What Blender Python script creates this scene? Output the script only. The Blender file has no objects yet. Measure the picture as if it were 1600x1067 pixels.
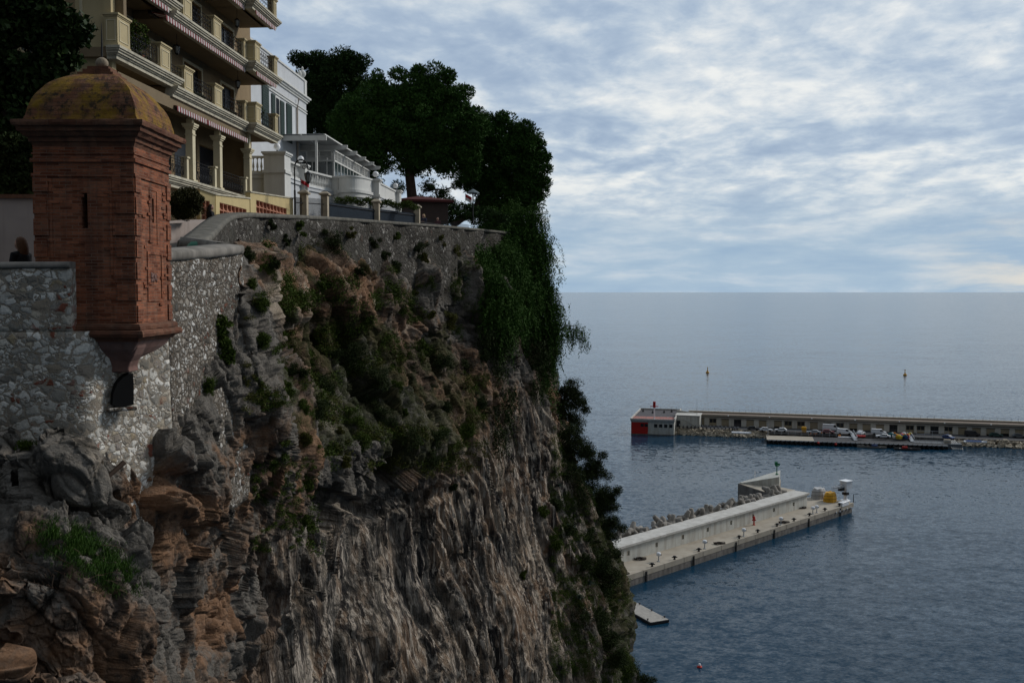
import bpy, bmesh, math, random
import numpy as np
from mathutils import Vector, Matrix
from mathutils.bvhtree import BVHTree
random.seed(7); RNG = np.random.default_rng(7)
SC = bpy.context.scene; COL = SC.collection
R = math.radians
# ------------------------------------------------------------------ camera
FPX = 1550.0; EYE = 50.0; TH = math.atan(77.5/FPX)
cam_d = bpy.data.cameras.new("camera"); cam = bpy.data.objects.new("camera", cam_d); COL.objects.link(cam)
cam.location = (0, 0, EYE); cam.rotation_euler = (math.pi/2-TH, 0, 0)
cam_d.sensor_width = 36; cam_d.lens = 36*FPX/1600; cam_d.clip_start = .2; cam_d.clip_end = 200000
SC.camera = cam
# ------------------------------------------------------------------ node helper
def N(nt, t, ins=None, **at):
    n = nt.nodes.new(t)
    for k, v in at.items(): setattr(n, k, v)
    for k, v in (ins or {}).items():
        s = n.inputs[k]
        if isinstance(v, bpy.types.NodeSocket): nt.links.new(v, s)
        elif isinstance(v, bpy.types.Node): nt.links.new(v.outputs[0], s)
        else:
            if hasattr(s.default_value, '__len__') and hasattr(v, '__len__') and len(s.default_value) == 4 and len(v) == 3: v = (*v, 1)
            s.default_value = v
    return n
def M_(nt, op, a, b=None, c=None, clamp=False):
    n = N(nt, 'ShaderNodeMath', {0: a}, operation=op, use_clamp=clamp)
    for i, v in ((1, b), (2, c)):
        if v is None: continue
        if isinstance(v, bpy.types.NodeSocket): nt.links.new(v, n.inputs[i])
        else: n.inputs[i].default_value = v
    return n.outputs[0]
def VM(nt, op, a, b): return N(nt, 'ShaderNodeVectorMath', {0: a, 1: b}, operation=op).outputs[0]
def MIX(nt, f, a, b, mode='MIX'):
    n = nt.nodes.new('ShaderNodeMix'); n.data_type = 'RGBA'; n.blend_type = mode; n.clamp_factor = True
    for i, v in ((0, f), (6, a), (7, b)):
        if isinstance(v, bpy.types.NodeSocket): nt.links.new(v, n.inputs[i])
        else: n.inputs[i].default_value = (*v, 1) if i > 0 and len(v) == 3 else v
    return n.outputs[2]
def MR(nt, v, a, b, c=0., d=1., smooth=False):
    n = N(nt, 'ShaderNodeMapRange', {0: v, 1: a, 2: b, 3: c, 4: d}, clamp=True)
    if smooth: n.interpolation_type = 'SMOOTHSTEP'
    return n.outputs[0]
def NZ(nt, vec, scale, detail=4, rough=.55, dist=0., out=0, norm=True):
    return N(nt, 'ShaderNodeTexNoise', {'Vector': vec, 'Scale': scale, 'Detail': detail, 'Roughness': rough, 'Distortion': dist}).outputs[out]
def MAP(nt, vec, loc=(0, 0, 0), rot=(0, 0, 0), sc=(1, 1, 1)):
    return N(nt, 'ShaderNodeMapping', {'Vector': vec, 'Location': loc, 'Rotation': rot, 'Scale': sc}).outputs[0]
def RAMP(nt, f, stops):
    n = N(nt, 'ShaderNodeValToRGB', {0: f}); e = n.color_ramp.elements
    while len(e) < len(stops): e.new(.5)
    for el, (p, c) in zip(e, stops): el.position = p; el.color = (*c, 1)
    return n.outputs[0]
# ------------------------------------------------------------------ world: overcast sky with a thin broken cloud layer
SUN_EL, SUN_AZ = 34, 62         # azimuth clockwise from the view direction (+Y)
W = bpy.data.worlds.new("World"); SC.world = W; W.use_nodes = True
nt = W.node_tree; nt.nodes.clear()
sky = N(nt, 'ShaderNodeTexSky', sky_type='NISHITA', sun_disc=False, sun_elevation=R(SUN_EL), sun_rotation=R(SUN_AZ), altitude=50, dust_density=1.5)
tc = N(nt, 'ShaderNodeTexCoord').outputs['Generated']
sp = N(nt, 'ShaderNodeSeparateXYZ', {0: tc}); dx, dy, dz = sp.outputs
zc = M_(nt, 'ADD', M_(nt, 'MAXIMUM', dz, 0.), .17)
px_ = M_(nt, 'DIVIDE', dx, zc); py_ = M_(nt, 'DIVIDE', dy, zc)
pl = N(nt, 'ShaderNodeCombineXYZ', {0: px_, 1: py_, 2: 0.}).outputs[0]
SKYF = dict(sun=(math.sin(R(SUN_AZ)), math.cos(R(SUN_AZ))))
plr = MAP(nt, pl, rot=(0, 0, R(24)), sc=(1, .8, 1))
n1 = NZ(nt, plr, .9, 5, .58, .5)             # big sheets
n2 = NZ(nt, MAP(nt, pl, rot=(0, 0, R(-14)), sc=(1.25, 1, 1)), 4.2, 6, .58, .3)  # ripples of altocumulus
n3 = NZ(nt, MAP(nt, pl, loc=(5, 2, 0), rot=(0, 0, R(35))), 11, 5, .6, .3)
cl = M_(nt, 'ADD', M_(nt, 'MULTIPLY', n1, .54), M_(nt, 'ADD', M_(nt, 'MULTIPLY', n2, .34), M_(nt, 'MULTIPLY', n3, .12)))
lum = MR(nt, cl, .365, .60, 0, 1, True)
cloudc = RAMP(nt, lum, [(0, (3.2, 4.2, 5.7)), (.35, (4.2, 5.2, 6.5)), (.62, (5.5, 6.35, 7.25)), (.84, (7.1, 7.6, 8.0)), (1, (8.9, 9.0, 8.8))])
col = MIX(nt, .93, sky.outputs[0], cloudc)
# low bank near the horizon: even, bluish, with faint cumulus tops
az = M_(nt, 'ARCTAN2', dx, dy)
bank = N(nt, 'ShaderNodeCombineXYZ', {0: M_(nt, 'MULTIPLY', az, 5.), 1: M_(nt, 'MULTIPLY', dz, 26.), 2: 3.1}).outputs[0]
bn = NZ(nt, bank, 1.6, 6, .6, .2)
bankc = RAMP(nt, bn, [(.3, (3.3, 4.6, 6.1)), (.5, (4.0, 5.25, 6.5)), (.6, (4.9, 5.9, 6.9)), (.74, (6.6, 7.1, 7.3))])
col = MIX(nt, MR(nt, M_(nt, 'ADD', dz, M_(nt, 'MULTIPLY', M_(nt, 'SUBTRACT', bn, .5), .06)), .03, .12, 1, 0, True), col, bankc)
# added dimming of the unseen sky behind the camera, keeps land surfaces dark
sd = N(nt, 'ShaderNodeVectorMath', {0: tc, 1: (math.sin(R(SUN_AZ-40))*.95, math.cos(R(SUN_AZ-40))*.95, .3)}, operation='DOT_PRODUCT').outputs['Value']
dim = MR(nt, sd, -.75, .6, .15, 1.0, True)
col = MIX(nt, 1., col, N(nt, 'ShaderNodeCombineXYZ', {0: dim, 1: dim, 2: dim}).outputs[0], 'MULTIPLY')
gl = MR(nt, M_(nt, 'MULTIPLY', MR(nt, az, .36, .52, 0, 1, True), M_(nt, 'MULTIPLY', MR(nt, dz, .10, .02, 0, 1, True), MR(nt, bn, .42, .6))), 0, 1, 0, .7)
col = MIX(nt, gl, col, (8.5, 7.6, 6.2))
bg = N(nt, 'ShaderNodeBackground', {0: col, 1: .1})
nt.links.new(bg.outputs[0], N(nt, 'ShaderNodeOutputWorld').inputs[0])
# ------------------------------------------------------------------ sun behind thin cloud
sl = bpy.data.lights.new("sun", 'SUN'); sl.energy = 1.9; sl.angle = R(11); sl.color = (1, .95, .88)
so = bpy.data.objects.new("sun", sl); COL.objects.link(so)
so.rotation_euler = Vector((math.sin(R(SUN_AZ))*math.cos(R(SUN_EL)), math.cos(R(SUN_AZ))*math.cos(R(SUN_EL)), math.sin(R(SUN_EL)))).to_track_quat('Z', 'Y').to_euler()
SC.view_settings.view_transform = 'Standard'; SC.view_settings.look = 'None'; SC.view_settings.exposure = 0; SC.view_settings.gamma = 1
SC.render.engine = 'CYCLES'; SC.cycles.max_bounces = 5; SC.cycles.diffuse_bounces = 2; SC.cycles.glossy_bounces = 3
SC.cycles.transparent_max_bounces = 4; SC.cycles.caustics_reflective = False; SC.cycles.use_denoising = True
# ------------------------------------------------------------------ photo measurements -> places
CT, ST = math.cos(TH), math.sin(TH)
def ray(px, py):
    a = (px-800)/FPX; b = (533.5-py)/FPX
    return Vector((a, CT+b*ST, -ST+b*CT))
def P(px, py, Y): d = ray(px, py); return Vector((0, 0, EYE))+d*(Y/d.y)
def G(px, py, z=0.): d = ray(px, py); return Vector((0, 0, EYE))+d*((z-EYE)/d.z)
# ------------------------------------------------------------------ object helpers
def link(o, parent=None):
    COL.objects.link(o)
    if parent is not None: o.parent = parent
    return o
def tag(o, label=None, cat=None, group=None, kind=None):
    if label: o['label'] = label
    if cat: o['category'] = cat
    if group: o['group'] = group
    if kind: o['kind'] = kind
    return o
def thing(name, label, cat, loc=(0, 0, 0), rz=0., group=None):
    o = bpy.data.objects.new(name, None); o.empty_display_size = .2; link(o)
    o.location = loc; o.rotation_euler = (0, 0, rz)
    return tag(o, label, cat, group)
def copy_tree(o, parent=None):
    c = o.copy(); COL.objects.link(c)
    if parent is not None: c.parent = parent
    for ch in list(o.children): copy_tree(ch, c)
    return c
def frame_mat(loc, rz): return Matrix.Translation(loc) @ Matrix.Rotation(rz, 4, 'Z')
def big_mesh(name, V, Q, mat, parent=None, smooth=False, uv=None, attrs=None):
    V = np.asarray(V, dtype=np.float32); Q = np.asarray(Q, dtype=np.int32); k = Q.shape[1]
    me = bpy.data.meshes.new(name); me.vertices.add(len(V)); me.vertices.foreach_set('co', V.ravel())
    me.loops.add(Q.size); me.loops.foreach_set('vertex_index', Q.ravel())
    me.polygons.add(len(Q)); me.polygons.foreach_set('loop_start', np.arange(0, Q.size, k, dtype=np.int32))
    me.polygons.foreach_set('loop_total', np.full(len(Q), k, dtype=np.int32))
    if smooth: me.polygons.foreach_set('use_smooth', np.ones(len(Q), dtype=bool))
    me.update(calc_edges=True)
    for an, arr in (attrs or {}).items():
        a = me.attributes.new(an, 'FLOAT', 'POINT'); a.data.foreach_set('value', np.asarray(arr, dtype=np.float32))
    me.materials.append(mat)
    return link(bpy.data.objects.new(name, me), parent)
class MB:
    def __init__(s): s.v = []; s.f = []; s.m = []; s.T = Matrix.Identity(4); s.mi = 0
    def add(s, vs, fs, mi=None):
        b = len(s.v); s.v += [tuple(s.T @ Vector(v)) for v in vs]
        s.f += [tuple(i+b for i in f) for f in fs]; s.m += [s.mi if mi is None else mi]*len(fs); return s
    def box(s, x0, x1, y0, y1, z0, z1, mi=None):
        return s.add([(x0,y0,z0),(x1,y0,z0),(x1,y1,z0),(x0,y1,z0),(x0,y0,z1),(x1,y0,z1),(x1,y1,z1),(x0,y1,z1)],
                     [(0,3,2,1),(4,5,6,7),(0,1,5,4),(1,2,6,5),(2,3,7,6),(3,0,4,7)], mi)
    def cbox(s, x0, x1, y0, y1, z0, z1, b=.02, mi=None):   # box with chamfered vertical and top edges
        o = [(x0+b,y0),(x1-b,y0),(x1,y0+b),(x1,y1-b),(x1-b,y1),(x0+b,y1),(x0,y1-b),(x0,y0+b)]
        cx, cy = (x0+x1)/2, (y0+y1)/2
        t = [(x+(b if x < cx else -b), y+(b if y < cy else -b)) for x, y in o]
        return s.rings([[(*p, z0) for p in o], [(*p, z1-b) for p in o], [(*p, z1) for p in t]], mi=mi)
    def rings(s, rs, cap0=True, cap1=True, closed=True, mi=None):
        n = len(rs[0]); vs = [p for r in rs for p in r]; fs = []
        for i in range(len(rs)-1):
            for j in range(n if closed else n-1):
                a, b = i*n+j, i*n+(j+1) % n; fs.append((a, b, b+n, a+n))
        if cap0: fs.append(tuple(range(n))[::-1])
        if cap1: fs.append(tuple(range((len(rs)-1)*n, len(rs)*n)))
        return s.add(vs, fs, mi)
    def lathe(s, c, prof, n=12, mi=None, a0=0.):
        c = Vector(c)
        return s.rings([[(c.x+r*math.cos(a0+2*math.pi*k/n), c.y+r*math.sin(a0+2*math.pi*k/n), c.z+z) for k in range(n)] for r, z in prof], mi=mi)
    def tube(s, pts, r, n=6, mi=None, cap=True):
        pts = [Vector(p) for p in pts]; rs = []
        for i, p in enumerate(pts):
            d = (pts[min(i+1, len(pts)-1)]-pts[max(i-1, 0)]).normalized()
            u = d.cross(Vector((0, 0, 1)))
            if u.length < .05: u = d.cross(Vector((1, 0, 0)))
            u.normalize(); w = u.cross(d); rr = r[i] if isinstance(r, (list, tuple)) else r
            rs.append([tuple(p+(u*math.cos(2*math.pi*k/n)+w*math.sin(2*math.pi*k/n))*rr) for k in range(n)])
        return s.rings(rs, cap, cap, mi=mi)
    def ball(s, c, r, n=10, m=6, sc=(1, 1, 1), mi=None):
        c = Vector(c); rs = []
        for i in range(m+1):
            t = math.pi*(i/m if 0 < i < m else (.001 if i == 0 else .999))
            rs.append([(c.x+r*sc[0]*math.sin(t)*math.cos(2*math.pi*k/n), c.y+r*sc[1]*math.sin(t)*math.sin(2*math.pi*k/n), c.z-r*sc[2]*math.cos(t)) for k in range(n)])
        return s.rings(rs, mi=mi)
    def prism(s, poly, y0, y1, mi=None):     # polygon in xz, extruded along y
        return s.rings([[(x, y0, z) for x, z in poly], [(x, y1, z) for x, z in poly]], mi=mi)
    def prismz(s, poly, z0, z1, mi=None):
        return s.rings([[(x, y, z0) for x, y in poly], [(x, y, z1) for x, y in poly]], mi=mi)
    def frustum(s, x0, x1, y0, y1, z0, X0, X1, Y0, Y1, z1, mi=None):
        return s.rings([[(x0,y0,z0),(x1,y0,z0),(x1,y1,z0),(x0,y1,z0)], [(X0,Y0,z1),(X1,Y0,z1),(X1,Y1,z1),(X0,Y1,z1)]], mi=mi)
    def build(s, name, mats, parent=None, smooth=False, bevel=0., uv=True):
        if not isinstance(mats, (list, tuple)): mats = [mats]
        me = bpy.data.meshes.new(name); me.from_pydata(s.v, [], s.f)
        for m in mats: me.materials.append(m)
        if len(mats) > 1: me.polygons.foreach_set('material_index', s.m)
        bm = bmesh.new(); bm.from_mesh(me); bmesh.ops.recalc_face_normals(bm, faces=bm.faces)
        if smooth:
            for f in bm.faces: f.smooth = True
        if uv:
            ul = bm.loops.layers.uv.new('UVMap')
            for f in bm.faces:
                nx, ny, nz = map(abs, f.normal)
                for l in f.loops:
                    x, y, z = l.vert.co
                    l[ul].uv = (x, y) if nz > .8 else ((y, z) if nx > ny else (x, z))
        bm.to_mesh(me); bm.free()
        if smooth: 
            try: me.set_sharp_from_angle(angle=R(40))
            except Exception: pass
        o = link(bpy.data.objects.new(name, me), parent)
        if bevel:
            b = o.modifiers.new('bevel', 'BEVEL'); b.width = bevel; b.segments = 2; b.limit_method = 'ANGLE'
        return o
# ------------------------------------------------------------------ numpy noise
def _h(ix, iy, iz, seed):
    h = (ix.astype(np.uint32)*np.uint32(374761393) + iy.astype(np.uint32)*np.uint32(668265263) + iz.astype(np.uint32)*np.uint32(2147483647) + np.uint32(seed*144665+17))
    h = (h ^ (h >> np.uint32(13)))*np.uint32(1274126177); h = h ^ (h >> np.uint32(16)); h = h*np.uint32(2246822519); h ^= h >> np.uint32(15)
    return h.astype(np.float64)/4294967295.0
def vn(Pn, seed=0):
    i = np.floor(Pn).astype(np.int64); f = Pn-i; f = f*f*f*(f*(f*6-15)+10); r = 0
    for a in (0, 1):
        wx = f[:, 0] if a else 1-f[:, 0]
        for b in (0, 1):
            wy = f[:, 1] if b else 1-f[:, 1]
            for c in (0, 1):
                wz = f[:, 2] if c else 1-f[:, 2]
                r = r+wx*wy*wz*_h(i[:, 0]+a, i[:, 1]+b, i[:, 2]+c, seed)
    return r*2-1
def fbm(Pn, o=4, seed=0, ridged=False, g=.5):
    r = 0; a = 1.; t = 0.; Q = Pn
    for k in range(o):
        n = vn(Q, seed+k*13)
        if ridged: n = 1-2*np.abs(n)
        r = r+n*a; t += a; a *= g; Q = Q*2.03+11.7
    return r/t
def worley(Pn, seed=0, tilt=1.):
    """F1, F2, cell id, and the height of a tilted facet in the cell"""
    i = np.floor(Pn).astype(np.int64); n = len(Pn); f1 = np.full(n, 9.); f2 = np.full(n, 9.); idh = np.zeros(n); O = np.zeros((n, 3))
    for a in (-1, 0, 1):
        for b in (-1, 0, 1):
            for c in (-1, 0, 1):
                x, y, z = i[:, 0]+a, i[:, 1]+b, i[:, 2]+c
                q = np.stack([x+_h(x, y, z, seed), y+_h(x, y, z, seed+1), z+_h(x, y, z, seed+2)], 1)-Pn
                d = np.sqrt((q*q).sum(1))
                m = d < f1; f2 = np.where(m, f1, np.minimum(f2, d)); f1 = np.where(m, d, f1)
                idh = np.where(m, _h(x, y, z, seed+3), idh); O[m] = q[m]
    g = np.stack([(idh*57.31) % 1, (idh*91.7) % 1, (idh*131.9) % 1], 1)*2-1
    return f1, f2, idh, (O*g).sum(1)*tilt
# ------------------------------------------------------------------ materials
MT = {}
def newmat(name):
    m = bpy.data.materials.new(name); m.use_nodes = True; nt = m.node_tree
    b = nt.nodes['Principled BSDF']; MT[name] = m; return m, nt, b
def seth(nt, b, h, strength=.5, dist=.02):
    n = N(nt, 'ShaderNodeBump', {'Height': h, 'Strength': strength, 'Distance': dist}); nt.links.new(n.outputs[0], b.inputs['Normal'])
def inp(nt, b, **k):
    for a, v in k.items():
        s = b.inputs[a.replace('_', ' ')]
        if isinstance(v, bpy.types.NodeSocket): nt.links.new(v, s)
        else: s.default_value = (*v, 1) if hasattr(v, '__len__') and len(v) == 3 else v
def plain(name, c, rough=.7, metal=0., var=.12, sc=3., bump=.0, stain=None, spec=.3):
    m, nt, b = newmat(name); oc = N(nt, 'ShaderNodeTexCoord').outputs['Object']
    n = NZ(nt, oc, sc, 6, .6); k = MR(nt, n, .25, .75, 1-var, 1+var)
    colr = MIX(nt, 1., c, N(nt, 'ShaderNodeCombineXYZ', {0: k, 1: k, 2: k}).outputs[0], 'MULTIPLY')
    if stain:   # rain streaks: noise stretched along z
        s = NZ(nt, MAP(nt, oc, sc=(1, 1, .12)), stain[2], 5, .6)
        colr = MIX(nt, MR(nt, s, stain[3] if len(stain) > 3 else .5, .75, 0, stain[1]), colr, stain[0])
    inp(nt, b, Base_Color=colr, Roughness=rough, Metallic=metal, Specular_IOR_Level=spec)
    if bump: seth(nt, b, n, bump, .02)
    return m
def leafmat(name, c1, c2, rough=.85, sc=.35):
    m, nt, b = newmat(name)
    rnd = N(nt, 'ShaderNodeNewGeometry').outputs['Random Per Island']; oc = N(nt, 'ShaderNodeTexCoord').outputs['Object']
    k = M_(nt, 'ADD', M_(nt, 'MULTIPLY', rnd, .5), M_(nt, 'MULTIPLY', NZ(nt, oc, sc, 3), .55))
    inp(nt, b, Base_Color=MIX(nt, k, c1, c2), Roughness=rough, Specular_IOR_Level=.12)
    return m
def brickmat(name, c1, c2, mortar, bw=.22, bh=.056, lichen=0.):
    m, nt, b = newmat(name); uv = N(nt, 'ShaderNodeUVMap', uv_map='UVMap').outputs[0]; oc = N(nt, 'ShaderNodeTexCoord').outputs['Object']
    wob = N(nt, 'ShaderNodeTexNoise', {'Vector': oc, 'Scale': 9., 'Detail': 2.}).outputs[1]
    uv2 = VM(nt, 'ADD', uv, VM(nt, 'MULTIPLY', VM(nt, 'SUBTRACT', wob, (.5, .5, .5)), (.014, .014, 0)))
    br = N(nt, 'ShaderNodeTexBrick', {'Vector': uv2, 'Color1': (0, 0, 0), 'Color2': (1, 1, 1), 'Mortar': (.5, .5, .5), 'Scale': 1., 'Mortar Size': .0055, 'Mortar Smooth': .3, 'Bias': 0., 'Brick Width': bw, 'Row Height': bh})
    t = N(nt, 'ShaderNodeSeparateColor', {0: br.outputs[0]}).outputs[0]
    n = NZ(nt, oc, 22., 6, .65); n2 = NZ(nt, oc, 2.2, 5, .6)
    colr = MIX(nt, t, c1, c2)
    colr = MIX(nt, MR(nt, n, .5, .75, 0, .55), colr, tuple(x*.45 for x in c1))
    colr = MIX(nt, MR(nt, n2, .55, .8, 0, .6), colr, (.035, .024, .02))
    gr = MR(nt, NZ(nt, MAP(nt, oc, loc=(3, 3, 3)), 3.5, 5, .6), .5, .72, 0, .45); colr = MIX(nt, gr, colr, (.2, .13, .09))
    run = NZ(nt, MAP(nt, oc, loc=(1, 5, 0), sc=(1, 1, .1)), 3.2, 5, .62); colr = MIX(nt, MR(nt, run, .5, .68, 0, .6), colr, (.05, .03, .024))
    fac = M_(nt, 'MULTIPLY', br.outputs[1], MR(nt, NZ(nt, oc, 5., 3), .35, .6, .35, 1))
    colr = MIX(nt, fac, colr, mortar)
    if lichen:
        l = M_(nt, 'MULTIPLY', MR(nt, NZ(nt, oc, 2.4, 7, .68), .43, .60, 0, 1), lichen)
        colr = MIX(nt, l, colr, MIX(nt, NZ(nt, oc, 9., 4), (.15, .085, .010), (.30, .18, .028)))
        l2 = MR(nt, NZ(nt, MAP(nt, oc, loc=(7, 1, 2)), 5., 8, .72), .53, .62, 0, .85); colr = MIX(nt, l2, colr, (.022, .02, .016))
    h = M_(nt, 'ADD', M_(nt, 'MULTIPLY', br.outputs[1], -.6), M_(nt, 'ADD', M_(nt, 'MULTIPLY', n, .5), M_(nt, 'MULTIPLY', t, .35)))
    inp(nt, b, Base_Color=colr, Roughness=.9, Specular_IOR_Level=.15); seth(nt, b, h, .8, .022)
    return m
def stonemat(name, scale, cols, mortar, edge=.09, strength=.9, dist=.03, sq=1.3, brick=.0, grey=.5, gt=.5):
    m, nt, b = newmat(name); oc = N(nt, 'ShaderNodeTexCoord').outputs['Object']
    wob = N(nt, 'ShaderNodeTexNoise', {'Vector': oc, 'Scale': scale*1.1, 'Detail': 3., 'Roughness': .6}).outputs[1]
    v = VM(nt, 'ADD', MAP(nt, oc, sc=(1, 1, sq)), VM(nt, 'MULTIPLY', VM(nt, 'SUBTRACT', wob, (.5, .5, .5)), (.95/scale,)*3))
    def lay(sc_):
        vo = N(nt, 'ShaderNodeTexVoronoi', {'Vector': v, 'Scale': sc_, 'Randomness': 1.}, feature='F1')
        return vo.outputs['Color'], N(nt, 'ShaderNodeTexVoronoi', {'Vector': v, 'Scale': sc_, 'Randomness': 1.}, feature='DISTANCE_TO_EDGE').outputs[0]
    (ca_, ea_), (cb_, eb_), (cc2, ec_) = lay(scale*.62), lay(scale*1.0), lay(scale*1.8)
    m1 = MR(nt, NZ(nt, oc, scale*.4, 3, .5), .50, .503); m2 = MR(nt, NZ(nt, MAP(nt, oc, loc=(4, 4, 4)), scale*.5, 3, .5), .60, .603)
    ed = N(nt, 'ShaderNodeMix', {0: m2, 2: N(nt, 'ShaderNodeMix', {0: m1, 2: ea_, 3: eb_}).outputs[0], 3: ec_}).outputs[0]
    rc = N(nt, 'ShaderNodeSeparateColor', {0: MIX(nt, m2, MIX(nt, m1, ca_, cb_), cc2)}).outputs
    n = NZ(nt, oc, scale*4, 6, .65); big = NZ(nt, oc, .55, 4, .6)
    colr = RAMP(nt, rc[0], cols)
    colr = MIX(nt, MR(nt, n, .45, .75, 0, .5), colr, tuple(x*.5 for x in cols[0][1]))
    if brick: colr = MIX(nt, M_(nt, 'MULTIPLY', MR(nt, rc[1], 1-brick-.02, 1-brick, 0, 1), MR(nt, big, .5, .55)), colr, (.2, .07, .045))
    e2 = M_(nt, 'ADD', ed, M_(nt, 'MULTIPLY', M_(nt, 'SUBTRACT', n, .5), .26))
    mk = MR(nt, e2, edge*.5, edge, 1, 0)
    colr = MIX(nt, mk, colr, MIX(nt, n, tuple(x*.6 for x in mortar), mortar))
    colr = MIX(nt, MR(nt, big, gt, gt+.16, 0, grey), colr, (.06, .055, .045))
    h = M_(nt, 'ADD', M_(nt, 'MULTIPLY', MR(nt, e2, 0, .28, 0, 1, True), 1.), M_(nt, 'ADD', M_(nt, 'MULTIPLY', n, .35), M_(nt, 'MULTIPLY', rc[2], .5)))
    inp(nt, b, Base_Color=colr, Roughness=.9, Specular_IOR_Level=.15); seth(nt, b, h, strength, dist)
    return m
# ================================================================== SEA
m, nt, b = newmat('sea_water'); oc = N(nt, 'ShaderNodeTexCoord').outputs['Object']
def WN(rot, sc, scale, det, rough): return N(nt, 'ShaderNodeTexNoise', {'Vector': MAP(nt, oc, rot=(0, 0, R(rot)), sc=sc), 'Scale': scale, 'Detail': det, 'Roughness': rough, 'Distortion': .3}).outputs[1]
patch = NZ(nt, MAP(nt, oc, rot=(0, 0, R(8)), sc=(.35, 1, 1)), .009, 5, .62, .6)
def cen(v, k): return N(nt, 'ShaderNodeVectorMath', {0: VM(nt, 'SUBTRACT', v, (.5, .5, .5)), 'Scale': k}, operation='SCALE').outputs[0]
slope = VM(nt, 'ADD', VM(nt, 'ADD', cen(WN(12, (.9, 1.3, 1), .55, 3, .6), .38), cen(WN(-20, (.9, 1.5, 1), 2.1, 3, .6), .38)), cen(WN(5, (.6, 1.5, 1), .05, 3, .55), .10))
slope = N(nt, 'ShaderNodeVectorMath', {0: slope, 'Scale': MR(nt, patch, .35, .65, .75, 1.15)}, operation='SCALE').outputs[0]
nrmv = N(nt, 'ShaderNodeVectorMath', {0: VM(nt, 'ADD', VM(nt, 'MULTIPLY', slope, (1, 1, 0)), (0, 0, 1))}, operation='NORMALIZE').outputs[0]
nt.links.new(nrmv, b.inputs['Normal'])
inp(nt, b, Base_Color=MIX(nt, patch, (.006, .028, .054), (.009, .038, .070)), Roughness=.12, IOR=1.16, Specular_IOR_Level=.5)
xs = [-60000, -3000, -600, 0, 300, 800, 3000, 60000]; ys = [-2000, 0, 150, 400, 1000, 4000, 20000, 90000]
V = [(x, y, 0) for y in ys for x in xs]; Q = [(j*8+i, j*8+i+1, (j+1)*8+i+1, (j+1)*8+i) for j in range(7) for i in range(7)]
tag(big_mesh('sea', V, Q, m), kind='structure')
# ================================================================== CLIFF
NET = [  # columns of (px, py, distance) read off the photograph, top to foot
 [(-820,640,17.9),(-820,700,17.2),(-820,760,16.8),(-820,820,16.3),(-820,880,15.4),(-820,950,15.0),(-820,1040,14.7),(-820,1160,14.4),(-820,1500,13.5)],
 [(-60,640,17.9),(-60,700,17.2),(-60,760,16.8),(-60,820,16.3),(-60,870,15.3),(-60,950,14.9),(-60,1040,14.7),(-60,1160,14.4),(-60,1500,13.5)],
 [(40,640,18.0),(40,700,17.3),(45,760,16.8),(50,820,16.4),(50,865,15.4),(50,950,15.0),(50,1040,14.9),(50,1160,14.6),(50,1500,13.8)],
 [(120,640,18.3),(120,700,17.5),(125,760,17.0),(140,820,16.9),(150,870,15.9),(150,940,15.4),(150,1040,15.4),(150,1160,15.2),(150,1500,14.5)],
 [(215,640,19.0),(215,700,18.6),(230,760,18.4),(235,820,18.3),(232,870,17.5),(228,950,17.0),(235,1040,17.4),(240,1160,17.2),(240,1500,17)],
 [(290,560,20.9),(292,620,20.5),(300,680,20.1),(305,750,20.2),(305,820,20.6),(300,900,21),(300,990,21.4),(305,1120,21.6),(310,1500,21)],
 [(360,470,23.7),(372,520,23.5),(385,570,23.2),(400,640,23.4),(410,710,24),(400,790,25.5),(380,890,26.5),(370,1010,27),(370,1500,27)],
 [(377,400,24.9),(384,470,24.9),(402,560,24.9),(440,640,25.4),(466,710,26.4),(436,790,27.6),(408,890,28.4),(395,1010,29),(385,1500,28)],
 [(392,375,38),(405,450,38),(430,545,37.5),(470,630,37),(500,705,37),(480,790,36),(455,890,35),(440,1010,34.5),(430,1500,33)],
 [(440,352,48.5),(450,440,47.5),(475,535,46.5),(505,620,45),(540,700,44),(525,790,44),(500,890,42),(485,1010,41),(475,1500,40)],
 [(520,350,57),(525,440,55.5),(535,530,54),(550,615,52.5),(590,700,50),(580,790,54),(560,890,52),(545,1010,50),(530,1500,47)],
 [(610,352,66.5),(612,440,64),(616,530,62),(620,612,60),(640,700,56.5),(640,790,62),(630,890,61),(625,1010,58),(615,1500,53)],
 [(700,358,77),(705,440,75),(712,525,73),(716,610,71),(722,700,69.5),(728,790,70),(735,890,69),(740,1010,66),(740,1500,60)],
 [(775,366,85),(785,440,83),(792,525,81),(797,612,80),(802,700,79),(806,790,78),(815,890,77),(828,1010,75),(840,1500,70)],
 [(822,376,92),(845,440,91),(856,525,90),(864,612,89),(876,700,88.5),(884,790,88),(892,890,86),(905,1010,84),(930,1500,80)],
 [(826,378,99),(850,440,98),(862,525,97),(872,620,95),(896,715,94),(925,800,93),(948,890,92),(975,1000,90),(1010,1500,84)],
 [(826,380,107),(850,442,107),(864,528,107),(876,625,106),(902,722,106),(936,800,105),(968,868,104),(990,980,103),(1050,1180,99)],
 [(790,385,122),(800,445,123),(806,530,124),(812,628,125),(820,725,126),(850,805,127),(880,875,128),(905,985,129),(950,1120,130)],
]
CP = np.array([[tuple(P(*p)) for p in c] for c in NET])      # ncol x nrow x 3
CP[14:17, 3:, 0] -= .8; CP[14:17, :3, 0] -= 1.3; CP[9:14, 0] += (-1.5, .4, 0); CP[9:14, 1] += (.5, -.1, 0)
foot = CP[:, -1].copy(); foot[:, 2] = np.minimum(foot[:, 2]-6, -4.); foot[:, 0] += np.linspace(.5, 6, len(NET))
CP = np.concatenate([CP, foot[:, None, :]], 1)
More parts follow.
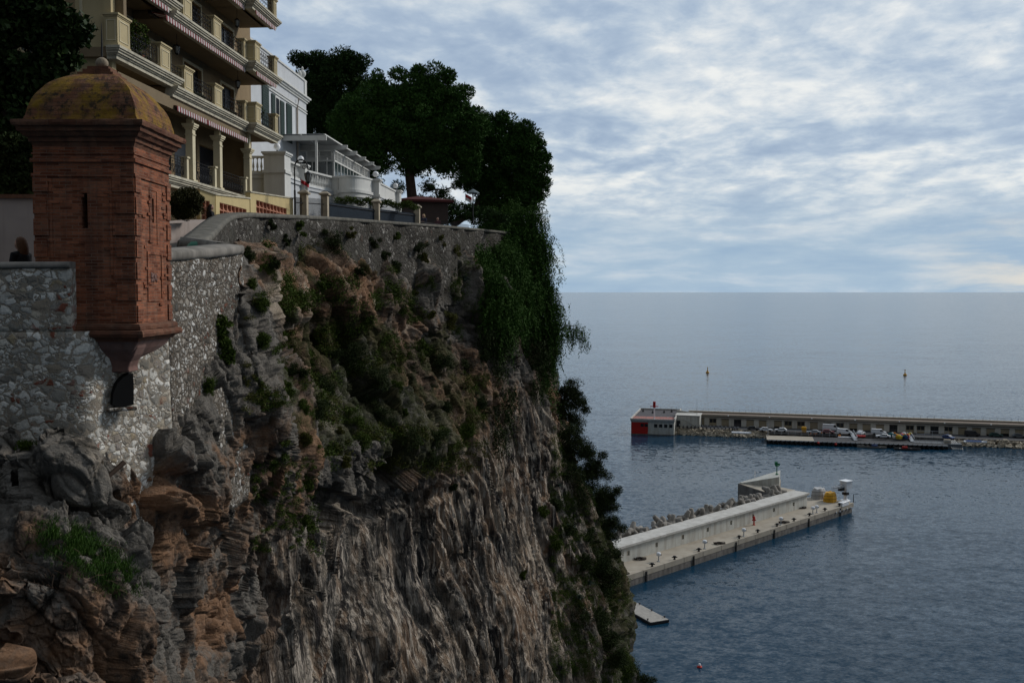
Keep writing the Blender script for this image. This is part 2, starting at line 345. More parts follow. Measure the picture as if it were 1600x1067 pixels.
def resample(A, cnt):            # Catmull-Rom along axis 0, cnt[i] samples in span i
    n = len(A); out = []
    for i in range(n-1):
        p0, p1, p2, p3 = A[max(i-1, 0)], A[i], A[i+1], A[min(i+2, n-1)]
        t = (np.arange(cnt[i])/cnt[i]).reshape(-1, *([1]*(A.ndim-1)))
        out.append(.5*((2*p1)+(p2-p0)*t+(2*p0-5*p1+4*p2-p3)*t*t+(3*p1-p0-3*p2+p3)*t**3))
    out.append(A[-1][None]); return np.concatenate(out)
nc, nr = len(NET), CP.shape[1]
pxs = np.array([[q[0] for q in c] for c in NET], float).mean(1)
DENS = .95
cc = []
for i in range(nc-1):
    w = abs(pxs[i+1]-pxs[i]); d3 = np.linalg.norm(CP[i+1]-CP[i], axis=-1).mean()
    cc.append(int(max(w, d3*(8.5 if 6 <= i <= 9 else 6.5 if 6 <= i <= 13 else 3) if i > 4 else w, 12)*DENS*(.5 if i < 1 or i > 15 else 1)))
rc_ = [int(80*DENS)]*7+[int(90*DENS), 14]
S = resample(CP, cc); S = np.transpose(resample(np.transpose(S, (1, 0, 2)), rc_), (1, 0, 2))
H, Wd = S.shape[0], S.shape[1]
ci = np.concatenate([i+np.arange(c)/c for i, c in enumerate(cc)]+[[nc-1]])[:, None]*np.ones((1, Wd))
ri = np.concatenate([i+np.arange(c)/c for i, c in enumerate(rc_)]+[[nr-1]])[None, :]*np.ones((H, 1))
du = np.gradient(S, axis=0); dv = np.gradient(S, axis=1)
# plain normal smoothed a little
nrm = np.cross(dv, du); nrm /= np.linalg.norm(nrm, axis=-1, keepdims=True)+1e-9
eye = np.array([0, 0, EYE]); 
p = S.reshape(-1, 3); nv = nrm.reshape(-1, 3); CI = ci.ravel(); RI = ri.ravel()
if np.mean(np.sum(nv*(eye-p), 1)) < 0: nv = -nv
Yd = p[:, 1]
def sst(x, a, b): t = np.clip((x-a)/(b-a), 0, 1); return t*t*(3-2*t)
far = sst(Yd+2*fbm(p/6., 2, 49), 24, 38); near = 1-sst(CI, 6.5, 8.2)
wp = p+np.stack([fbm(p/3.+s, 3, 50+s) for s in (1, 5, 9)], 1)*(.35+.75*far)[:, None]
thr = np.interp(CI, [7, 9, 10.2, 11.2, 12.2, 13, 14.5], [5.3, 5.1, 4.7, 4.4, 3.6, 3.1, 3.3])
streak = sst(RI+.75*fbm(p/6., 3, 77)-thr, -.25, .75)*sst(CI+.5*fbm(p/5., 2, 79), 6.6, 8.2)*(1-sst(CI, 14.0, 15.5))     # fluted lower face
pj = (p-eye); fw = pj[:, 1]*CT-pj[:, 2]*ST; PXp = 800+FPX*pj[:, 0]/fw; PYp = 533.5-FPX*(pj[:, 1]*ST+pj[:, 2]*CT)/fw
def seg(x0, y0, x1, y1, w0, w1):
    t = np.clip(((PXp-x0)*(x1-x0)+(PYp-y0)*(y1-y0))/((x1-x0)**2+(y1-y0)**2), 0, 1)
    d = np.hypot(PXp-x0-t*(x1-x0), PYp-y0-t*(y1-y0)); w = w0+(w1-w0)*t
    return 1-sst(d/w, .55, 1.1)
def flute(x, z, fx, fz, o, seed, g=.6):
    r = 0; a = 1.; t = 0.
    for q in range(o): r = r+a*(1-2*np.abs(vn(np.stack([x*fx+7*q, x*0+q, z*fz], 1), seed+q*7))); t += a; a *= g; fx *= 2.05; fz *= 1.22
    return r/t
def detail(L, sd, zs):           # rock relief whose largest blocks are 4.6*L metres; blocks are tilted facets, drawn out up and down
    w2 = np.stack([wp[:, 0]+.30*wp[:, 2], wp[:, 1], wp[:, 2]*zs], 1)
    d = fbm(w2/(9*L), 3, 1+sd)*1.5*L; sk = streak
    f1, f2, h1, t1 = worley(w2/(4.6*L), 3+sd); d += ((h1-.5)*1.2+t1*1.1-(1-sst(f2-f1, 0, .10))*.30)*L*(1-sk*.72)
    f1, f2, h2, t2 = worley((w2+3)/(1.9*L)+40, 9+sd); d += ((h2-.5)*.50+t2*.62-(1-sst(f2-f1, 0, .12))*.14)*L*(1-sk*.75)
    f1, f2, h3, t3 = worley((w2+7)/(.72*L)+80, 19+sd); d += ((h3-.5)*.17+t3*.24-(1-sst(f2-f1, 0, .12))*.05)*L*(1-sk*.85)
    f1, f2, h4, t4 = worley((w2+9)/(.27*L)+20, 29+sd); d += ((h4-.5)*.06+t4*.10)*L*(1-sk*.8)
    d += fbm(p/(1.1*L), 4, 5+sd, True, .55)*.12*L*(1-sk*.9)
    return d, h1, h2, h3
dF, aF, bF, cF = detail(1.0, 0, .55); dN, aN, bN, cN = detail(.30, 100, .5)
disp = dF*far+dN*1.15*(1-far); idh = np.where(far > .5, aF, aN); id2 = np.where(far > .5, bF, bN); id3 = np.where(far > .5, cF, cN)
k = .3+.7*far
# flutes run down the face, leaning
sx = p[:, 0]*.75+p[:, 1]*.75+p[:, 2]*.24+3.6*fbm(p/10., 3, 31)
fl = flute(sx, p[:, 2], .55, .055, 3, 21); disp += fl*(.95+.6*fbm(p/7., 2, 35))*streak*(.4+.6*far)
fl2 = flute(sx+3, p[:, 2], 1.9, .10, 1, 23); disp += fl2*.13*streak*(.4+.6*far)
fl3 = flute(sx, p[:, 2], .45, .09, 4, 27); disp += fl3*.55*(1-streak)*far
# slanting strata in the near rock
st = fbm(np.stack([(p[:, 0]+p[:, 2]*.45+p[:, 1]*.3)/.5, p[:, 1]/1.6, (p[:, 2]-p[:, 0]*1.6)/2.6], 1)+.3*fbm(p/1.2, 2, 44)[:, None], 4, 41, True, .55); disp += fbm(p/.16, 3, 141, True, .6)*.02*(1-far)
# deep fissure, overhang lines, hollows
fis = np.maximum(seg(641, 478, 629, 570, 9, 8), seg(629, 570, 648, 640, 7, 5)); disp -= 3.2*fis
disp -= .7*seg(500, 770, 575, 800, 12, 16)+.6*seg(575, 800, 690, 760, 16, 12)*(.6+.6*fbm(p/2., 2, 91))+.8*seg(420, 850, 400, 1067, 10, 14)
disp -= .7*seg(183, 772, 187, 786, 7, 6)
disp += .45*seg(95, 715, 120, 770, 34, 30)+.35*seg(172, 800, 176, 815, 20, 20)+.4*seg(262, 690, 288, 722, 26, 22)+.4*seg(265, 780, 285, 800, 22, 24)+.35*seg(200, 850, 228, 960, 16, 18)
edgef = np.where(CI < 7, sst(RI, -.6, .3), sst(RI, 0, .5)*.9+.1)
disp *= edgef*np.where(CI > 16, .5, 1)
top_in = np.clip(.25-RI, 0, 1)
disp = disp-.55*far
newp = p+nv*disp[:, None]
orange = np.clip(.52+.95*(fbm(wp/8, 3, 61)*far+fbm(wp/2.4, 3, 62)*(1-far))+.45*(id2-.5)+.25*(idh-.5), 0, 1)
orange = np.clip(orange+.40*seg(560, 430, 720, 640, 90, 80)+.35*seg(240, 780, 330, 960, 70, 60)+.3*seg(830, 640, 800, 800, 60, 50)+.2*seg(430, 700, 300, 1000, 60, 50)
                 -.55*seg(385, 480, 450, 700, 40, 30)-.35*seg(560, 900, 700, 1000, 150, 120)-.5*seg(80, 700, 110, 790, 60, 60)-.5*seg(270, 690, 300, 740, 40, 40), 0, 1)
pale = np.clip(.35-.32*(1-far)+.9*(fbm(wp/5+30, 4, 71)*far+fbm(wp/1.5+30, 4, 72)*(1-far))+.5*(id3-.5)+.3*streak+.5*seg(520, 590, 540, 660, 25, 20)+.25*seg(830, 900, 850, 1040, 60, 60), 0, 1)
green = np.clip(.25+.8*fbm(p/5+60, 4, 81)+.9*seg(540, 560, 640, 680, 80, 60)+.55*seg(420, 500, 520, 680, 40, 50)+.9*seg(930, 750, 950, 1040, 60, 45)+.6*seg(700, 540, 740, 640, 50, 50)+.4*seg(480, 370, 700, 400, 60, 50)-1.2*sst(RI, 4.2, 5.)*(1-sst(CI, 14.2, 15.2)), 0, 1)
rock, nt, b = newmat('limestone')
oc = N(nt, 'ShaderNodeTexCoord').outputs['Object']
A = {a: N(nt, 'ShaderNodeAttribute', attribute_name=a).outputs['Fac'] for a in ('orange', 'pale', 'green', 'streak', 'k')}
kk = A['k']; vk = oc; fq = MR(nt, kk, .3, 1)
def two(a, b): return N(nt, 'ShaderNodeMix', {0: fq, 2: a, 3: b}).outputs[0]
n1 = two(NZ(nt, oc, 3.5, 8, .68, .3), NZ(nt, oc, 1.0, 9, .7, .3)); n2 = two(NZ(nt, oc, 17., 6, .7), NZ(nt, oc, 5., 7, .7)); n3 = two(NZ(nt, MAP(nt, oc, loc=(9, 9, 9)), 1.4, 5, .6), NZ(nt, MAP(nt, oc, loc=(9, 9, 9)), .4, 5, .6))
stv = MAP(nt, MAP(nt, oc, rot=(R(-16), 0, 0)), sc=(1, 1, .09)); s1 = NZ(nt, stv, 1.3, 7, .68, .25); s2 = NZ(nt, MAP(nt, stv, loc=(3, 0, 0)), 3.5, 5, .6)
sp2 = MAP(nt, MAP(nt, oc, rot=(R(-16), 0, 0)), sc=(1, 1, .05)); s0 = NZ(nt, sp2, .55, 4, .6, .2)
c = MIX(nt, n2, (.060, .055, .050), (.235, .212, .182))
c = MIX(nt, MR(nt, M_(nt, 'ADD', A['orange'], M_(nt, 'MULTIPLY', M_(nt, 'SUBTRACT', n1, .5), 1.5)), .40, .95, 0, .9), c, MIX(nt, n2, (.10, .046, .024), (.36, .210, .120)))
c = MIX(nt, MR(nt, M_(nt, 'ADD', A['pale'], M_(nt, 'MULTIPLY', M_(nt, 'SUBTRACT', n1, .5), 1.4)), .55, .95, 0, .85), c, MIX(nt, n2, (.29, .235, .18), (.60, .51, .40)))
sw = A['streak']
c = MIX(nt, M_(nt, 'MULTIPLY', sw, MR(nt, s0, .45, .60, 0, .75)), c, MIX(nt, n2, (.22, .14, .09), (.46, .33, .225)))
c = MIX(nt, M_(nt, 'MULTIPLY', sw, MR(nt, s1, .49, .57, 0, .9)), c, (.022, .022, .025))
c = MIX(nt, M_(nt, 'MULTIPLY', sw, MR(nt, s2, .51, .60, 0, .9)), c, MIX(nt, s0, (.44, .39, .34), (.70, .59, .47)))
c = MIX(nt, M_(nt, 'MULTIPLY', MR(nt, n3, .48, .60, 0, .85), MR(nt, n1, .4, .52)), c, (.034, .032, .029))
c = MIX(nt, MR(nt, n2, .60, .72, 0, .7), c, (.03, .028, .026))
c = MIX(nt, MR(nt, M_(nt, 'ADD', A['green'], M_(nt, 'MULTIPLY', M_(nt, 'SUBTRACT', n1, .5), 1.9)), .66, .96, 0, .85), c, MIX(nt, n2, (.014, .019, .007), (.045, .052, .016)))
crk = N(nt, 'ShaderNodeTexVoronoi', {'Vector': VM(nt, 'ADD', vk, VM(nt, 'MULTIPLY', N(nt, 'ShaderNodeTexNoise', {'Vector': vk, 'Scale': 1.5, 'Detail': 5.}).outputs[1], (1.6, 1.6, 1.6))), 'Scale': .9}, feature='DISTANCE_TO_EDGE').outputs[0]
iso = M_(nt, 'ADD', M_(nt, 'MULTIPLY', n1, 1.1), M_(nt, 'ADD', M_(nt, 'MULTIPLY', n2, .42), M_(nt, 'MULTIPLY', MR(nt, crk, 0, .04), .15)))
hh = M_(nt, 'ADD', M_(nt, 'MULTIPLY', iso, M_(nt, 'SUBTRACT', 1., M_(nt, 'MULTIPLY', sw, .7))), M_(nt, 'MULTIPLY', M_(nt, 'MULTIPLY', M_(nt, 'ADD', s1, s2), sw), 3.0))
inp(nt, b, Base_Color=c, Roughness=.92, Specular_IOR_Level=.12)
seth(nt, b, M_(nt, 'MULTIPLY', hh, kk), 1.0, .28)
idx = np.arange(H*Wd).reshape(H, Wd)
Q = np.stack([idx[:-1, :-1], idx[1:, :-1], idx[1:, 1:], idx[:-1, 1:]], -1).reshape(-1, 4)
cliff = big_mesh('cliff', newp, Q, rock, smooth=True, attrs=dict(orange=orange, pale=pale, green=green, streak=streak, k=k))
tag(cliff, 'limestone cliff', kind='structure'); del cliff['label']
# coarse copy for finding where plants stand
gi = idx[::3, ::3]; gq = np.stack([gi[:-1, :-1], gi[1:, :-1], gi[1:, 1:], gi[:-1, 1:]], -1).reshape(-1, 4)
remap = -np.ones(H*Wd, int); remap[gi.ravel()] = np.arange(gi.size); 
BV = BVHTree.FromPolygons([tuple(v) for v in newp[gi.ravel()]], [tuple(map(int, q)) for q in remap[gq]])
def cast(px, py):
    d = ray(px, py).normalized(); h = BV.ray_cast(Vector((0, 0, EYE)), d)
    return (h[0], h[1] if h[1].dot(d) < 0 else -h[1]) if h[0] is not None else (None, None)
# ================================================================== MASONRY, GROUND, SENTRY BOX
STONE_L = stonemat('pale_rubble', 6.6, [(0, (.18, .165, .14)), (.25, (.36, .34, .30)), (.5, (.60, .575, .52)), (.8, (.78, .75, .69)), (.93, (.34, .27, .17)), (1, (.25, .22, .2))], (.34, .29, .23), .10, .7, .028, 1.3, .05, .35, .55)
STONE_R = stonemat('tight_rubble', 8.5, [(0, (.09, .085, .075)), (.3, (.24, .21, .175)), (.65, (.38, .34, .29)), (.88, (.58, .56, .52)), (1, (.66, .64, .6))], (.15, .12, .09), .12, 1., .03, 1.3, .08, .5)
STONE_U = stonemat('weathered_rubble', 3.6, [(0, (.04, .038, .034)), (.4, (.09, .082, .072)), (.75, (.17, .158, .14)), (1, (.34, .32, .29))], (.055, .046, .038), .12, .9, .06, 1.2, .04, .92, .42)
COPE = plain('coping_cement', (.22, .20, .175), .9, 0, .35, 2.5, .6, ((.07, .065, .055), .8, 2.2, .45))
COPE_D = plain('old_coping', (.13, .12, .10), .9, 0, .4, 3., .6, ((.05, .05, .04), .8, 2.2, .45))
GRND = plain('paved_ground', (.10, .09, .08), .9, 0, .25, 1.2, .3)
def smooth_poly(pts, step):      # [(x,y,...)] -> resampled at about step metres
    A = np.array(pts, float); cnt = [max(1, int(np.hypot(*(A[i+1]-A[i])[:2])/step)) for i in range(len(A)-1)]
    return resample(A, cnt)
def sweep(poly, prof, disp=None):
    """poly rows x,y,ztop ; prof(i,row)-> list of (outward, z); outward is right of travel"""
    n = len(poly); rs = []
    for i in range(n):
        d = poly[min(i+1, n-1), :2]-poly[max(i-1, 0), :2]; d = d/(np.hypot(*d)+1e-9); o = np.array([d[1], -d[0]])
        rs.append([(poly[i, 0]+o[0]*q, poly[i, 1]+o[1]*q, z) for q, z in prof(i, poly[i])])
    return np.array(rs)
def sweep_obj(name, poly, prof, mat, parent=None, amp=0., freq=1., front=0, seed=1):
    A = sweep(poly, prof); n, m_, _ = A.shape; V = A.reshape(-1, 3)
    if amp:
        q = fbm(V*freq, 4, seed); w = (np.tile(np.arange(m_), n) < front)
        d = np.gradient(poly[:, :2], axis=0); d /= np.linalg.norm(d, axis=1, keepdims=True)+1e-9
        o = np.repeat(np.stack([d[:, 1], -d[:, 0]], 1), m_, 0); V[:, :2] += o*(q*amp*w)[:, None]
    idx = np.arange(n*m_).reshape(n, m_); j = np.arange(m_)
    Q = np.stack([idx[:-1, j], idx[1:, j], idx[1:, (j+1) % m_], idx[:-1, (j+1) % m_]], -1).reshape(-1, 4)
    Vc = V; ob = big_mesh(name, Vc, Q, mat, parent, smooth=False)
    bm = bmesh.new(); bm.from_mesh(ob.data); bm.verts.ensure_lookup_table()
    bm.faces.new([bm.verts[i] for i in idx[0]]); bm.faces.new([bm.verts[i] for i in idx[-1]])
    bmesh.ops.recalc_face_normals(bm, faces=bm.faces); bm.to_mesh(ob.data); bm.free(); return ob
# --- left parapet
t = thing('stone_wall', 'pale rubble stone parapet left of the brick sentry turret', 'stone wall', (0, 0, 0))
polyA = smooth_poly([(-28, 16.3, 50.3), (-16, 17.0, 50.42), (-12, 17.25, 50.46), (-9.5, 17.45, 50.5), (-7.83, 17.62, 50.52)], .12)
def profA(i, r): return [(.05*(50.3-z)*.5, z) for z in np.linspace(49.29, r[2]-.10, 14)]+[(-.62, r[2]-.10), (-.62, 49.29)]
o = sweep_obj('masonry', polyA, profA, STONE_L, t, .07, 1.6, 14, 3)
T_LEFT = t
sweep_obj('coping', polyA, lambda i, r: [(.03, r[2]-.095), (.05, r[2]-.06), (.03, r[2]-.01), (-.05, r[2]+.02), (-.55, r[2]+.02), (-.66, r[2]-.03), (-.66, r[2]-.095)], COPE, t, .02, 3., 7, 5)
# --- lower wall under and right of the turret, bastion corner, return
t = thing('bastion_wall', 'rubble bastion wall right of the turret with cement coping', 'stone wall', (0, 0, 0))
polyB = smooth_poly([(-28, 16.3, 49.29), (-16, 17.0, 49.29), (-12, 17.25, 49.29), (-9.5, 17.45, 49.29), (-7.83, 17.62, 49.29), (-7.45, 18.1, 49.3), (-7.1, 19.0, 49.3), (-6.86, 19.72, 49.6)], .10)
sweep_obj('masonry', polyB, lambda i, r: [(.05*(50.3-z)*.5, z) for z in np.linspace(45.0, r[2], 34)]+[(-.62, r[2]), (-.62, 45.0)], STONE_L, T_LEFT, .07, 1.6, 34, 3)
polyC = smooth_poly([(-6.86, 19.725, 50.80), (-6.74, 20.8, 50.87), (-6.6, 22.3, 50.98), (-6.50, 24.0, 51.12)], .10)
sweep_obj('masonry', polyC, lambda i, r: [(.05*(50.3-z)*.5, z) for z in np.linspace(45.0, r[2]-.2, 40)]+[(-.6, r[2]-.2), (-.6, 45.0)], STONE_R, t, .07, 1.6, 40, 3)
polyD = smooth_poly([(-6.5, 24.0, 51.12), (-7.3, 25.4, 51.25), (-8.4, 27.0, 51.42)], .12)
sweep_obj('masonry', polyD, lambda i, r: [(0, z) for z in np.linspace(46., r[2]-.2, 20)]+[(-.5, r[2]-.2), (-.5, 46.)], STONE_R, t, .05, 1.6, 20, 3)
cop = lambda i, r: [(.02, r[2]-.2), (.045, r[2]-.13), (.045, r[2]-.04), (0, r[2]), (-.3, r[2]+.04), (-.58, r[2]+.05), (-.64, r[2]-.2)]
polyCD = np.concatenate([polyC[:-1], polyD])
sweep_obj('coping', polyCD, cop, COPE, t, .02, 2.5, 5, 8)
# --- long wall along the promenade
t = thing('promenade_wall', 'long old retaining wall running along the clifftop promenade', 'stone wall', (0, 0, 0))
CW = [(315,377,27.0),(333,360,30.5),(346,347,34.5),(358,338,38.5),(372,334,41.8),(400,333,44.6),(440,335,48.5),(520,339,56.5),(600,345,65),(680,351,73),(735,356,80),(790,362,88),(815,366,95)]
polyE = smooth_poly([tuple(P(*q)) for q in CW], .35)
def profE(i, r):
    zb = r[2]-6.0; return [(.06*(r[2]-.22-z)*.6, z) for z in np.linspace(zb, r[2]-.22, 26)]+[(-.7, r[2]-.22), (-.7, zb)]
sweep_obj('masonry', polyE, profE, STONE_U, t, .32, .55, 26, 13)
sweep_obj('coping', polyE, lambda i, r: [(.04, r[2]-.22), (.10, r[2]-.16), (.09, r[2]-.02), (0, r[2]), (-.45, r[2]+.03), (-.62, r[2]), (-.66, r[2]-.22)], COPE_D, t, .02, 2.5, 5, 8)
# --- plateau ground behind the walls
gp = [(-16, 16.4, 49.3), (-8.3, 18.2, 49.4), (-7.2, 23, 49.9), (-8.8, 27, 50.5)]+[(x-.4, y, z-1.1) for x, y, z in [tuple(P(*q)) for q in CW[1:]]]+[(2.2, 107, 54.2), (.2, 122, 54.2)]
V = []; 
for x, y, z in gp: V += [(x, y, z), (x-4, y+.5, z+.02), (x-80, y+1, z+.3)]
Q = [(3*i+j, 3*i+j+1, 3*i+j+4, 3*i+j+3) for i in range(len(gp)-1) for j in (0, 1)]
tag(big_mesh('ground', V, Q, GRND), kind='structure')
# ================================================================== SENTRY BOX
BRK = brickmat('red_brick', (.15, .045, .022), (.37, .135, .07), (.25, .165, .12))
BRKD = brickmat('cornice_brick', (.12, .05, .03), (.21, .10, .06), (.13, .085, .06), .5, .5)
DOME = brickmat('lichen_brick', (.12, .048, .026), (.24, .11, .06), (.06, .04, .03), .26, .075, 1.)
STUC = plain('pink_stucco', (.17, .095, .078), .9, 0, .3, 4, .5, ((.25, .19, .17), .6, 3., .5))
BLK = plain('hole_shade_black', (.004, .004, .004), .9)
t = thing('sentry_turret', 'red brick sentry turret with lichen covered dome on the parapet corner', 'turret', (-7.68, 18.82, 49.4))
hw = .905
m = MB()
def facewall(m, slit_z0, slit_z1, sw, side):       # wall of thickness .22 with a loophole
    a, b = -hw, hw; y0, y1 = -hw, -hw+.22
    T = Matrix.Identity(4) if side == 0 else Matrix.Rotation(math.pi/2, 4, 'Z')
    m.T = T; e = .22 if side else 0
    m.box(a+e, -sw, y0, y1, 0, 3.27); m.box(sw, b-(.22 if side else 0), y0, y1, 0, 3.27)
    m.box(-sw, sw, y0, y1, 0, slit_z0); m.box(-sw, sw, y0, y1, slit_z1, 3.27); m.T = Matrix.Identity(4)
facewall(m, 1.74, 2.37, .055, 0)
m.T = Matrix.Rotation(math.pi/2, 4, 'Z'); e = .22
m.box(-hw+e, -.05, -hw, -hw+.22, 0, 3.27); m.box(.05, hw, -hw, -hw+.22, 0, 3.27); m.box(-.05, .05, -hw, -hw+.22, 0, 1.9); m.box(-.05, .05, -hw, -hw+.22, 2.35, 3.27)
m.T = Matrix.Identity(4)
m.box(-hw, -hw+.22, -hw+.22, hw, 0, 3.27); m.box(-hw+.22, hw-.22, hw-.22, hw, 0, 3.27)
m.build('brick_body', BRK, t)
z = .05; i = 0
while z < 2.75:                 # each quoin block its own part
    w1 = .26 if i % 2 == 0 else .22; w2 = .40 if i % 2 == 0 else .34
    for f in ((-hw-.012, -hw+w1, -hw-.024, -hw-.001), (hw-w2, hw, -hw-.024, -hw-.001), (hw+.001, hw+.028, -hw, -hw+.26), (hw+.001, hw+.028, hw-.2, hw)):
        MB().box(*f, z, z+.30).build('quoin', BRK, t, bevel=.006)
    z += .39; i += 1
q = MB()
for z0, z1, o_ in ((2.66, 2.72, .03), (2.92, 2.985, .04), (3.06, 3.09, .02)):
    q.box(-hw-o_, hw+o_, -hw-o_, -hw-.0012, z0, z1); q.box(hw+.0012, hw+o_, -hw-.001, hw+o_, z0, z1)
for x0, x1, z0, z1 in ((-.62, -.58, .9, 2.62), (.46, .50, .9, 2.62)): q.box(x0, x1, -hw-.018, -hw-.001, z0, z1)
# framed panel with a carved, broken relief on the right face
for y0, y1, z0, z1 in ((-.36, .42, 1.30, 1.35), (-.36, .42, .42, .47), (-.36, -.31, .47, 1.30), (.37, .42, .47, 1.30), (-.2, -.16, 1.5, 2.5), (.18, .22, 1.5, 2.5), (-.2, .22, 2.5, 2.55)):
    q.box(hw+.001, hw+(.012 if z0 > 1.4 else .018), y0, y1, z0, z1)
q.build('string_course', BRK, t)
q = MB()
for k in range(16):
    y = -.17+.34*random.random(); z = .80+.16*random.random(); r = .025+.03*random.random(); q.ball((hw+.005, y, z), r, 6, 4, (.6, 1, 1))
q.build('carved_relief', STUC, t)
for k in range(46):           # eaten and proud bricks
    y = -hw+.05+1.6*random.random(); z = .2+2.3*random.random(); z = round(z/.056)*.056
    if abs(y) < .08 or y > hw-.2: continue
    MB().box(hw+.0015, hw+.012+.02*random.random(), y, y+.1+.1*random.random(), z+.004, z+.05).build('worn_brick', BRK, t)
for k in range(34):
    x = -hw+.05+1.55*random.random(); z = round((.1+2.5*random.random())/.056)*.056
    if abs(x) < .1 and z > 1.5: continue
    MB().box(x, x+.1+.1*random.random(), -hw-.008-.01*random.random(), -hw-.0015, z+.004, z+.05).build('worn_brick', BRK, t)
def sq(h, z, n=1, c=(0, 0), jit=0.):
    pts = []
    for (ax, ay), (bx_, by_) in (((-1, -1), (1, -1)), ((1, -1), (1, 1)), ((1, 1), (-1, 1)), ((-1, 1), (-1, -1))):
        for k in range(n): f = k/n; pts.append((c[0]+h*(ax+(bx_-ax)*f)+jit*(random.random()-.5), c[1]+h*(ay+(by_-ay)*f)+jit*(random.random()-.5), z+jit*(random.random()-.5)))
    return pts
c = MB().rings([sq(h, z, 14, jit=.012) for h, z in ((.906, 3.2), (.93, 3.27), (.96, 3.28), (.965, 3.35), (1.02, 3.37), (1.06, 3.43), (1.10, 3.45), (1.105, 3.52), (1.155, 3.54), (1.17, 3.59), (1.165, 3.635), (1.02, 3.66))])
c.build('cornice', BRKD, t)
d = MB(); prof = [(1.03, 3.635), (1.0, 3.69), (.985, 3.75), (.965, 3.84), (.94, 3.93), (.905, 4.02), (.86, 4.11), (.80, 4.20), (.72, 4.30), (.62, 4.39), (.50, 4.47), (.38, 4.53), (.27, 4.57)]
d.rings([sq(h, z, 16, jit=.016) for h, z in [(h, 3.635+(z-3.635)*1.06) for h, z in prof]]); dome = d.build('dome', DOME, t, smooth=False)
f = MB().rings([sq(h, z+.055) for h, z in ((.33, 4.54), (.33, 4.59), (.26, 4.60), (.26, 4.66), (.20, 4.67), (.20, 4.72), (.1, 4.725))]).build('finial', BRKD, t)
MB().ball((0, 0, 4.87), .115, 14, 8, (1, 1, .95)).build('ball', plain('ball_stone', (.26, .21, .15), .9, 0, .5, 9, .6), f, smooth=True)
MB().tube([(0, 0, 4.95), (.005, 0, 5.3), (0, 0, 5.62)], [.018, .014, .004], 6).build('spike', plain('iron_dark', (.02, .02, .02), .6, .3), f)
b_ = MB().rings([sq(h, z, 10, jit=.012) for h, z in ((.91, .03), (.97, .02), (1.0, -.03), (1.0, -.08), (.98, -.09), (1.05, -.11), (1.075, -.16), (1.06, -.21), (1.0, -.235), (.96, -.24), (.93, -.30))])
b_.build('base_moulding', [BRKD], t)
cb = MB(); lv = [(-.86, .92, -.9, .85, -.28), (-.55, .86, -.84, .85, -.36), (-.46, .80, -.80, .8, -.45), (-.40, .70, -.70, .8, -.56), (-.36, .56, -.58, .8, -.68), (-.33, .44, -.50, .8, -.80), (-.31, .40, -.46, .8, -.86), (-.33, .42, -.48, .8, -.90), (-.28, .30, -.36, .8, -.95), (-.12, .2, -.22, .8, -1.1), (.02, .14, -.1, .8, -1.28)]
cb.rings([[(a, c0, z), ((a+b)/2, c0-.01, z), (b, c0, z), (b, (c0+d_)/2, z), (b, d_, z), (a, d_, z)] for a, b, c0, d_, z in lv]); cb.build('corbel', STUC, t, bevel=.02)
# scroll bracket on the corbel's corner
s = MB(); s.rings([[(x, y, z) for x, y in ((.36+dx, -.62+dy), (.78+dx, -.62+dy), (.78+dx, -.16+dy), (.36+dx, -.16+dy))] for dx, dy, z in ((.09, -.16, -.30), (.06, -.13, -.42), (-.02, -.08, -.56), (-.12, 0, -.68), (-.17, .04, -.80), (-.14, .02, -.88))]); s.build('scroll_bracket', STUC, t, bevel=.03)
# arched drain under the corbel
t = thing('drain_arch', 'small black recess with a ragged arched side in the wall below the brick turret', 'drain', tuple(P(191, 633, 18.22)), R(38))
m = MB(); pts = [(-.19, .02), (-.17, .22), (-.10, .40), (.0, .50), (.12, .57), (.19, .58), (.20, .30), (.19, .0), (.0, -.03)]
m.prism(pts, -.05, .5); m.build('opening', BLK, t)  # solid black block; its colour stands in for the shade inside the opening
MB().box(-.27, .24, -.11, .1, -.10, -.035).build('sill', STONE_R, t, bevel=.02)
a, b_ = P(124, 621, 17.9), P(172, 616, 18.4)
tag(MB().tube([a, b_], .018, 6).build('iron_bar', plain('rusty_iron', (.05, .03, .02), .8)), 'rusty iron bar sticking out of the wall beside the drain arch', 'bar')
tag(MB().tube([P(155, 757, 17.1), P(194, 722, 17.5)], [.03, .05], 7).build('waste_pipe', MT['rusty_iron']), 'dark slanting pipe on the rock below the rubble wall', 'pipe')
# plaster wall behind the parapet
t = thing('plaster_wall', 'plain pinkish plaster wall behind the parapet at left edge', 'wall', (-10.5, 22, 49.3))
MB().box(-20, 1.2, 0, .3, 0, 2.75).build('wall_face', plain('plaster_pink', (.42, .36, .33), .9, 0, .12, 1.5, .2, ((.2, .16, .14), .5, 2.5)), t)
MB().box(-20.03, 1.23, -.06, .36, 2.752, 2.84).build('coping', BRKD, t)
# bin with green lid on the bastion
b = P(309, 386, 25.6)
t = thing('waste_bin', 'dark waste bin with green domed lid behind the bastion coping', 'bin', (b.x, b.y, b.z-.75))
MB().lathe((0, 0, 0), [(.2, 0), (.22, .05), (.24, .7), (.26, .72), (.26, .76)], 14).build('body', plain('bin_dark', (.03, .035, .035), .5), t)
MB().lathe((0, 0, .762), [(.27, 0), (.25, .05), (.17, .11), (.05, .14), (.01, .145)], 14).build('lid', plain('bin_green', (.03, .16, .10), .45), t, smooth=True)
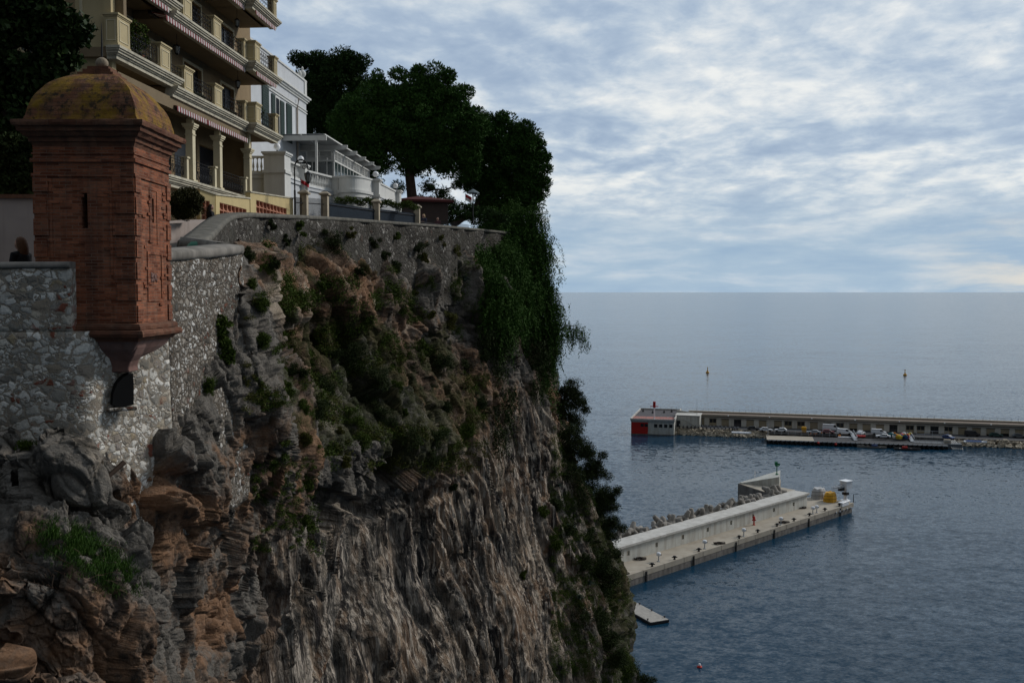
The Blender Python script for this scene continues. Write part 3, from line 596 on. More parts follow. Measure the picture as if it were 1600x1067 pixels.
# ================================================================== APARTMENT BUILDING
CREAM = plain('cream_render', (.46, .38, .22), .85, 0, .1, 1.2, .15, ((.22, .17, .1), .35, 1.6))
CREAM_L = plain('pale_cream_trim', (.62, .55, .38), .8, 0, .1, 2., .1, ((.2, .17, .12), .4, 3.))
MOULD = plain('cornice_stone', (.50, .46, .36), .85, 0, .2, 2., .3, ((.1, .09, .07), .6, 3.))
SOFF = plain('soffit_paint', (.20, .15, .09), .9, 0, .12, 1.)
IRON = plain('black_iron', (.012, .012, .014), .5, .3, .1)
GLASSD = plain('dark_glazing', (.010, .012, .017), .3, 0, .3, .6, 0, None, .25)
SHUT = plain('roller_shutter', (.022, .025, .034), .6)
STR_R = plain('awning_red', (.20, .045, .05), .9); STR_W = plain('awning_white', (.50, .47, .46), .9)
WHITE = plain('white_render', (.56, .58, .60), .8, 0, .07, 1.2, .15, ((.35, .35, .34), .3, 1.6))
WHITE_T = plain('white_trim', (.64, .64, .61), .7, 0, .06, 2., .1, ((.38, .37, .35), .3, 3.))
TERRA = plain('terracotta_claustra', (.42, .19, .12), .9, 0, .2, 3., .2)
CREAM_S = plain('shaded_ochre_render', (.27, .195, .11), .9, 0, .12, 1.5, .15, ((.15, .11, .07), .4, 2.))  # brownish wall paint, set darker to put the shade under the balconies into it
AR = math.atan2(1, .0645)
bt = thing('apartment_building', 'cream apartment building with tiers of balconies and striped awnings', 'building', (-14.95, 38, 0), AR)
def sx_of(px, off=0.): Y = 17.40/(.5806-px/1550); return (Y-38)*1.002
def wall_open(m, s0, s1, z0, z1, y, th, ops):
    cur = s0
    for a, b, zb, zt in ops:
        m.box(cur, a, y, y+th, z0, z1); m.box(a, b, y, y+th, zt, z1)
        if zb > z0+.01: m.box(a, b, y, y+th, z0, zb)
        cur = b
    m.box(cur, s1, y, y+th, z0, z1)
def pillar(name, s, ln, z, h=1.02, d=.36, y=-.02, parent=None):
    m = MB(); m.box(s, s+ln, y, y+d, z, z+h); m.box(s-.03, s+ln+.03, y-.03, y+d+.03, z+.001, z+.12)
    m.box(s-.03, s+ln+.03, y-.03, y+d+.03, z+h+.001, z+h+.05); m.box(s-.07, s+ln+.07, y-.07, y+d+.07, z+h+.052, z+h+.12)
    o = m.build(name, CREAM, parent or bt)
    p_ = MB()
    a, b, c0, c1 = s+.14, s+ln-.14, z+.22, z+h-.12
    for f in ((a, b, c0, c0+.035), (a, b, c1-.035, c1), (a, a+.035, c0+.036, c1-.036), (b-.035, b, c0+.036, c1-.036)): p_.box(f[0], f[1], y-.022, y-.002, f[2], f[3])
    a, b = y+.07, y+d-.07
    for f in ((a, b, c0, c0+.03), (a, b, c1-.03, c1), (a, a+.03, c0+.031, c1-.031), (b-.03, b, c0+.031, c1-.031)): p_.box(s-.02, s-.002, f[0], f[1], f[2], f[3])
    p_.build('panel_moulding', CREAM_L, o); return o
def railing(s0, s1, z, y=.12, h=.95, rosette=False):
    m = MB(); L = s1-s0
    for zz in (z+.08, z+h-.16, z+h): m.tube([(s0, y, zz), (s1, y, zz)], .017, 4)
    n = max(2, round(L/.34)); w = L/n
    for k in range(n+1): m.tube([(s0+k*w, y, z+.08), (s0+k*w, y, z+h)], .013, 4)
    for k in range(n):
        cx = s0+(k+.5)*w
        if rosette:
            for q in range(8): a = math.pi*q/4; m.tube([(cx, y, z+.42), (cx+.13*math.cos(a+.3), y, z+.42+.13*math.sin(a+.3)), (cx+.15*math.cos(a), y, z+.42+.26*math.sin(a))], .012, 3)
        for cz, r, s_ in ((z+.26, .11, 1), (z+.52, .10, -1), (z+.71, .055, 1)):
            m.tube([(cx+s_*r*(1-.06*q)*math.cos(.6*q), y, cz+r*(1-.06*q)*math.sin(.6*q)) for q in range(13)], .013, 3)
    return m.build('railing', IRON, bt, uv=False)
def slab(s0, s1, z, yo=0., yb=1.7, ends=True):
    m = MB()
    for k, (t0, t1, y) in enumerate(((0, .10, -.24), (.10, .17, -.19), (.17, .26, -.13), (.26, .32, -.06), (.32, .46, .0))):
        e = .24+y if ends else 0; e = -y if ends else 0
        m.box(s0-e, s1+e, yo+y, yo+.3+.02*k, z-t1+.001, z-t0)
    o = m.build('balcony_cornice', MOULD, bt)
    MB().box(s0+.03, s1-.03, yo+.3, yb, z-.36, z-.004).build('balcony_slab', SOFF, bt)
def awning(s0, s1, z, y=.22, drop=.24, out=.28):
    m = MB(); n = int((s1-s0)/.14); w = (s1-s0)/n
    for k in range(n):
        a = s0+k*w; b = a+w
        m.rings([[(a, y-out, z), (b, y-out, z), (b, y-out-.012, z-drop*.72), ((a+b)/2, y-out-.012, z-drop), (a, y-out-.012, z-drop*.72)],
                 [(a, y-out+.01, z), (b, y-out+.01, z), (b, y-out, z-drop*.72), ((a+b)/2, y-out, z-drop), (a, y-out, z-drop*.72)]], mi=k % 2)
        m.rings([[(a, y-out, z), (b, y-out, z), (b, y-out, z+.012), (a, y-out, z+.012)], [(a, y+.35, z+.12), (b, y+.35, z+.12), (b, y+.35, z+.135), (a, y+.35, z+.135)]], mi=k % 2)
    o = m.build('awning', [STR_R, STR_W], bt, uv=False)
    MB().box(s0-.04, s1+.04, y+.35, y+.5, z+.06, z+.2).build('cassette', IRON, o); return o
def lantern(name, loc, drop, parent=None, sc=1.):
    m = MB(); x, y, z = loc
    if drop: m.tube([(x, y, z), (x, y, z-drop)], .012, 4)
    z -= drop; m.lathe((x, y, z), [(.02*sc, 0), (.05*sc, -.03*sc), (.15*sc, -.1*sc), (.16*sc, -.12*sc)], 6)
    for k in range(6): a = math.pi*k/3; m.tube([(x+.14*sc*math.cos(a), y+.14*sc*math.sin(a), z-.12*sc), (x+.085*sc*math.cos(a), y+.085*sc*math.sin(a), z-.42*sc)], .012*sc, 4)
    m.lathe((x, y, z-.42*sc), [(.09*sc, 0), (.09*sc, -.03*sc), (.03*sc, -.08*sc), (.005, -.12*sc)], 6)
    o = m.build(name, IRON, parent or bt, uv=False)
    MB().lathe((x, y, z-.13*sc), [(.125*sc, 0), (.075*sc, -.28*sc)], 6).build('lantern_glass', plain('lantern_glass', (.22, .23, .22), .25) if 'lantern_glass' not in MT else MT['lantern_glass'], o, uv=False); return o
MT.pop('x', None)
LV = [58.86, 62.06, 65.26, 68.46]
# first bay stands a little higher than the rest
S1, SE = sx_of(283), sx_of(388)        # end of bay one, end of main front
PIL = [sx_of(p_) for p_ in (257, 293.5, 340, 386)]
YW = 1.75; PE = SE+4.25; YP = -.42      # projecting end bay
WINS = [(.95, 2.5), (4.9, 6.2), (8.0, 9.6), (12.0, 13.4), (16.6, 18.4)]
WINS = [(1.3, 4.2), (sx_of(262), sx_of(287)), (sx_of(301), sx_of(328)), (sx_of(347), sx_of(372)), (SE+1.2, SE+3.2)]
for li, z in enumerate(LV):
    dz = .40
    slab(0., S1, z+dz); slab(S1-.5, SE+.2, z, ends=False); slab(SE+.05, PE, z, YP)
    # walls with door openings
    m = MB(); zt = z+3.2-.3
    ops = [(a, b, z+dz+.02 if a < S1-1 else z+.02, z+2.35+(dz if a < S1-1 else 0)) for a, b in WINS]
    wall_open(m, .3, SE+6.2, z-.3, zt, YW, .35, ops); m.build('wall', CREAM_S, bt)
    for a, b, zb, zt2 in ops:
        f = MB(); f.box(a-.14, a-.001, YW-.045, YW-.002, zb, zt2+.14); f.box(b+.001, b+.14, YW-.045, YW-.002, zb, zt2+.14); f.box(a, b, YW-.045, YW-.002, zt2+.001, zt2+.14)
        fo = f.build('window_frame', CREAM_L, bt)
        g = MB(); g.box(a, b, YW+.18, YW+.22, zb, zt2); g.build('pane', GLASSD if (li+int(a)) % 3 else SHUT, fo)
        g = MB(); g.box((a+b)/2-.03, (a+b)/2+.03, YW+.14, YW+.175, zb, zt2); g.build('mullion', SHUT, fo)
    if li < 3:
        zz = z+dz
        pillar('balcony_pillar', -.02, 1.05, zz, 1.12, .5, -.06)
        pillar('balcony_pillar', PIL[0], 1.0, zz); railing(1.1, PIL[0]-.05, zz); railing(PIL[0]+1.05, PIL[1]-.05, zz-.2 if 0 else z)
        pillar('balcony_pillar', PIL[1], 1.0, z); railing(PIL[1]+1.05, PIL[2]-.05, z)
        pillar('balcony_pillar', PIL[2], 1.0, z); railing(PIL[2]+1.05, PIL[3]-.05, z)
        pillar('balcony_pillar', PIL[3], .42, z); pillar('balcony_pillar', PIL[3]+.46, .85, z, 1.02, .95, YP-.04)
        railing(PIL[3]+1.35, PE-.62, z, YP+.12); pillar('balcony_pillar', PE-.58, .55, z, 1.02, .36, YP-.03)
        railing_end = MB()
    if li > 0:
        lz = z-.30
        awning(.5, S1-.9, lz+dz-.12) if li > 0 else None
        awning(S1-1.2, PIL[1]+1.2, lz-.1); awning(PIL[1]+1.25, SE-.2, lz-.1)
        awning(SE+.5, PE-.3, lz-.12, YP+.25)
    # balcony ledge planters
for li, (s, z, y) in enumerate(((1.4, LV[1]+.02, .9), (sx_of(310), LV[1]-.35, .8), (PIL[3]+.8, LV[1]-.35, .6), (PIL[3]+.8, LV[2]-.35, .6))):
    lantern('hanging_lantern', (s, y, z), .45)
# ground arcade
zg = 54.98
awning(S1-.2, PIL[1]+2.6, 58.05); awning(PIL[1]+2.65, SE+.1, 58.05)
slab(S1-4, SE+.4, zg, .05, 1.7, ends=False)
m = MB(); ops = [(a, b, zg+.02, zg+2.5) for a, b in ((sx_of(250), sx_of(292)), (sx_of(296), sx_of(328)), (sx_of(333), sx_of(364)), (sx_of(368), SE+3.6))]
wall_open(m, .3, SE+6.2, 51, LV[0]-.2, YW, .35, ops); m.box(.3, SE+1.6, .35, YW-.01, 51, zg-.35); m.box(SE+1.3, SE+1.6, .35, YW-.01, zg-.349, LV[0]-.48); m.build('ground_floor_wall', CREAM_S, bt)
for a, b, zb, zt in ops: MB().box(a, b, YW+.18, YW+.22, zb, zt).build('pane', GLASSD, bt)
for p_ in (311, 352.5, 398):
    s = sx_of(p_); m = MB(); m.box(s-.14, s+.2, .12, .45, zg, 57.62); m.box(s-.2, s+.26, .06, .51, zg+.001, zg+.14)
    for q, (e, z0, z1) in enumerate(((.03, 57.15, 57.20), (.05, 57.42, 57.5), (.10, 57.5, 57.58), (.13, 57.58, 57.66))): m.box(s-.14-e, s+.2+e, .12-e, .45+e, z0, z1)
    m.box(s-.10, s+.16, .15, .42, 57.66, LV[0]-.3); m.build('column', CREAM_L, bt)
    s2 = s-.95; m = MB(); m.box(s2, s2+.22, .08, .36, zg, zg+1.0); m.box(s2-.05, s2+.27, .03, .41, zg+1.001, zg+1.08); m.build('balustrade_post', CREAM_L, bt)
for a, b in ((PIL[0]+1.1, sx_of(311)-1), (sx_of(311)+.25, sx_of(352.5)-1), (sx_of(352.5)+.25, sx_of(398)-1)): railing(a, b, zg, .2, 1.0, True)
# beams over the arcade
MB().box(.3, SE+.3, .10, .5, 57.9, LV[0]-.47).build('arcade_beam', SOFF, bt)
# end wall facing down the street
m = MB(); m.box(.32, .66, .34, 14, 49, 78); m.build('end_wall', CREAM, bt)
m = MB(); m.box(.26, .70, .06, .335, 62.06+.4+1.3, 65.26-.1); m.box(.26, .70, .06, .335, 65.26+1.8, 78); m.build('corner_pilaster', CREAM_L, bt)
m = MB()
a, b, z0, z1 = 1.45, 2.55, 59.45, 61.35
for f in ((a, b, z0, z0+.1), (a, b, z1-.1, z1), (a, a+.1, z0+.101, z1-.101), (b-.1, b, z0+.101, z1-.101)): m.box(.28, .318, *f)
m.build('panel_moulding', CREAM_L, bt)
m = MB(); 
for k, (t0, t1, e) in enumerate(((0, .1, .2), (.1, .18, .14), (.18, .3, .06))): m.box(.318-e, .318, .2, 3.2, 59.26-t1, 59.26-t0-.001)
m.build('balcony_cornice', MOULD, bt)
MB().box(.7, SE+6.2, YW+.36, 14, 49, 78).build('building_body', CREAM, bt)
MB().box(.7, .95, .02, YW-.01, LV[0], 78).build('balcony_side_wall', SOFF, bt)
# flower boxes and a tall pot plant on the lowest balcony come in the vegetation part
# ================================================================== YELLOW WALL WITH CLAUSTRA
def world_frame(p0, p1):
    v = p1-p0; return (p0.x, p0.y, 0), math.atan2(v.y, v.x), math.hypot(v.x, v.y)
t = thing('lattice_wall', 'low cream wall with terracotta lattice panels below the apartment arcade', 'wall', (0, 0, 0))
YEL = plain('yellow_render', (.55, .44, .22), .85, 0, .1, 1.5, .1, ((.25, .2, .12), .3, 2.))
for (pa, ya, pb, yb, zt, ops_) in (((337, 305), 44.6, (390, 311), 49.4, None, [(.5, 4.3)]), ((391, 301), 49.5, (458, 311), 57.0, None, [(.9, 6.2)]), ((312, 296), 43.9, (336, 305), 44.5, None, [(.08, .5)])):
    A_, B_ = P(*pa, ya), P(*pb, yb); loc, rz, L = world_frame(A_, B_)
    s = bpy.data.objects.new('wall_section', None); link(s, t); s.location = loc; s.rotation_euler = (0, 0, rz)
    z1a, z1b = A_.z, B_.z; zb = 52.6
    a, b = ops_[0]; b = min(b, L-.25)
    m = MB(); zo0, zo1 = min(z1a, z1b)-1.25, min(z1a, z1b)-.28
    def wtop(x): return z1a+(z1b-z1a)*x/L
    def piece(x0, x1, z0, z1x0, z1x1): m.add([(x0, 0, z0), (x1, 0, z0), (x1, .25, z0), (x0, .25, z0), (x0, 0, z1x0), (x1, 0, z1x1), (x1, .25, z1x1), (x0, .25, z1x0)], [(0,3,2,1),(4,5,6,7),(0,1,5,4),(1,2,6,5),(2,3,7,6),(3,0,4,7)])
    piece(0, a, zb, wtop(0), wtop(a)); piece(b, L, zb, wtop(b), wtop(L)); piece(a, b, zo1, wtop(a), wtop(b)); piece(a, b, zb, zo0, zo0)
    m.build('render', YEL, s)
    m = MB(); m.add([(-.04, -.05, z1a), (L+.04, -.05, z1b), (L+.04, .3, z1b), (-.04, .3, z1a), (-.04, -.05, z1a+.07), (L+.04, -.05, z1b+.07), (L+.04, .3, z1b+.07), (-.04, .3, z1a+.07)], [(0,3,2,1),(4,5,6,7),(0,1,5,4),(1,2,6,5),(2,3,7,6),(3,0,4,7)]); m.build('coping', MOULD, s)
    m = MB(); n = max(2, round((b-a)/.56)); w = (b-a)/n
    for k in range(n+1): m.box(a+k*w-.035, a+k*w+.035, .02, .22, zo0, zo1)
    for q in range(4): zz = zo0+(zo1-zo0)*q/3; m.box(a+.036, b-.036, .03, .21, zz-.03, zz+.03)
    for k in range(n):
        for q in range(3): z0 = zo0+(zo1-zo0)*q/3; m.rings([[(a+k*w+.04, .10, z0+.03), (a+(k+1)*w-.04, .10, z0+.03), (a+(k+1)*w-.04, .12, z0+.03), (a+k*w+.04, .12, z0+.03)], [(a+k*w+.04, .18, z0+.22), (a+(k+1)*w-.04, .18, z0+.22), (a+(k+1)*w-.04, .20, z0+.22), (a+k*w+.04, .20, z0+.22)]])
    m.build('lattice_panel', TERRA, s)
# ================================================================== WHITE VILLA
DKG = plain('shutter_green', (.010, .030, .026), .6)
v0 = P(478, 127, 76); rzv = AR
vl = thing('white_villa', 'white villa with dark green shutters beside the cream apartment building', 'villa', (v0.x, v0.y, 0), rzv)
zt = v0.z
m = MB(); m.box(-14.6, 0, 0, 9, 50, zt-1.3); m.box(-14.6, -.02, .02, 8.9, zt-1.3+.001, zt-.12); m.build('wall', WHITE, vl)
m = MB(); m.box(-17.3, .3, -.32, 9, zt-1.42, zt-1.299); m.box(-17.2, .2, -.2, 9, zt-1.56, zt-1.421); m.box(-17.1, .1, -.1, 9, zt-1.7, zt-1.561); m.box(-17, .06, -.07, 9, zt-2.3, zt-2.24); m.box(-17, .06, -.07, 9, zt-2.5, zt-2.42)
m.box(-17.05, .06, -.06, 9.1, zt-.12, zt+.0); m.box(-.5, .04, -.05, .45, zt-1.298, zt-.121); m.build('cornice', WHITE_T, vl)
MB().lathe((-.22, .2, zt), [(.12, 0), (.2, .06), (.1, .14), (.08, .2), (.22, .34), (.27, .5), (.22, .64), (.1, .74), (.06, .8), (.1, .88), (.05, 1.0), (.01, 1.05)], 12).build('roof_urn', WHITE_T, vl, smooth=True)
MB().lathe((-1.0, .2, zt), [(.1, 0), (.14, .05), (.07, .12), (.14, .24), (.16, .36), (.12, .46), (.05, .56), (.01, .6)], 12).build('roof_urn', WHITE_T, vl, smooth=True)
def vs(px): # along villa facade
    k = (px-800)/1550; # x = v0.x + .0645 dy ; x = k*(v0.y+dy)
    return (v0.x-k*v0.y)/(k-.0645)*1.002
for a, b, z0, z1, kind in ((413, 423, 60.6, 63.6, 's'), (427.5, 432.5, 60.6, 63.3, 's'), (433.3, 440.0, 60.6, 63.2, 'w'), (440.8, 446.8, 60.6, 63.2, 's'), (450.5, 458.5, 60.6, 63.3, 's')):
    s0, s1 = vs(a), vs(b); 
    if kind == 's':
        m = MB(); m.box(s0, s1, -.07, -.03, z0, z1)
        n = int((z1-z0)/.16)
        for q in range(n): m.box(s0+.08, s1-.08, -.085, -.069, z0+.06+q*(z1-z0-.1)/n, z0+.06+(q+.45)*(z1-z0-.1)/n)
        m.build('shutter', DKG, vl)
    else:
        f = MB().box(s0+.02, s0+.1, -.05, -.002, z0, z1).box(s1-.1, s1-.02, -.05, -.002, z0, z1).box(s0+.02, s1-.02, -.05, -.002, z1+.001, z1+.14).build('window_frame', WHITE_T, vl)
        MB().box(s0+.1, s1-.1, -.02, -.002, z0, z1).build('pane', GLASSD, f)
MB().tube([(vs(466), -.09, 54), (vs(466), -.09, zt-2.6), (vs(466)+.1, -.2, zt-1.8)], .07, 8).build('drainpipe', plain('pipe_beige', (.42, .36, .3), .7), vl)
# ================================================================== WHITE GLAZED VERANDA AND TERRACE
tw = thing('glazed_veranda', 'white glazed veranda with pergola roof on the terrace of the white villa', 'veranda', (-13.2, 74, 0), AR)
PZ = 58.25
def posts(pts, z0, z1, w=.12, nm='post'):
    for (x, y) in pts: MB().box(x-w/2, x+w/2, y-w/2, y+w/2, z0, z1).build(nm, WHITE_T, tw)
LV_, WV = 12.6, 3.9
posts([(0, 0), (0, 3.9)]+[(x, 0) for x in (2.1, 4.2, 6.3, 8.4, 10.5, 12.6)], PZ, 60.1)
posts([(0, .5), (0, 1.6), (0, 2.6)], PZ, 59.9, .08)
m = MB(); m.box(.065, 12.6, -.03, .03, PZ+.02, 59.6); m.box(-.03, .03, .065, 3.84, PZ+.02, 59.6)
gm, gnt, gb = newmat('veranda_glass'); inp(gnt, gb, Base_Color=(.05, .07, .07), Roughness=.06, Specular_IOR_Level=.6, Alpha=.85); m.build('glazing', gm, tw)
for x in (1.05, 3.15, 5.25, 7.35, 9.45, 11.5): MB().box(x-.03, x+.03, -.05, .05, PZ, 59.62).build('mullion', WHITE_T, tw)
m = MB(); m.box(-.09, 12.7, -.09, .09, 59.62, 59.74); m.box(-.09, 12.7, -.09, .09, 60.38, 60.5); m.box(-.09, .09, .091, 3.95, 59.62, 59.74); m.box(-.09, .09, .091, 3.95, 60.38, 60.5)
for k in range(13): m.box(k*1.05-.04, k*1.05+.04, -.05, .05, 59.741, 60.379)
for k in range(5): m.box(-.05, .05, .15+k*.92-.04, .15+k*.92+.04, 59.741, 60.379)
m.build('frieze', WHITE_T, tw)
m = MB()                      # trellis strip
for k in range(95): x = k*.132; m.tube([(x, -.02, 59.75), (x+.2, -.02, 60.37)], .012, 3); m.tube([(x+.2, .02, 59.75), (x, .02, 60.37)], .012, 3)
for k in range(28): y = .12+k*.132; m.tube([(-.02, y, 59.75), (-.02, y+.2, 60.37)], .012, 3)
m.build('trellis', WHITE_T, tw, uv=False)
for i, x in enumerate((.2, 3.4, 6.6, 9.8, 12.6)):    # beams with shaped ends
    h = .34; MB().prism([(0, 0), (0, h)], 0, 0) if 0 else None
    m = MB(); m.T = Matrix.Translation((x, 0, 60.52)) @ Matrix.Rotation(math.pi/2, 4, 'Z')
    m.prism([(-1.0, .18), (-.9, .05), (-.7, 0), (6.5, 0), (6.5, .32), (-1.0, .32)], -.09, .09); m.build('pergola_beam', WHITE_T, tw, bevel=.01)
for y in (-.5, 1.2, 2.9, 4.6): MB().box(-4.6, 13.2, y-.05, y+.05, 60.842, 60.93).build('rafter', WHITE_T, tw)
MB().box(-4.4, 12.9, -.45, 4.5, 60.94, 60.965).build('roof_sheet', plain('roof_sheet', (.45, .47, .47), .35), tw)
m = MB(); m.box(-4.5, -4.38, -.6, 4.6, 60.5, 60.84); m.build('front_beam', WHITE_T, tw)
MB().box(-4.5, -4.35, .05, .2, 57.8, 60.49).build('post', WHITE_T, tw); MB().box(-4.5, -4.35, 4.2, 4.35, 57.8, 60.49).build('post', WHITE_T, tw)
MB().box(5.0, 5.1, .4, 3.8, PZ, 59.6).build('inner_wall', WHITE, tw)
MB().box(-.1, 12.8, -.1, 4, PZ-.3, PZ-.002).build('floor_slab', WHITE_T, tw)
# terrace: solid walls below, balustrades above
tr = thing('villa_terrace', 'white terrace with balustrades, bowed parapet and globe lamps below the veranda', 'terrace', (0, 0, 0))
def Pw(px, py, Y): v = P(px, py, Y); return v.x, v.y, v.z
pA, pB, p1, p2, p3 = Pw(433, 240, 61.7), Pw(470, 256, 66.3), Pw(521, 278, 71.0), Pw(587, 282, 72.6), Pw(618, 298, 80)
zA = 58.55; zC = 58.15
def pier(p, zt, w=.75, zb=52.5, gl=True, zbase=None):
    x, y = p[:2]; m = MB(); m.T = Matrix.Translation((x, y, 0)) @ Matrix.Rotation(AR, 4, 'Z')
    m.box(-w/2, w/2, -w/2, w/2, zb, zt-.2); m.box(-w/2-.06, w/2+.06, -w/2-.06, w/2+.06, zt-.2+.001, zt-.11); m.box(-w/2-.12, w/2+.12, -w/2-.12, w/2+.12, zt-.109, zt)
    m.box(-w/2-.08, w/2+.08, -w/2-.08, w/2+.08, zt-1.3, zt-1.12)
    o = m.build('pier', WHITE_T, tr)
    if gl:
        g = MB(); g.lathe((x, y, zt), [(.08, 0), (.09, .05), (.04, .1), (.04, .18)], 8); go = g.build('globe_stand', IRON, tr)
        MB().ball((x, y, zt+.38), .21, 14, 10).build('globe', plain('opal_globe', (.85, .85, .85), .3) if 'opal_globe' not in MT else MT['opal_globe'], go, smooth=True)
    return o
pier(pA, zA, 1.3); pier(pB, zA-.15, .8); pier(p1, zC, .85, gl=False); pier(p2, zC, .6); pier(p3, zC-.05, .8)
def run(a, b, zt, solid=False, cut=.4, nm='balustrade'):
    A_, B_ = Vector((a[0], a[1], 0)), Vector((b[0], b[1], 0)); L = (B_-A_).length; rz = math.atan2(B_.y-A_.y, B_.x-A_.x)
    T = Matrix.Translation(A_) @ Matrix.Rotation(rz, 4, 'Z')
    m = MB(); m.T = T; m.box(cut, L-cut, -.16, .16, zt-.18, zt-.06); m.box(cut, L-cut, -.13, .13, zt-1.12, zt-.98)
    if solid: m.box(cut, L-cut, -.09, .09, zt-.98, zt-.18)
    else:
        n = int((L-2*cut)/.24)
        for k in range(n): m.lathe((cut+(k+.5)*(L-2*cut)/n, 0, zt-.98), [(.06, 0), (.06, .06), (.035, .1), (.075, .28), (.06, .4), (.03, .6), (.03, .7), (.055, .74), (.055, .8)], 7)
    m.build(nm, WHITE_T, tr)
    m = MB(); m.T = T; m.box(0, L, -.2, .2, zt-1.42, zt-1.121); m.box(0, L, -.26, .26, zt-1.2, zt-1.19); m.box(.02, L-.02, -.1, .15, 52.5, zt-1.42); m.build('terrace_wall', WHITE, tr)
run(pA, pB, zA-.15, cut=.6); run(pB, p1, zC+.05, cut=.45); run(p2, p3, zC-.05, True, .35)
run((pA[0]-2.9, pA[1]-.2), pA, zA-.15, cut=.6)
# bowed parapet between p1 and p2
ax, ay, bx2, by2 = p1[0]+.4, p1[1]-.2, p2[0]-.3, p2[1]-.3
arc = []
for k in range(17):
    f = k/16; bow = 1.5*math.sin(math.pi*f)**.8
    arc.append((ax+(bx2-ax)*f+bow*.12, ay+(by2-ay)*f-bow))
def bow(name, o0, o1, z0, z1):
    m = MB(); A_ = np.array(arc); d = np.gradient(A_, axis=0); d /= np.linalg.norm(d, axis=1, keepdims=True); nn_ = np.stack([d[:, 1], -d[:, 0]], 1)
    m.rings([[(*(A_[i]+nn_[i]*o0), z0), (*(A_[i]+nn_[i]*o1), z0), (*(A_[i]+nn_[i]*o1), z1), (*(A_[i]+nn_[i]*o0), z1)] for i in range(17)])
    return m.build(name, WHITE_T, tr)
bow('bowed_parapet', -.1, .1, zC-1.0, zC-.14); bow('parapet_rail', -.15, .16, zC-.139, zC-.02); bow('parapet_base', -.2, .22, zC-1.2, zC-1.001); bow('parapet_base', -.2, .12, zC-1.5, zC-1.201); bow('terrace_wall', -.3, -.1, 52.5, zC-1.5)
m = MB(); m.prismz([(pA[0], pA[1]+.3), (pB[0]-.1, pB[1]), (p1[0], p1[1]+.2), (p2[0], p2[1]), (p3[0]-.2, p3[1]), (-12, 92), (-20, 92), (-20, 61)], 56.5, 56.8); m.build('terrace_deck', MT['paved_ground'], tr)
# ================================================================== GATE PIERS, FENCE, STREET LAMP, FLAGS
BEI = plain('beige_stone', (.42, .36, .27), .9, 0, .25, 3., .4, ((.14, .12, .09), .5, 4.))
GP = [(475, 299, 57.0), (507.5, 301, 60.0), (588, 313, 66.0), (651.5, 321, 71.0)]
GL = ['stone gate pier just right of the street lamp', 'stone gate pier second from the street lamp', 'stone gate pier in front of the bowed white parapet', 'stone gate pier farthest along the wall near the pines']
gpos = []
for (a, b, Y), lb in zip(GP, GL):
    v = P(a, b, Y); gpos.append(v)
    t = thing('gate_pier', lb, 'gate pier', (v.x, v.y, v.z-2.5), AR, 'stone piers along the promenade fence')
    MB().box(-.2, .2, -.2, .2, -.5, 2.3).build('shaft', BEI, t, bevel=.015)
    MB().rings([[(-h, -h, z), (h, -h, z), (h, h, z), (-h, h, z)] for h, z in ((.2, 2.301), (.3, 2.34), (.31, 2.42), (.25, 2.46), (.12, 2.56))]).build('cap', BEI, t)
NAVY = plain('navy_sheet', (.012, .028, .05), .5, 0, .15)
FL = ['black barred gate between the street lamp and first stone pier', 'black barred gate between the first two stone piers', 'dark blue fence panels left of the third stone pier', 'dark blue fence panels between the last two stone piers', 'dark iron railing beyond the last stone pier']
ends = [(P(459, 335, 55.5), gpos[0]), (gpos[0], gpos[1]), (gpos[1], gpos[2]), (gpos[2], gpos[3]), (gpos[3], P(735, 338, 80))]
for i, (A_, B_) in enumerate(ends):
    zt = A_.z-.45 if i else gpos[0].z-.55; zt2 = B_.z-.5
    A2, B2 = Vector((A_.x, A_.y, 0)), Vector((B_.x, B_.y, 0)); L = (B2-A2).length
    t = thing('metal_fence' if i > 1 else 'metal_gate', FL[i], 'fence' if i > 1 else 'gate', (A2.x, A2.y, 53.2), math.atan2((B2-A2).y, (B2-A2).x))
    h0, h1 = zt-53.2, zt2-53.2; 
    if i == 4: h0 -= .5; h1 -= .3
    n = int(L/.14); m = MB()
    for k in range(1, n): x = .25+k*(L-.5)/n; m.tube([(x, 0, 0), (x, 0, h0+(h1-h0)*x/L+.1)], .014, 4)
    for f in (.12, .9): m.tube([(.2, 0, h0*f), (L-.2, 0, h1*f)], .03, 4)
    m.build('bars', IRON, t, uv=False)
    if i in (2, 3):
        m = MB(); m.rings([[(.22, .04, .1), (.22, .06, .1), (.22, .06, h0-.1), (.22, .04, h0-.1)], [(L-.22, .04, .1), (L-.22, .06, .1), (L-.22, .06, h1-.1), (L-.22, .04, h1-.1)]]); m.build('sheet', NAVY, t)
v = P(461, 333, 53.0)
t = thing('street_lamp', 'black iron street lamp with curled top and hanging lantern by the promenade', 'street lamp', (v.x, v.y, v.z-.8), R(10))
hh = P(461, 262, 53).z-(v.z-.8)
m = MB(); m.lathe((0, 0, 0), [(.14, 0), (.14, .3), (.09, .4), (.06, .5), (.05, 2.)], 10); m.tube([(0, 0, .5), (0, 0, hh)]+[(.34-.34*math.cos(a), 0, hh+.42*math.sin(a)) for a in (math.pi*k/9 for k in range(1, 9))]+[(.70, 0, hh-.1)], .035, 8)
m.tube([(.5+.13*math.cos(a)*(1-a/14), 0, hh+.02+.13*math.sin(a)*(1-a/14)) for a in (k*.6 for k in range(14))], .018, 5); m.build('pole', IRON, t)
lantern('lantern', (.70, 0, hh-.05), .12, t, 1.35)
FR, FW = plain('flag_red', (.45, .03, .04), .8), plain('flag_white', (.7, .7, .7), .8)
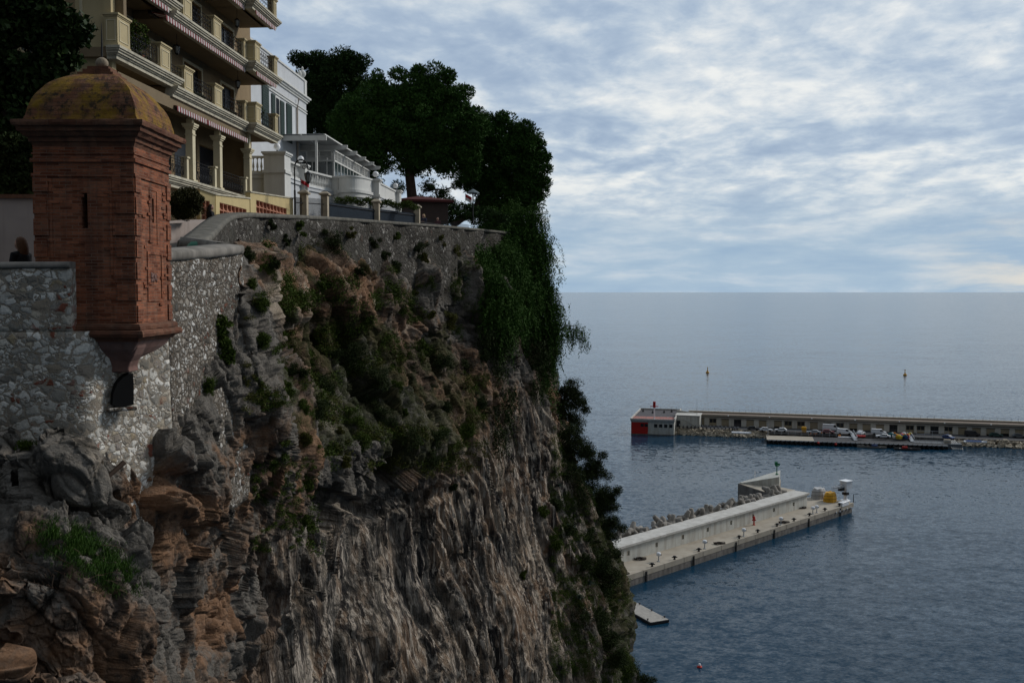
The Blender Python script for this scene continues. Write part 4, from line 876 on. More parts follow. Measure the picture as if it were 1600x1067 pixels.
for (a, b, Y, w, lb, rz) in ((470, 286, 56.8, .55, 'small red and white flag on the pier by the street lamp', R(-70)), (727, 307, 79, .62, 'red and white flag hanging under the pines above the wall', R(-12))):
    v = P(a, b, Y); t = thing('flag', lb, 'flag', (v.x, v.y, v.z), 0)
    MB().tube([(0, 0, -1.3), (0, 0, .3)], .015, 5).build('flagpole', IRON, t)
    for nm, z0, z1, mt in (('red_band', 0, -.28*w/.55, FR), ('white_band', -.28*w/.55, -.56*w/.55, FW)):
        m = MB(); n = 12; rs = []
        for k in range(n+1):
            x = w*k/n; s = -.45*x; y = .05*math.sin(k*1.1)
            rs.append([(x*.8+.02, y, s+z0*.8+.2), (x*.8+.02, y+.006, s+z0*.8+.2), (x*.8+.02, y+.006+.02*math.sin(k), s+z1*.8+.2), (x*.8+.02, y+.02*math.sin(k), s+z1*.8+.2)])
        m.rings(rs); m.build(nm, mt, t, smooth=True)
# red roofed kiosk under the pines
v = P(658, 330, 84); t = thing('garden_kiosk', 'low kiosk with dark red roof under the pine trees', 'kiosk', (v.x, v.y, v.z-1.1), R(20))
RDR = plain('red_roof', (.07, .016, .014), .8, 0, .2); WD = plain('dark_wood', (.05, .035, .03), .8)
MB().frustum(-2.3, 2.3, -2, 2, 1.9, -.4, .4, -.3, .3, 2.3).build('roof', RDR, t); MB().box(-2.3, 2.3, -2.0, 2.0, 1.72, 1.898).build('fascia', RDR, t)
MB().box(-1.9, 1.9, -1.6, 1.6, 0, 1.71).build('wall', WD, t)
# small dark lamp hood by the pepper tree
v = P(739, 300, 79); t = thing('path_lamp', 'grey hooded path lamp above the hanging flag by the pines', 'lamp', (v.x, v.y, v.z-2.6))
MB().tube([(0, 0, 0), (0, 0, 2.55)], .05, 8).build('pole', IRON, t); MB().lathe((0, 0, 2.55), [(.05, 0), (.5, -.08), (.5, -.03), (.3, .12), (.08, .25), (.01, .28)], 14).build('hood', plain('lamp_hood', (.10, .13, .14), .5), t)
# ================================================================== VEGETATION
PINE = leafmat('pine_needles', (.014, .044, .009), (.062, .13, .024)); PINE2 = leafmat('dark_pine_needles', (.010, .028, .008), (.038, .075, .018))
PEPP = leafmat('pepper_leaves', (.016, .042, .008), (.060, .125, .02)); FIG = leafmat('fig_leaves', (.010, .022, .006), (.035, .062, .015), .5)
SHR = [leafmat('shrub_leaves_dark', (.012, .022, .007), (.040, .056, .016)), leafmat('shrub_leaves_green', (.024, .044, .007), (.080, .115, .018)), leafmat('shrub_leaves_olive', (.038, .042, .010), (.11, .11, .026))]
BUSHM = leafmat('garden_bush_leaves', (.014, .022, .007), (.065, .055, .016), .6, 2.)
AGV = leafmat('agave_leaves', (.035, .055, .045), (.075, .105, .085)); GRS = leafmat('grass_blades', (.022, .062, .010), (.075, .14, .022), .6, 2.)
BARK = plain('pine_bark', (.045, .030, .022), .95, 0, .4, 4., .8); TWIG = plain('dry_twigs', (.12, .075, .05), .9)
def leaf_quads(C, Rr, n, ln, wd, droop=0., flat=1., shell=.55, tri=False):
    """n leaves round every centre C[i] in radius Rr[i]: bent narrow blades"""
    C = np.repeat(C, n, 0); Rr = np.repeat(Rr, n); m_ = len(C)
    d = RNG.normal(size=(m_, 3)); d /= np.linalg.norm(d, axis=1, keepdims=True); rad = (RNG.random(m_)*(1-shell)+shell)**.8
    pos = C+d*(Rr*rad)[:, None]*np.array([1, 1, flat])
    ax = d*.8+RNG.normal(size=(m_, 3))*.55; ax[:, 2] += .25-droop*2.2; ax /= np.linalg.norm(ax, axis=1, keepdims=True)
    sd = np.cross(ax, RNG.normal(size=(m_, 3))); sd /= np.linalg.norm(sd, axis=1, keepdims=True)
    L = ln*(.6+.8*RNG.random(m_))[:, None]; Wd_ = wd*(.6+.8*RNG.random(m_))[:, None]
    a = pos-ax*L*.5; b = pos+ax*L*.5; mid = pos+sd*Wd_*.5; mid2 = pos-sd*Wd_*.5
    V = np.stack([a, mid, b, mid2], 1).reshape(-1, 3); Q = np.arange(len(V)).reshape(-1, 4)
    return V, Q
def branches(name, segs, mat, parent):
    m = MB()
    for pts, r in segs: m.tube(pts, r, 6)
    return m.build(name, mat, parent, uv=False, smooth=True)
def lobes_to_clumps(lobes, Y0, dY, cr, dens=1., fill=.6, grow=1.):
    """lobes in photo pixels (x, y, radius) at distance about Y0 -> clump centres; depth spread dY"""
    C = []; Rr = []
    for lb in lobes:
        x, y, r = lb[:3]; yy = Y0+(lb[3] if len(lb) > 3 else 0)
        r = r*grow; c = np.array(P(x, y, yy)); rw = r/FPX*yy
        n = max(4, int(dens*(rw/cr)**2*3.2)); d = RNG.normal(size=(n, 3)); d /= np.linalg.norm(d, axis=1, keepdims=True)
        rad = (fill+(1-fill)*RNG.random(n)); pos = c+d*(max(rw-cr*.75, .1)*rad)[:, None]*np.array([1, dY, 1]); C.append(pos); Rr.append(cr*(.65+.6*RNG.random(n)))
    return np.concatenate(C), np.concatenate(Rr)
def make_tree(name, label, cat, base, lobes, Y0, mat, cr=.75, n=150, ln=.26, wd=.09, dY=1., trunk=None, group=None, flat=.7, droop=0., dens=1., limbs=True, part='crown', shell=.55, limb_r=.07, grow=1.):
    t = thing(name, label, cat, tuple(base), 0, group); b = Vector(base)
    C, Rr = lobes_to_clumps(lobes, Y0, dY, cr, dens, .45 if grow > 1 else .6, grow); C = C-np.array(b)
    V, Q = leaf_quads(C, Rr, n, ln, wd, droop, flat, shell); big_mesh(part, V, Q, mat, t)
    segs = []
    if trunk:
        for pts, r in trunk: segs.append(([Vector(p_)-b for p_ in pts], r))
        hub = [Vector(p_)-b for pts, r in trunk for p_ in pts[len(pts)//2:]]
    else: hub = [Vector((0, 0, 0))]
    if limbs:
        for i in RNG.permutation(len(C))[:min(len(C), 46)]:
            e = Vector(C[i]); h = min(hub, key=lambda q: (q-e).length+max(0, q.z-e.z)*2); mid = (h+e)/2+Vector((0, 0, -.12*(e-h).length))
            segs.append(([h, mid, e], [limb_r*1.3, limb_r*.8, limb_r*.25]))
    if segs: branches('trunk', segs, BARK, t)
    return t
# pines -------------------------------------------------------------------
b0 = P(640, 338, 92)
make_tree('pine_tree', 'broad dark umbrella pine, the largest, trunk standing just right of the terrace', 'tree', b0,
 [(600,142,34),(640,134,34),(682,135,34),(716,152,28),(735,178,14),(566,165,36),(548,205,30),(590,190,45),(640,180,58),(695,190,48),(720,225,34),(665,235,38),(610,232,42),(572,240,24),(735,250,20),(690,252,16),(640,262,22),(590,128,14),(700,118,12),(655,112,10),(622,116,9),(540,180,24),(528,195,18),(545,165,20),(700,262,22),(745,200,22),(735,272,18),(620,165,40),(665,160,42),(640,205,44),(580,180,34),(705,175,34),(610,190,36),(675,205,40),(730,205,26),(590,225,26),(560,215,26),(690,235,22),(655,245,20),(725,245,18)], 92, PINE, .85, 190, .30, .11, .8,
 [([P(648,345,92), P(643,300,92), P(638,255,92), P(640,215,92), P(650,180,92)], [.62, .5, .45, .34, .2]), ([P(640,262,92), P(612,235,92), P(585,210,92)], [.3, .22, .1]), ([P(641,250,92), P(675,225,92.5), P(705,205,92)], [.3, .22, .1]), ([P(640,245,92), P(622,205,93), P(610,170,93)], [.3, .2, .1])], 'pines above the promenade', .75, grow=1.13, dens=1.1)
make_tree('pine_tree', 'tall dark pine behind the white villa, farthest left of the pines', 'tree', P(520, 330, 106),
 [(500,102,30),(535,98,28),(562,102,18),(474,98,18),(464,92,10),(520,125,42),(485,135,36),(560,135,26),(505,170,44),(545,185,40),(490,205,34),(530,225,40),(560,240,34),(520,150,40),(540,200,36),(510,115,24),(550,110,22),(490,180,26),(535,245,30),(500,245,26),(545,268,30),(578,262,26)], 106, PINE2, .95, 170, .32, .12, .7,
 [([P(522,335,106), P(520,250,106), P(515,170,106), P(520,120,106)], [.5, .42, .3, .12])], 'pines above the promenade', .8, grow=1.13, dens=1.1)
make_tree('pine_tree', 'leaning dark pine at the cliff edge, rightmost of the pines', 'tree', P(748, 345, 96),
 [(762,192,22),(790,190,22),(815,204,22),(838,218,20),(850,244,14),(848,285,16),(852,262,12),(780,220,36),(815,240,34),(830,280,26),(800,275,34),(765,255,34),(745,225,26),(840,303,18),(815,310,26),(780,300,28),(750,290,18),(738,205,16),(790,325,22),(760,275,20),(738,180,20),(752,195,24),(730,200,22),(742,225,26),(735,255,26),(745,285,24),(725,285,14),(765,310,24),(800,320,26),(830,318,18),(785,340,22),(785,250,34),(810,225,30),(830,255,26),(820,290,26),(785,275,30),(765,320,22),(815,330,22),(745,245,22),(760,225,20),(835,235,20)], 96, PINE, .8, 185, .28, .10, .8,
 [([P(706,352,95), P(738,330,95.5), P(762,300,96), P(785,265,96), P(805,235,96)], [.42, .38, .3, .22, .1]), ([P(745,325,96), P(770,270,96), P(755,225,96)], [.3, .22, .1]), ([P(762,300,96), P(800,295,96), P(830,275,96)], [.22, .16, .07])], 'pines above the promenade', .75, grow=1.13, dens=1.1)
make_tree('pine_tree', 'low lacy tree standing between the big pine and the leaning pine', 'tree', P(690, 340, 100),
 [(668,290,16),(690,302,16),(705,318,14),(655,312,14),(675,322,18),(712,290,9),(622,295,16),(605,308,18),(640,322,12),(590,285,12)], 100, PINE2, .6, 60, .28, .08, .8, [([P(690,342,100), P(686,318,100), P(680,296,100)], [.2, .14, .06]), ([P(618,340,100), P(615,318,100), P(612,300,100)], [.2, .14, .06])], None, .8, dens=1.4)
make_tree('garden_hedge', 'dark overgrown hedge behind the promenade fence below the pines', 'hedge', P(700, 345, 86),
 [(x, 338+4*math.sin(x), 10) for x in range(600, 790, 11)]+[(x, 328+3*math.sin(x*2), 8, 3) for x in range(650, 760, 12)], 84, PINE2, .55, 110, .2, .09, 1., None, None, .8, limbs=False, part='foliage')
make_tree('terrace_shrub', 'low bushy plants along the foot of the bowed white terrace', 'shrub', P(560, 325, 68),
 [(x, 314+3*math.sin(x)+(x-540)*.07, 6) for x in range(528, 650, 8)], 68.5, SHR[1], .3, 60, .14, .06, 1., None, None, .8, limbs=False, part='foliage')
# weeping pepper tree over the cliff edge ----------------------------------
def weeping(name, label, base, lobes, Y0, mat, n_str, ln_str, trunk, dY=.8, nmul=1., cat='tree'):
    t = thing(name, label, cat, tuple(base)); b = np.array(base); Vs = []; segs = []
    L2 = []
    for x, y, r in lobes:
        h_, n_ = cast(x, y); L2.append((x, y, r, min(h_.y-1.6-r*.03, Y0)-Y0 if h_ is not None else 0.))
    C, Rr = lobes_to_clumps(L2, Y0, dY, .8, 1.15, .35, 1.05); C = C-b
    for c, r in zip(C, Rr):
        for k in range(n_str):
            s = c+RNG.normal(size=3)*r*.55; L = ln_str*(.5+RNG.random()); m_ = int(L/.06*nmul); f = np.linspace(0, 1, m_)
            dr = RNG.normal(size=2)*.35; pth = np.stack([s[0]+dr[0]*f*(1-.3*f)*L, s[1]+dr[1]*f*(1-.3*f)*L, s[2]+.25*np.sin(f*2.2)*L*.4-L*f**1.4], 1)
            pth += RNG.normal(size=pth.shape)*.05
            ax = RNG.normal(size=(m_, 3))*.6+np.array([0, 0, -.7]); ax /= np.linalg.norm(ax, axis=1, keepdims=True)
            sd = np.cross(ax, RNG.normal(size=(m_, 3))); sd /= np.linalg.norm(sd, axis=1, keepdims=True)
            l = (.16+.14*RNG.random(m_))[:, None]; w = (.022+.022*RNG.random(m_))[:, None]
            Vs.append(np.stack([pth, pth+ax*l*.5+sd*w, pth+ax*l, pth+ax*l*.5-sd*w], 1).reshape(-1, 3))
    V = np.concatenate(Vs); big_mesh('crown', V, np.arange(len(V)).reshape(-1, 4), mat, t)
    branches('trunk', [([Vector(p_)-Vector(base) for p_ in pts], r) for pts, r in trunk], BARK, t); return t
weeping('pepper_tree', 'weeping bright green pepper tree hanging over the cliff edge below the pines', P(770, 380, 88),
 [(852,445,20),(858,475,20),(862,510,20),(862,540,16),(858,570,12),(850,600,9),(846,415,18),(800,330,22),(835,338,20),(770,340,20),(850,380,14),(790,360,34),(820,370,34),(780,400,36),(812,410,34),(845,445,20),(860,480,16),(862,505,14),(820,480,34),(790,470,34),(750,420,22),(765,440,26),(740,400,18),(815,520,26),(850,555,14),(785,510,26),(760,352,24),(795,345,28),(825,350,24),(842,372,18),(745,378,20),(785,380,36),(822,390,30),(755,405,26),(795,420,34),(833,425,20),(775,450,30),(815,455,32),(846,470,18),(800,490,30),(838,502,22),(860,520,14),(765,480,18),(730,390,10),(850,400,9)], 90, PEPP, 14, 1.9,
 [([P(730,370,90), P(770,385,90), P(800,420,90), P(830,480,90)], [.35, .3, .22, .1])])
weeping('pepper_tree', 'thin pepper tree branch reaching out over the sea from the cliff', P(850, 530, 92),
 [(868,535,9),(885,518,8),(898,512,7),(905,520,6),(878,508,7),(908,530,4)], 92, PEPP, 7, .9, [([P(850,540,92), P(868,520,92), P(885,508,92), P(900,510,92)], [.12, .09, .06, .03])], .5, cat='branch')
weeping('pepper_tree', 'dark hanging foliage trailing down the cliff below the pepper tree', P(800, 540, 88),
 [(785,530,20),(815,535,22),(845,545,14),(780,575,14),(795,615,9),(783,645,6),(835,575,16),(838,600,9),(760,520,14),(782,680,4)], 88, SHR[0], 9, 1.5, [([P(800,510,90), P(805,545,89)], [.12, .05])], .6, cat='foliage')
# fig tree at the left ---------------------------------------------------------
make_tree('fig_tree', 'dense dark fig tree with broad leaves behind the turret at left edge', 'tree', P(-20, 330, 26),
 [(20,60,48),(60,30,40),(95,30,26),(110,60,26),(120,45,12),(85,85,40),(30,120,50),(75,120,30),(100,95,18),(0,0,60),(50,-10,40),(20,180,50),(-20,100,60),(40,215,30),(10,240,34),(75,2,26),(60,150,26),(-90,60,70),(-150,130,60),(-80,180,60),(-120,-20,60),(-60,-70,60)], 26, FIG, .38, 120, .17, .12, .9,
 [([P(-40,340,26), P(-10,240,26), P(20,140,26), P(50,70,26)], [.16, .14, .1, .05])], None, .8, dens=1.1, limb_r=.02)
make_tree('ivy_hedge', 'dark dense ivy hedge on top of the plaster wall behind the turret', 'hedge', P(20, 320, 23),
 [(x, y, 20) for x in range(-420, 75, 17) for y in ((225, 255, 285, 300) if x > -60 else (250, 275, 300))], 23.5, SHR[0], .22, 130, .10, .075, 1.6, None, None, .9, limbs=False, part='foliage')
for px, py, r, Y, lb in ((291, 318, 29, 40.5, 'round clipped bush with reddish tinge right of the turret'),):
    make_tree('clipped_bush', lb, 'bush', P(px, 352, Y), [(px, py, r), (px-6, py+6, r-6), (px+5, py-4, r-5)], Y, BUSHM, .16, 130, .06, .04, 1., None, None, .9, dens=2.2, limbs=False, part='foliage')
tag(MB().add([tuple(P(262, 348, 39)), tuple(P(345, 350, 42)), tuple(P(345, 372, 42)), tuple(P(262, 395, 38))], [(0, 1, 2, 3)]).build('planter_wall', MT['plaster_pink']) if 0 else thing('planter_wall', 'pale sloping planter wall under the round bush', 'planter', tuple(P(262, 400, 40))))
pw = bpy.data.objects['planter_wall']; o_ = Vector(pw.location)
m = MB(); q_ = [P(255, 352, 39.3)-o_, P(335, 343, 43.5)-o_, P(335, 385, 43.5)-o_, P(255, 395, 39.3)-o_]; m.rings([[tuple(v) for v in q_], [tuple(v+Vector((-1.6, .3, 0))) for v in q_]]); m.build('render', MT['plaster_pink'], pw)
# balcony plants
pr = bt
mwb = frame_mat((-14.95, 38, 0), AR)
def wpt(s, y, z): v = mwb @ Vector((s, y, z)); return v
TERR = MT['terracotta_claustra']
for i, (s, y, z, r, hgt, lb) in enumerate(((3.0, .45, LV[0]+.42, .42, 1.1, 'leafy potted plant on the lowest balcony nearest the turret'), (1.5, .4, LV[0]+.42, .2, .5, 'small potted plant with pink flowers on the lowest balcony'), (PIL[3]+2.2, .1, LV[0]+.02, .35, .9, 'leafy potted plant on the lowest end balcony'))):
    w = wpt(s, y, z); t = thing('potted_plant', lb, 'plant', tuple(w), 0, 'balcony plants')
    MB().lathe((0, 0, 0), [(.13, 0), (.2, .3), (.22, .3), (.22, .34), (.17, .34), (.16, .3)], 12).build('pot', TERR, t)
    n = 14; C = np.stack([RNG.normal(size=n)*r*.5, RNG.normal(size=n)*r*.5, .45+RNG.random(n)*hgt], 1); V, Q = leaf_quads(C, np.full(n, .18), 60, .14, .05); big_mesh('foliage', V, Q, SHR[1], t)
for i, (a, b, lv) in enumerate(((PIL[1]+1.1, PIL[2]-.1, 0), (PIL[2]+1.1, PIL[3]-.1, 0), (1.2, PIL[0]-.2, 0))):
    z = LV[lv]+(.42 if i == 2 else .02); w = wpt((a+b)/2, .32, z); t = thing('window_box', ['flower trough behind the middle railing of the lowest balcony', 'flower trough behind the railing next to the projecting end balcony', 'flower trough behind the railing nearest the turret'][i], 'planter', tuple(w), AR, 'balcony plants')
    L = (b-a)/2-.1; MB().box(-L, L, -.1, .1, 0, .18).build('trough', TERR, t)
    n = int(L*10); C = np.stack([(RNG.random(n)*2-1)*L, RNG.normal(size=n)*.03, .24+RNG.random(n)*.1], 1); V, Q = leaf_quads(C, np.full(n, .12), 30, .10, .05); big_mesh('foliage', V, Q, SHR[2 if i else 1], t)
# shrubs growing on walls and cliff ------------------------------------------------
SH = [(449,395,15,1,0),(492,353,15,0,0),(523,383,26,0,0),(395,360,16,0,0),(390,447,12,1,0),(407,478,13,1,0),(432,497,14,0,0),(409,531,14,1,0),(440,528,14,1,0),(322,602,15,1,0),
 (498,449,12,1,0),(483,559,20,1,0),(505,608,24,0,0),(558,564,34,0,0),(590,590,26,0,0),(687,560,22,0,0),(725,582,22,0,0),(702,500,18,2,0),(672,492,10,2,0),(650,462,10,2,0),(747,627,18,0,0),(575,631,28,0,0),(548,655,24,1,0),
 (492,642,26,0,0),(462,582,20,0,0),(446,612,18,1,0),(635,680,28,0,0),(676,680,26,0,0),(672,720,22,0,0),(729,672,18,1,0),(616,417,14,0,0),(661,406,10,2,0),(629,645,10,1,0),(650,690,12,1,0),(477,686,12,2,0),(481,756,10,1,0),(474,813,9,1,0),(529,675,12,2,0),
 (560,690,22,1,0),(600,655,24,0,0),(470,640,18,1,0),(520,560,20,0,0),(866,791,18,0,0),(910,879,20,0,0),(901,966,26,0,0),(1000,1046,20,0,0),(817,897,8,1,0),(706,760,10,0,0),(640,370,12,0,0),(580,372,12,0,0),(560,430,12,0,0),(700,420,12,0,0),
 (425,410,14,0,0),(383,400,16,0,0),(655,540,14,1,0),(752,560,16,0,0),(40,700,12,1,0),(540,720,12,2,0),(690,640,18,0,0),(618,610,18,1,0),(500,520,14,2,0),(455,545,9,2,0),(845,800,14,1,0),(885,830,18,0,0),(868,850,16,1,0)]
def compass(px, py):
    best = []
    for nm, x, y in (('the turret', 200, 400), ('the bastion corner', 378, 400), ('the black fissure', 632, 520), ('the promenade wall', 560, 350), ('the pepper tree', 790, 470), ('the overhang', 600, 790), ('the cliff edge', 900, 800)):
        best.append((math.hypot(px-x, py-y), nm, px-x, py-y))
    d, nm, ax_, ay_ = min(best); v = 'above' if ay_ < -25 else ('below' if ay_ > 25 else ''); h_ = 'left of' if ax_ < -25 else ('right of' if ax_ > 25 else '')
    return v, h_, nm, d
KIND = ['dark', 'fresh green', 'olive']
used_l = {}
for i, (px, py, r, kd, _) in enumerate(SH):
    hit, nv_ = cast(px, py)
    if hit is None: continue
    Yh = hit.y; rw = r/FPX*Yh; cr = max(.13, rw*.36); n = int(6+8*random.random())+6
    C = RNG.normal(size=(n, 3)); C /= np.linalg.norm(C, axis=1, keepdims=True); C *= (rw*.75*RNG.random(n)**.4)[:, None]*np.array([1, .7, 1.]); C += np.array(nv_)*rw*.12
    size = 'large' if r >= 24 else ('small' if r <= 13 else 'medium')
    v_, h_, nm, dd = compass(px, py); pos = ' and '.join(x for x in (v_, h_) if x) or 'beside'
    lab = f"{size} {KIND[kd]} shrub {pos} {nm}"; used_l[lab] = used_l.get(lab, 0)+1
    t = thing('cliff_shrub', lab, 'shrub', tuple(hit), 0, 'shrubs on the cliff'); t['_p'] = (px, py)
    V, Q = leaf_quads(C, np.full(n, cr), int(260 if Yh < 40 else 200), .0015*Yh+.006, .0006*Yh+.003, 0, .9, .2); big_mesh('foliage', V, Q, SHR[kd], t)
    branches('stem', [([Vector((0, 0, 0))-nv_*.15, Vector(C[j])*.5+Vector((0, 0, -.05)), Vector(C[j])], [.025+.01*rw, .02, .008]) for j in range(min(5, n))], BARK, t)
# make look-alike labels single: order them within each label
from collections import defaultdict
dup_ = defaultdict(list)
for o in [o for o in COL.objects if o.name.startswith('cliff_shrub')]: dup_[o['label']].append(o)
ORD = ['first', 'second', 'third', 'fourth', 'fifth', 'sixth', 'seventh', 'eighth', 'ninth', 'tenth', 'eleventh', 'twelfth']
for lb, os_ in dup_.items():
    if len(os_) > 1:
        os_.sort(key=lambda o: o['_p'][1])
        for k, o in enumerate(os_):
            w = 'highest' if k == 0 else ('lowest' if k == len(os_)-1 else ORD[k]+' from the top'); o['label'] = f"{w} {lb}" if 'top' not in w else f"{lb}, {w}"
for o in COL.objects:
    if '_p' in o: del o['_p']
# small plants rooted in the long wall
WT = [(425,352,9),(468,358,11),(505,372,13),(548,366,9),(585,380,12),(622,372,10),(655,388,13),(690,376,10),(445,378,10),(530,392,12),(600,400,10),(712,392,12)]
eP = np.array([q[:2] for q in [tuple(P(*q)) for q in CW]])
for i, (px, py, r) in enumerate(WT):
    d = ray(px, py); best = None
    for a_, b_ in zip(eP[3:-1], eP[4:]):
        u_ = b_-a_; den = d.x*u_[1]-d.y*u_[0]; tt = (a_[0]*u_[1]-a_[1]*u_[0])/den; ss = ((d.x*tt-a_[0])*u_[0]+(d.y*tt-a_[1])*u_[1])/(u_@u_)
        if -.01 <= ss <= 1.01: best = tt
    if best is None: continue
    w = Vector((0, 0, EYE))+d*(best-.35); rw = r/FPX*w.y; n = 9; t = thing('wall_plant', f'small plant rooted in the promenade wall, {ORD[i]} from the bastion' if i < 12 else 'x', 'plant', tuple(w), 0, 'plants rooted in the promenade wall')
    C = RNG.normal(size=(n, 3))*rw*.4; V, Q = leaf_quads(C, np.full(n, rw*.4), 170, .10, .04, .3, .9, .2); big_mesh('foliage', V, Q, SHR[[0, 1, 0, 2][i % 4]], t)
    branches('stem', [([Vector((-.4, .1, 0)), Vector((0, 0, 0)), Vector(C[0])], [.03, .02, .008])], BARK, t)
# big fig-like bush on the bastion wall
hit = P(342, 560, 22.4); make_tree('wall_bush', 'leafy green fig bush growing out of the bastion wall', 'bush', hit, [(345,505,12),(340,525,18),(335,550,20),(350,560,18),(330,572,16),(352,535,12),(318,590,8),(362,552,8)], 22.3, SHR[1], .14, 90, .085, .055, .8, None, None, .9, dens=1.3, limb_r=.012)
# shrubs on the outer slope, against the sea
OUT = [((893,610,20),(905,625,16),(915,640,10),(885,640,22),(880,615,12),(900,655,16)), ((890,680,24),(905,700,22),(918,705,14),(880,715,24)), ((925,722,18),(935,735,16),(942,712,8),(915,750,26),(950,745,7)), ((945,775,20),(955,790,16),(930,790,28),(962,770,8),(965,765,5)), ((958,818,16),(972,826,9),(945,835,26),(915,815,26)), ((900,770,28),(890,740,22),(905,840,24)), ((935,880,24),(955,900,18),(930,925,24),(962,865,10)), ((930,970,26),(950,1000,22),(965,1030,18)), ((985,1050,18),(1005,1060,12),(1020,1064,6),(970,1060,16))]
OL = ['rounded dark shrub at the cliff edge highest against the sea', 'dark shrub second from the top along the outer cliff edge', 'dark shrub third from the top along the outer cliff edge', 'dark shrub level with the breakwater building on the outer slope', 'spreading dark shrub lowest against the open sea, above the jetty end', 'dense dark shrub on the inner part of the outer slope', 'dark shrub beside the near end of the jetty wall', 'dark creeping shrub below the pontoon level on the outer slope', 'dark shrub on the lowest rocks at the bottom edge']
for i, (lb, L) in enumerate(zip(OL, OUT)):
    Y = 97+2*(i % 3); x, y, r = L[0]; x2 = x-16
    h_, n_ = cast(x2, y+15); Yb = min(h_.y+1.5, 103) if h_ is not None else Y
    make_tree('slope_shrub', lb, 'shrub', P(x2, y+20, Yb), [q for q in L], Yb, SHR[0], .6, 110, .17, .06, .8, None, 'shrubs on the outer slope', .85, dens=1.7, grow=1.22, part='foliage', shell=.3, limb_r=.04)
# agaves and prickly pear
AG = [(725,440,14),(888,826,13),(919,914,12),(905,935,11),(938,868,10),(872,760,8),(948,700,7),(868,600,8)]
AGL = ['spiky grey agave on the wall left of the pepper tree', 'large grey agave on the cliff shoulder left of the slope shrubs', 'grey agave above the lowest dark shrubs', 'grey agave just below and left of another agave', 'grey agave near the jetty end', 'small agave on the rock high on the shoulder', 'small agave among the outer slope shrubs', 'small agave under the pepper branch']
for (px, py, r), lb in zip(AG, AGL):
    hit, nv_ = cast(px, py)
    if hit is None: continue
    rw = r/FPX*hit.y; t = thing('agave', lb, 'agave', tuple(hit+nv_*.1), 0, 'agaves on the cliff'); m = MB()
    for k in range(26):
        a = k*2.4; el = .25+1.1*(k/26); d = Vector((math.cos(a)*math.cos(el), math.sin(a)*math.cos(el), math.sin(el))); s = d.cross(Vector((0, 0, 1))).normalized(); L = rw*(1.15-.3*k/26)
        p0, p1_, p2_ = Vector(), d*L*.5+Vector((0, 0, .04*L)), d*L-Vector((0, 0, .18*L)); w = rw*.11
        m.add([tuple(v) for v in (p0-s*w*.6, p0+s*w*.6, p1_+s*w, p1_-s*w, p2_, p1_-Vector((0, 0, w*.5)))], [(0, 1, 2, 3), (3, 2, 4), (0, 5, 1), (0, 3, 5), (1, 5, 2), (3, 4, 5), (2, 5, 4)])
    m.build('leaves', AGV, t, uv=False)
# low ground cover over the shelves: uncountable
CVR = defaultdict(list)
def cover(x0, x1, y0, y1, n, key, dens, keep=None):
    for k in range(n):
        px = x0+(x1-x0)*random.random(); py = y0+(y1-y0)*random.random()
        g = vn(np.array([[px/34., py/26., 5.]]), 3)[0]+.5*vn(np.array([[px/12., py/10., 9.]]), 4)[0]
        if g < dens: continue
        h_, n_ = cast(px, py)
        if h_ is None: continue
        CVR[key].append((h_.x+n_.x*.06, h_.y+n_.y*.06, h_.z+n_.z*.06, h_.y))
cover(400, 720, 420, 730, 2000, 0, .15); cover(410, 760, 360, 520, 900, 1, .2); cover(860, 985, 600, 1067, 2600, 0, -.35); cover(395, 500, 400, 860, 900, 1, .12); cover(380, 520, 470, 700, 500, 2, .25); cover(520, 760, 560, 740, 900, 2, .2); cover(970, 1035, 1020, 1067, 200, 0, -.5); cover(690, 760, 560, 700, 300, 1, .1)
for key, nm in ((0, 'scrub_cover'), (1, 'moss_cover'), (2, 'herb_cover')):
    A_ = np.array(CVR[key]); Vs = []
    for nearb in (0, 1):
        B_ = A_[(A_[:, 3] < 40) == bool(nearb)]
        if len(B_) == 0: continue
        V, Q = leaf_quads(B_[:, :3], (.13 if nearb else .46)*(.5+.8*RNG.random(len(B_))), 70, .045 if nearb else .11, .018 if nearb else .04, 0, .8, .1); Vs.append(V)
    V = np.concatenate(Vs); tag(big_mesh(nm, V, np.arange(len(V)).reshape(-1, 4), SHR[[1, 1, 2][key]]), kind='stuff')
# grass tuft on the ledge
gv = []
for k in range(3200):
    f = random.random(); px, py = 78+118*f+16*random.gauss(0, 1), 838+75*f**1.6+13*random.gauss(0, 1)
    if vn(np.array([[px/14., py/10., 2.]]), 8)[0] < -.35: continue
    h_, n_ = cast(px, py)
    if h_ is None or h_.y > 18.5: continue
    for q in range(3):
        L = .07+.13*random.random(); d = Vector((random.gauss(0, .5), random.gauss(-.25, .4), .9)).normalized(); s = d.cross(Vector((random.random(), 1, .2))).normalized()*.0045
        b_ = h_+Vector((random.gauss(0, .03), random.gauss(0, .03), 0)); mid = b_+d*L*.6; tip = mid+Vector((d.x*.6, d.y*.6-.15, -.35))*L
        gv += [tuple(b_-s), tuple(b_+s), tuple(mid+s*.8), tuple(mid-s*.8), tuple(mid-s*.8), tuple(mid+s*.8), tuple(tip), tuple(tip)]
V = np.array(gv); tag(big_mesh('grass', V, np.arange(len(V)).reshape(-1, 4), GRS), kind='stuff')
# dead roots and twigs on the lower left ledge
m = MB()
for k in range(60):
    px, py = 15+150*random.random(), 850+70*random.random(); h_, n_ = cast(px, py)
    if h_ is None: continue
    d = Vector((random.gauss(.5, .6), random.gauss(-.1, .3), random.gauss(-.2, .3))); L = .15+.35*random.random()
    m.tube([h_+n_*.01, h_+n_*.04+d*L*.5, h_+n_*.02+d*L+Vector((0, 0, -.05))], [.008, .006, .003], 4)
tag(m.build('dry_twigs', TWIG, uv=False), kind='stuff')
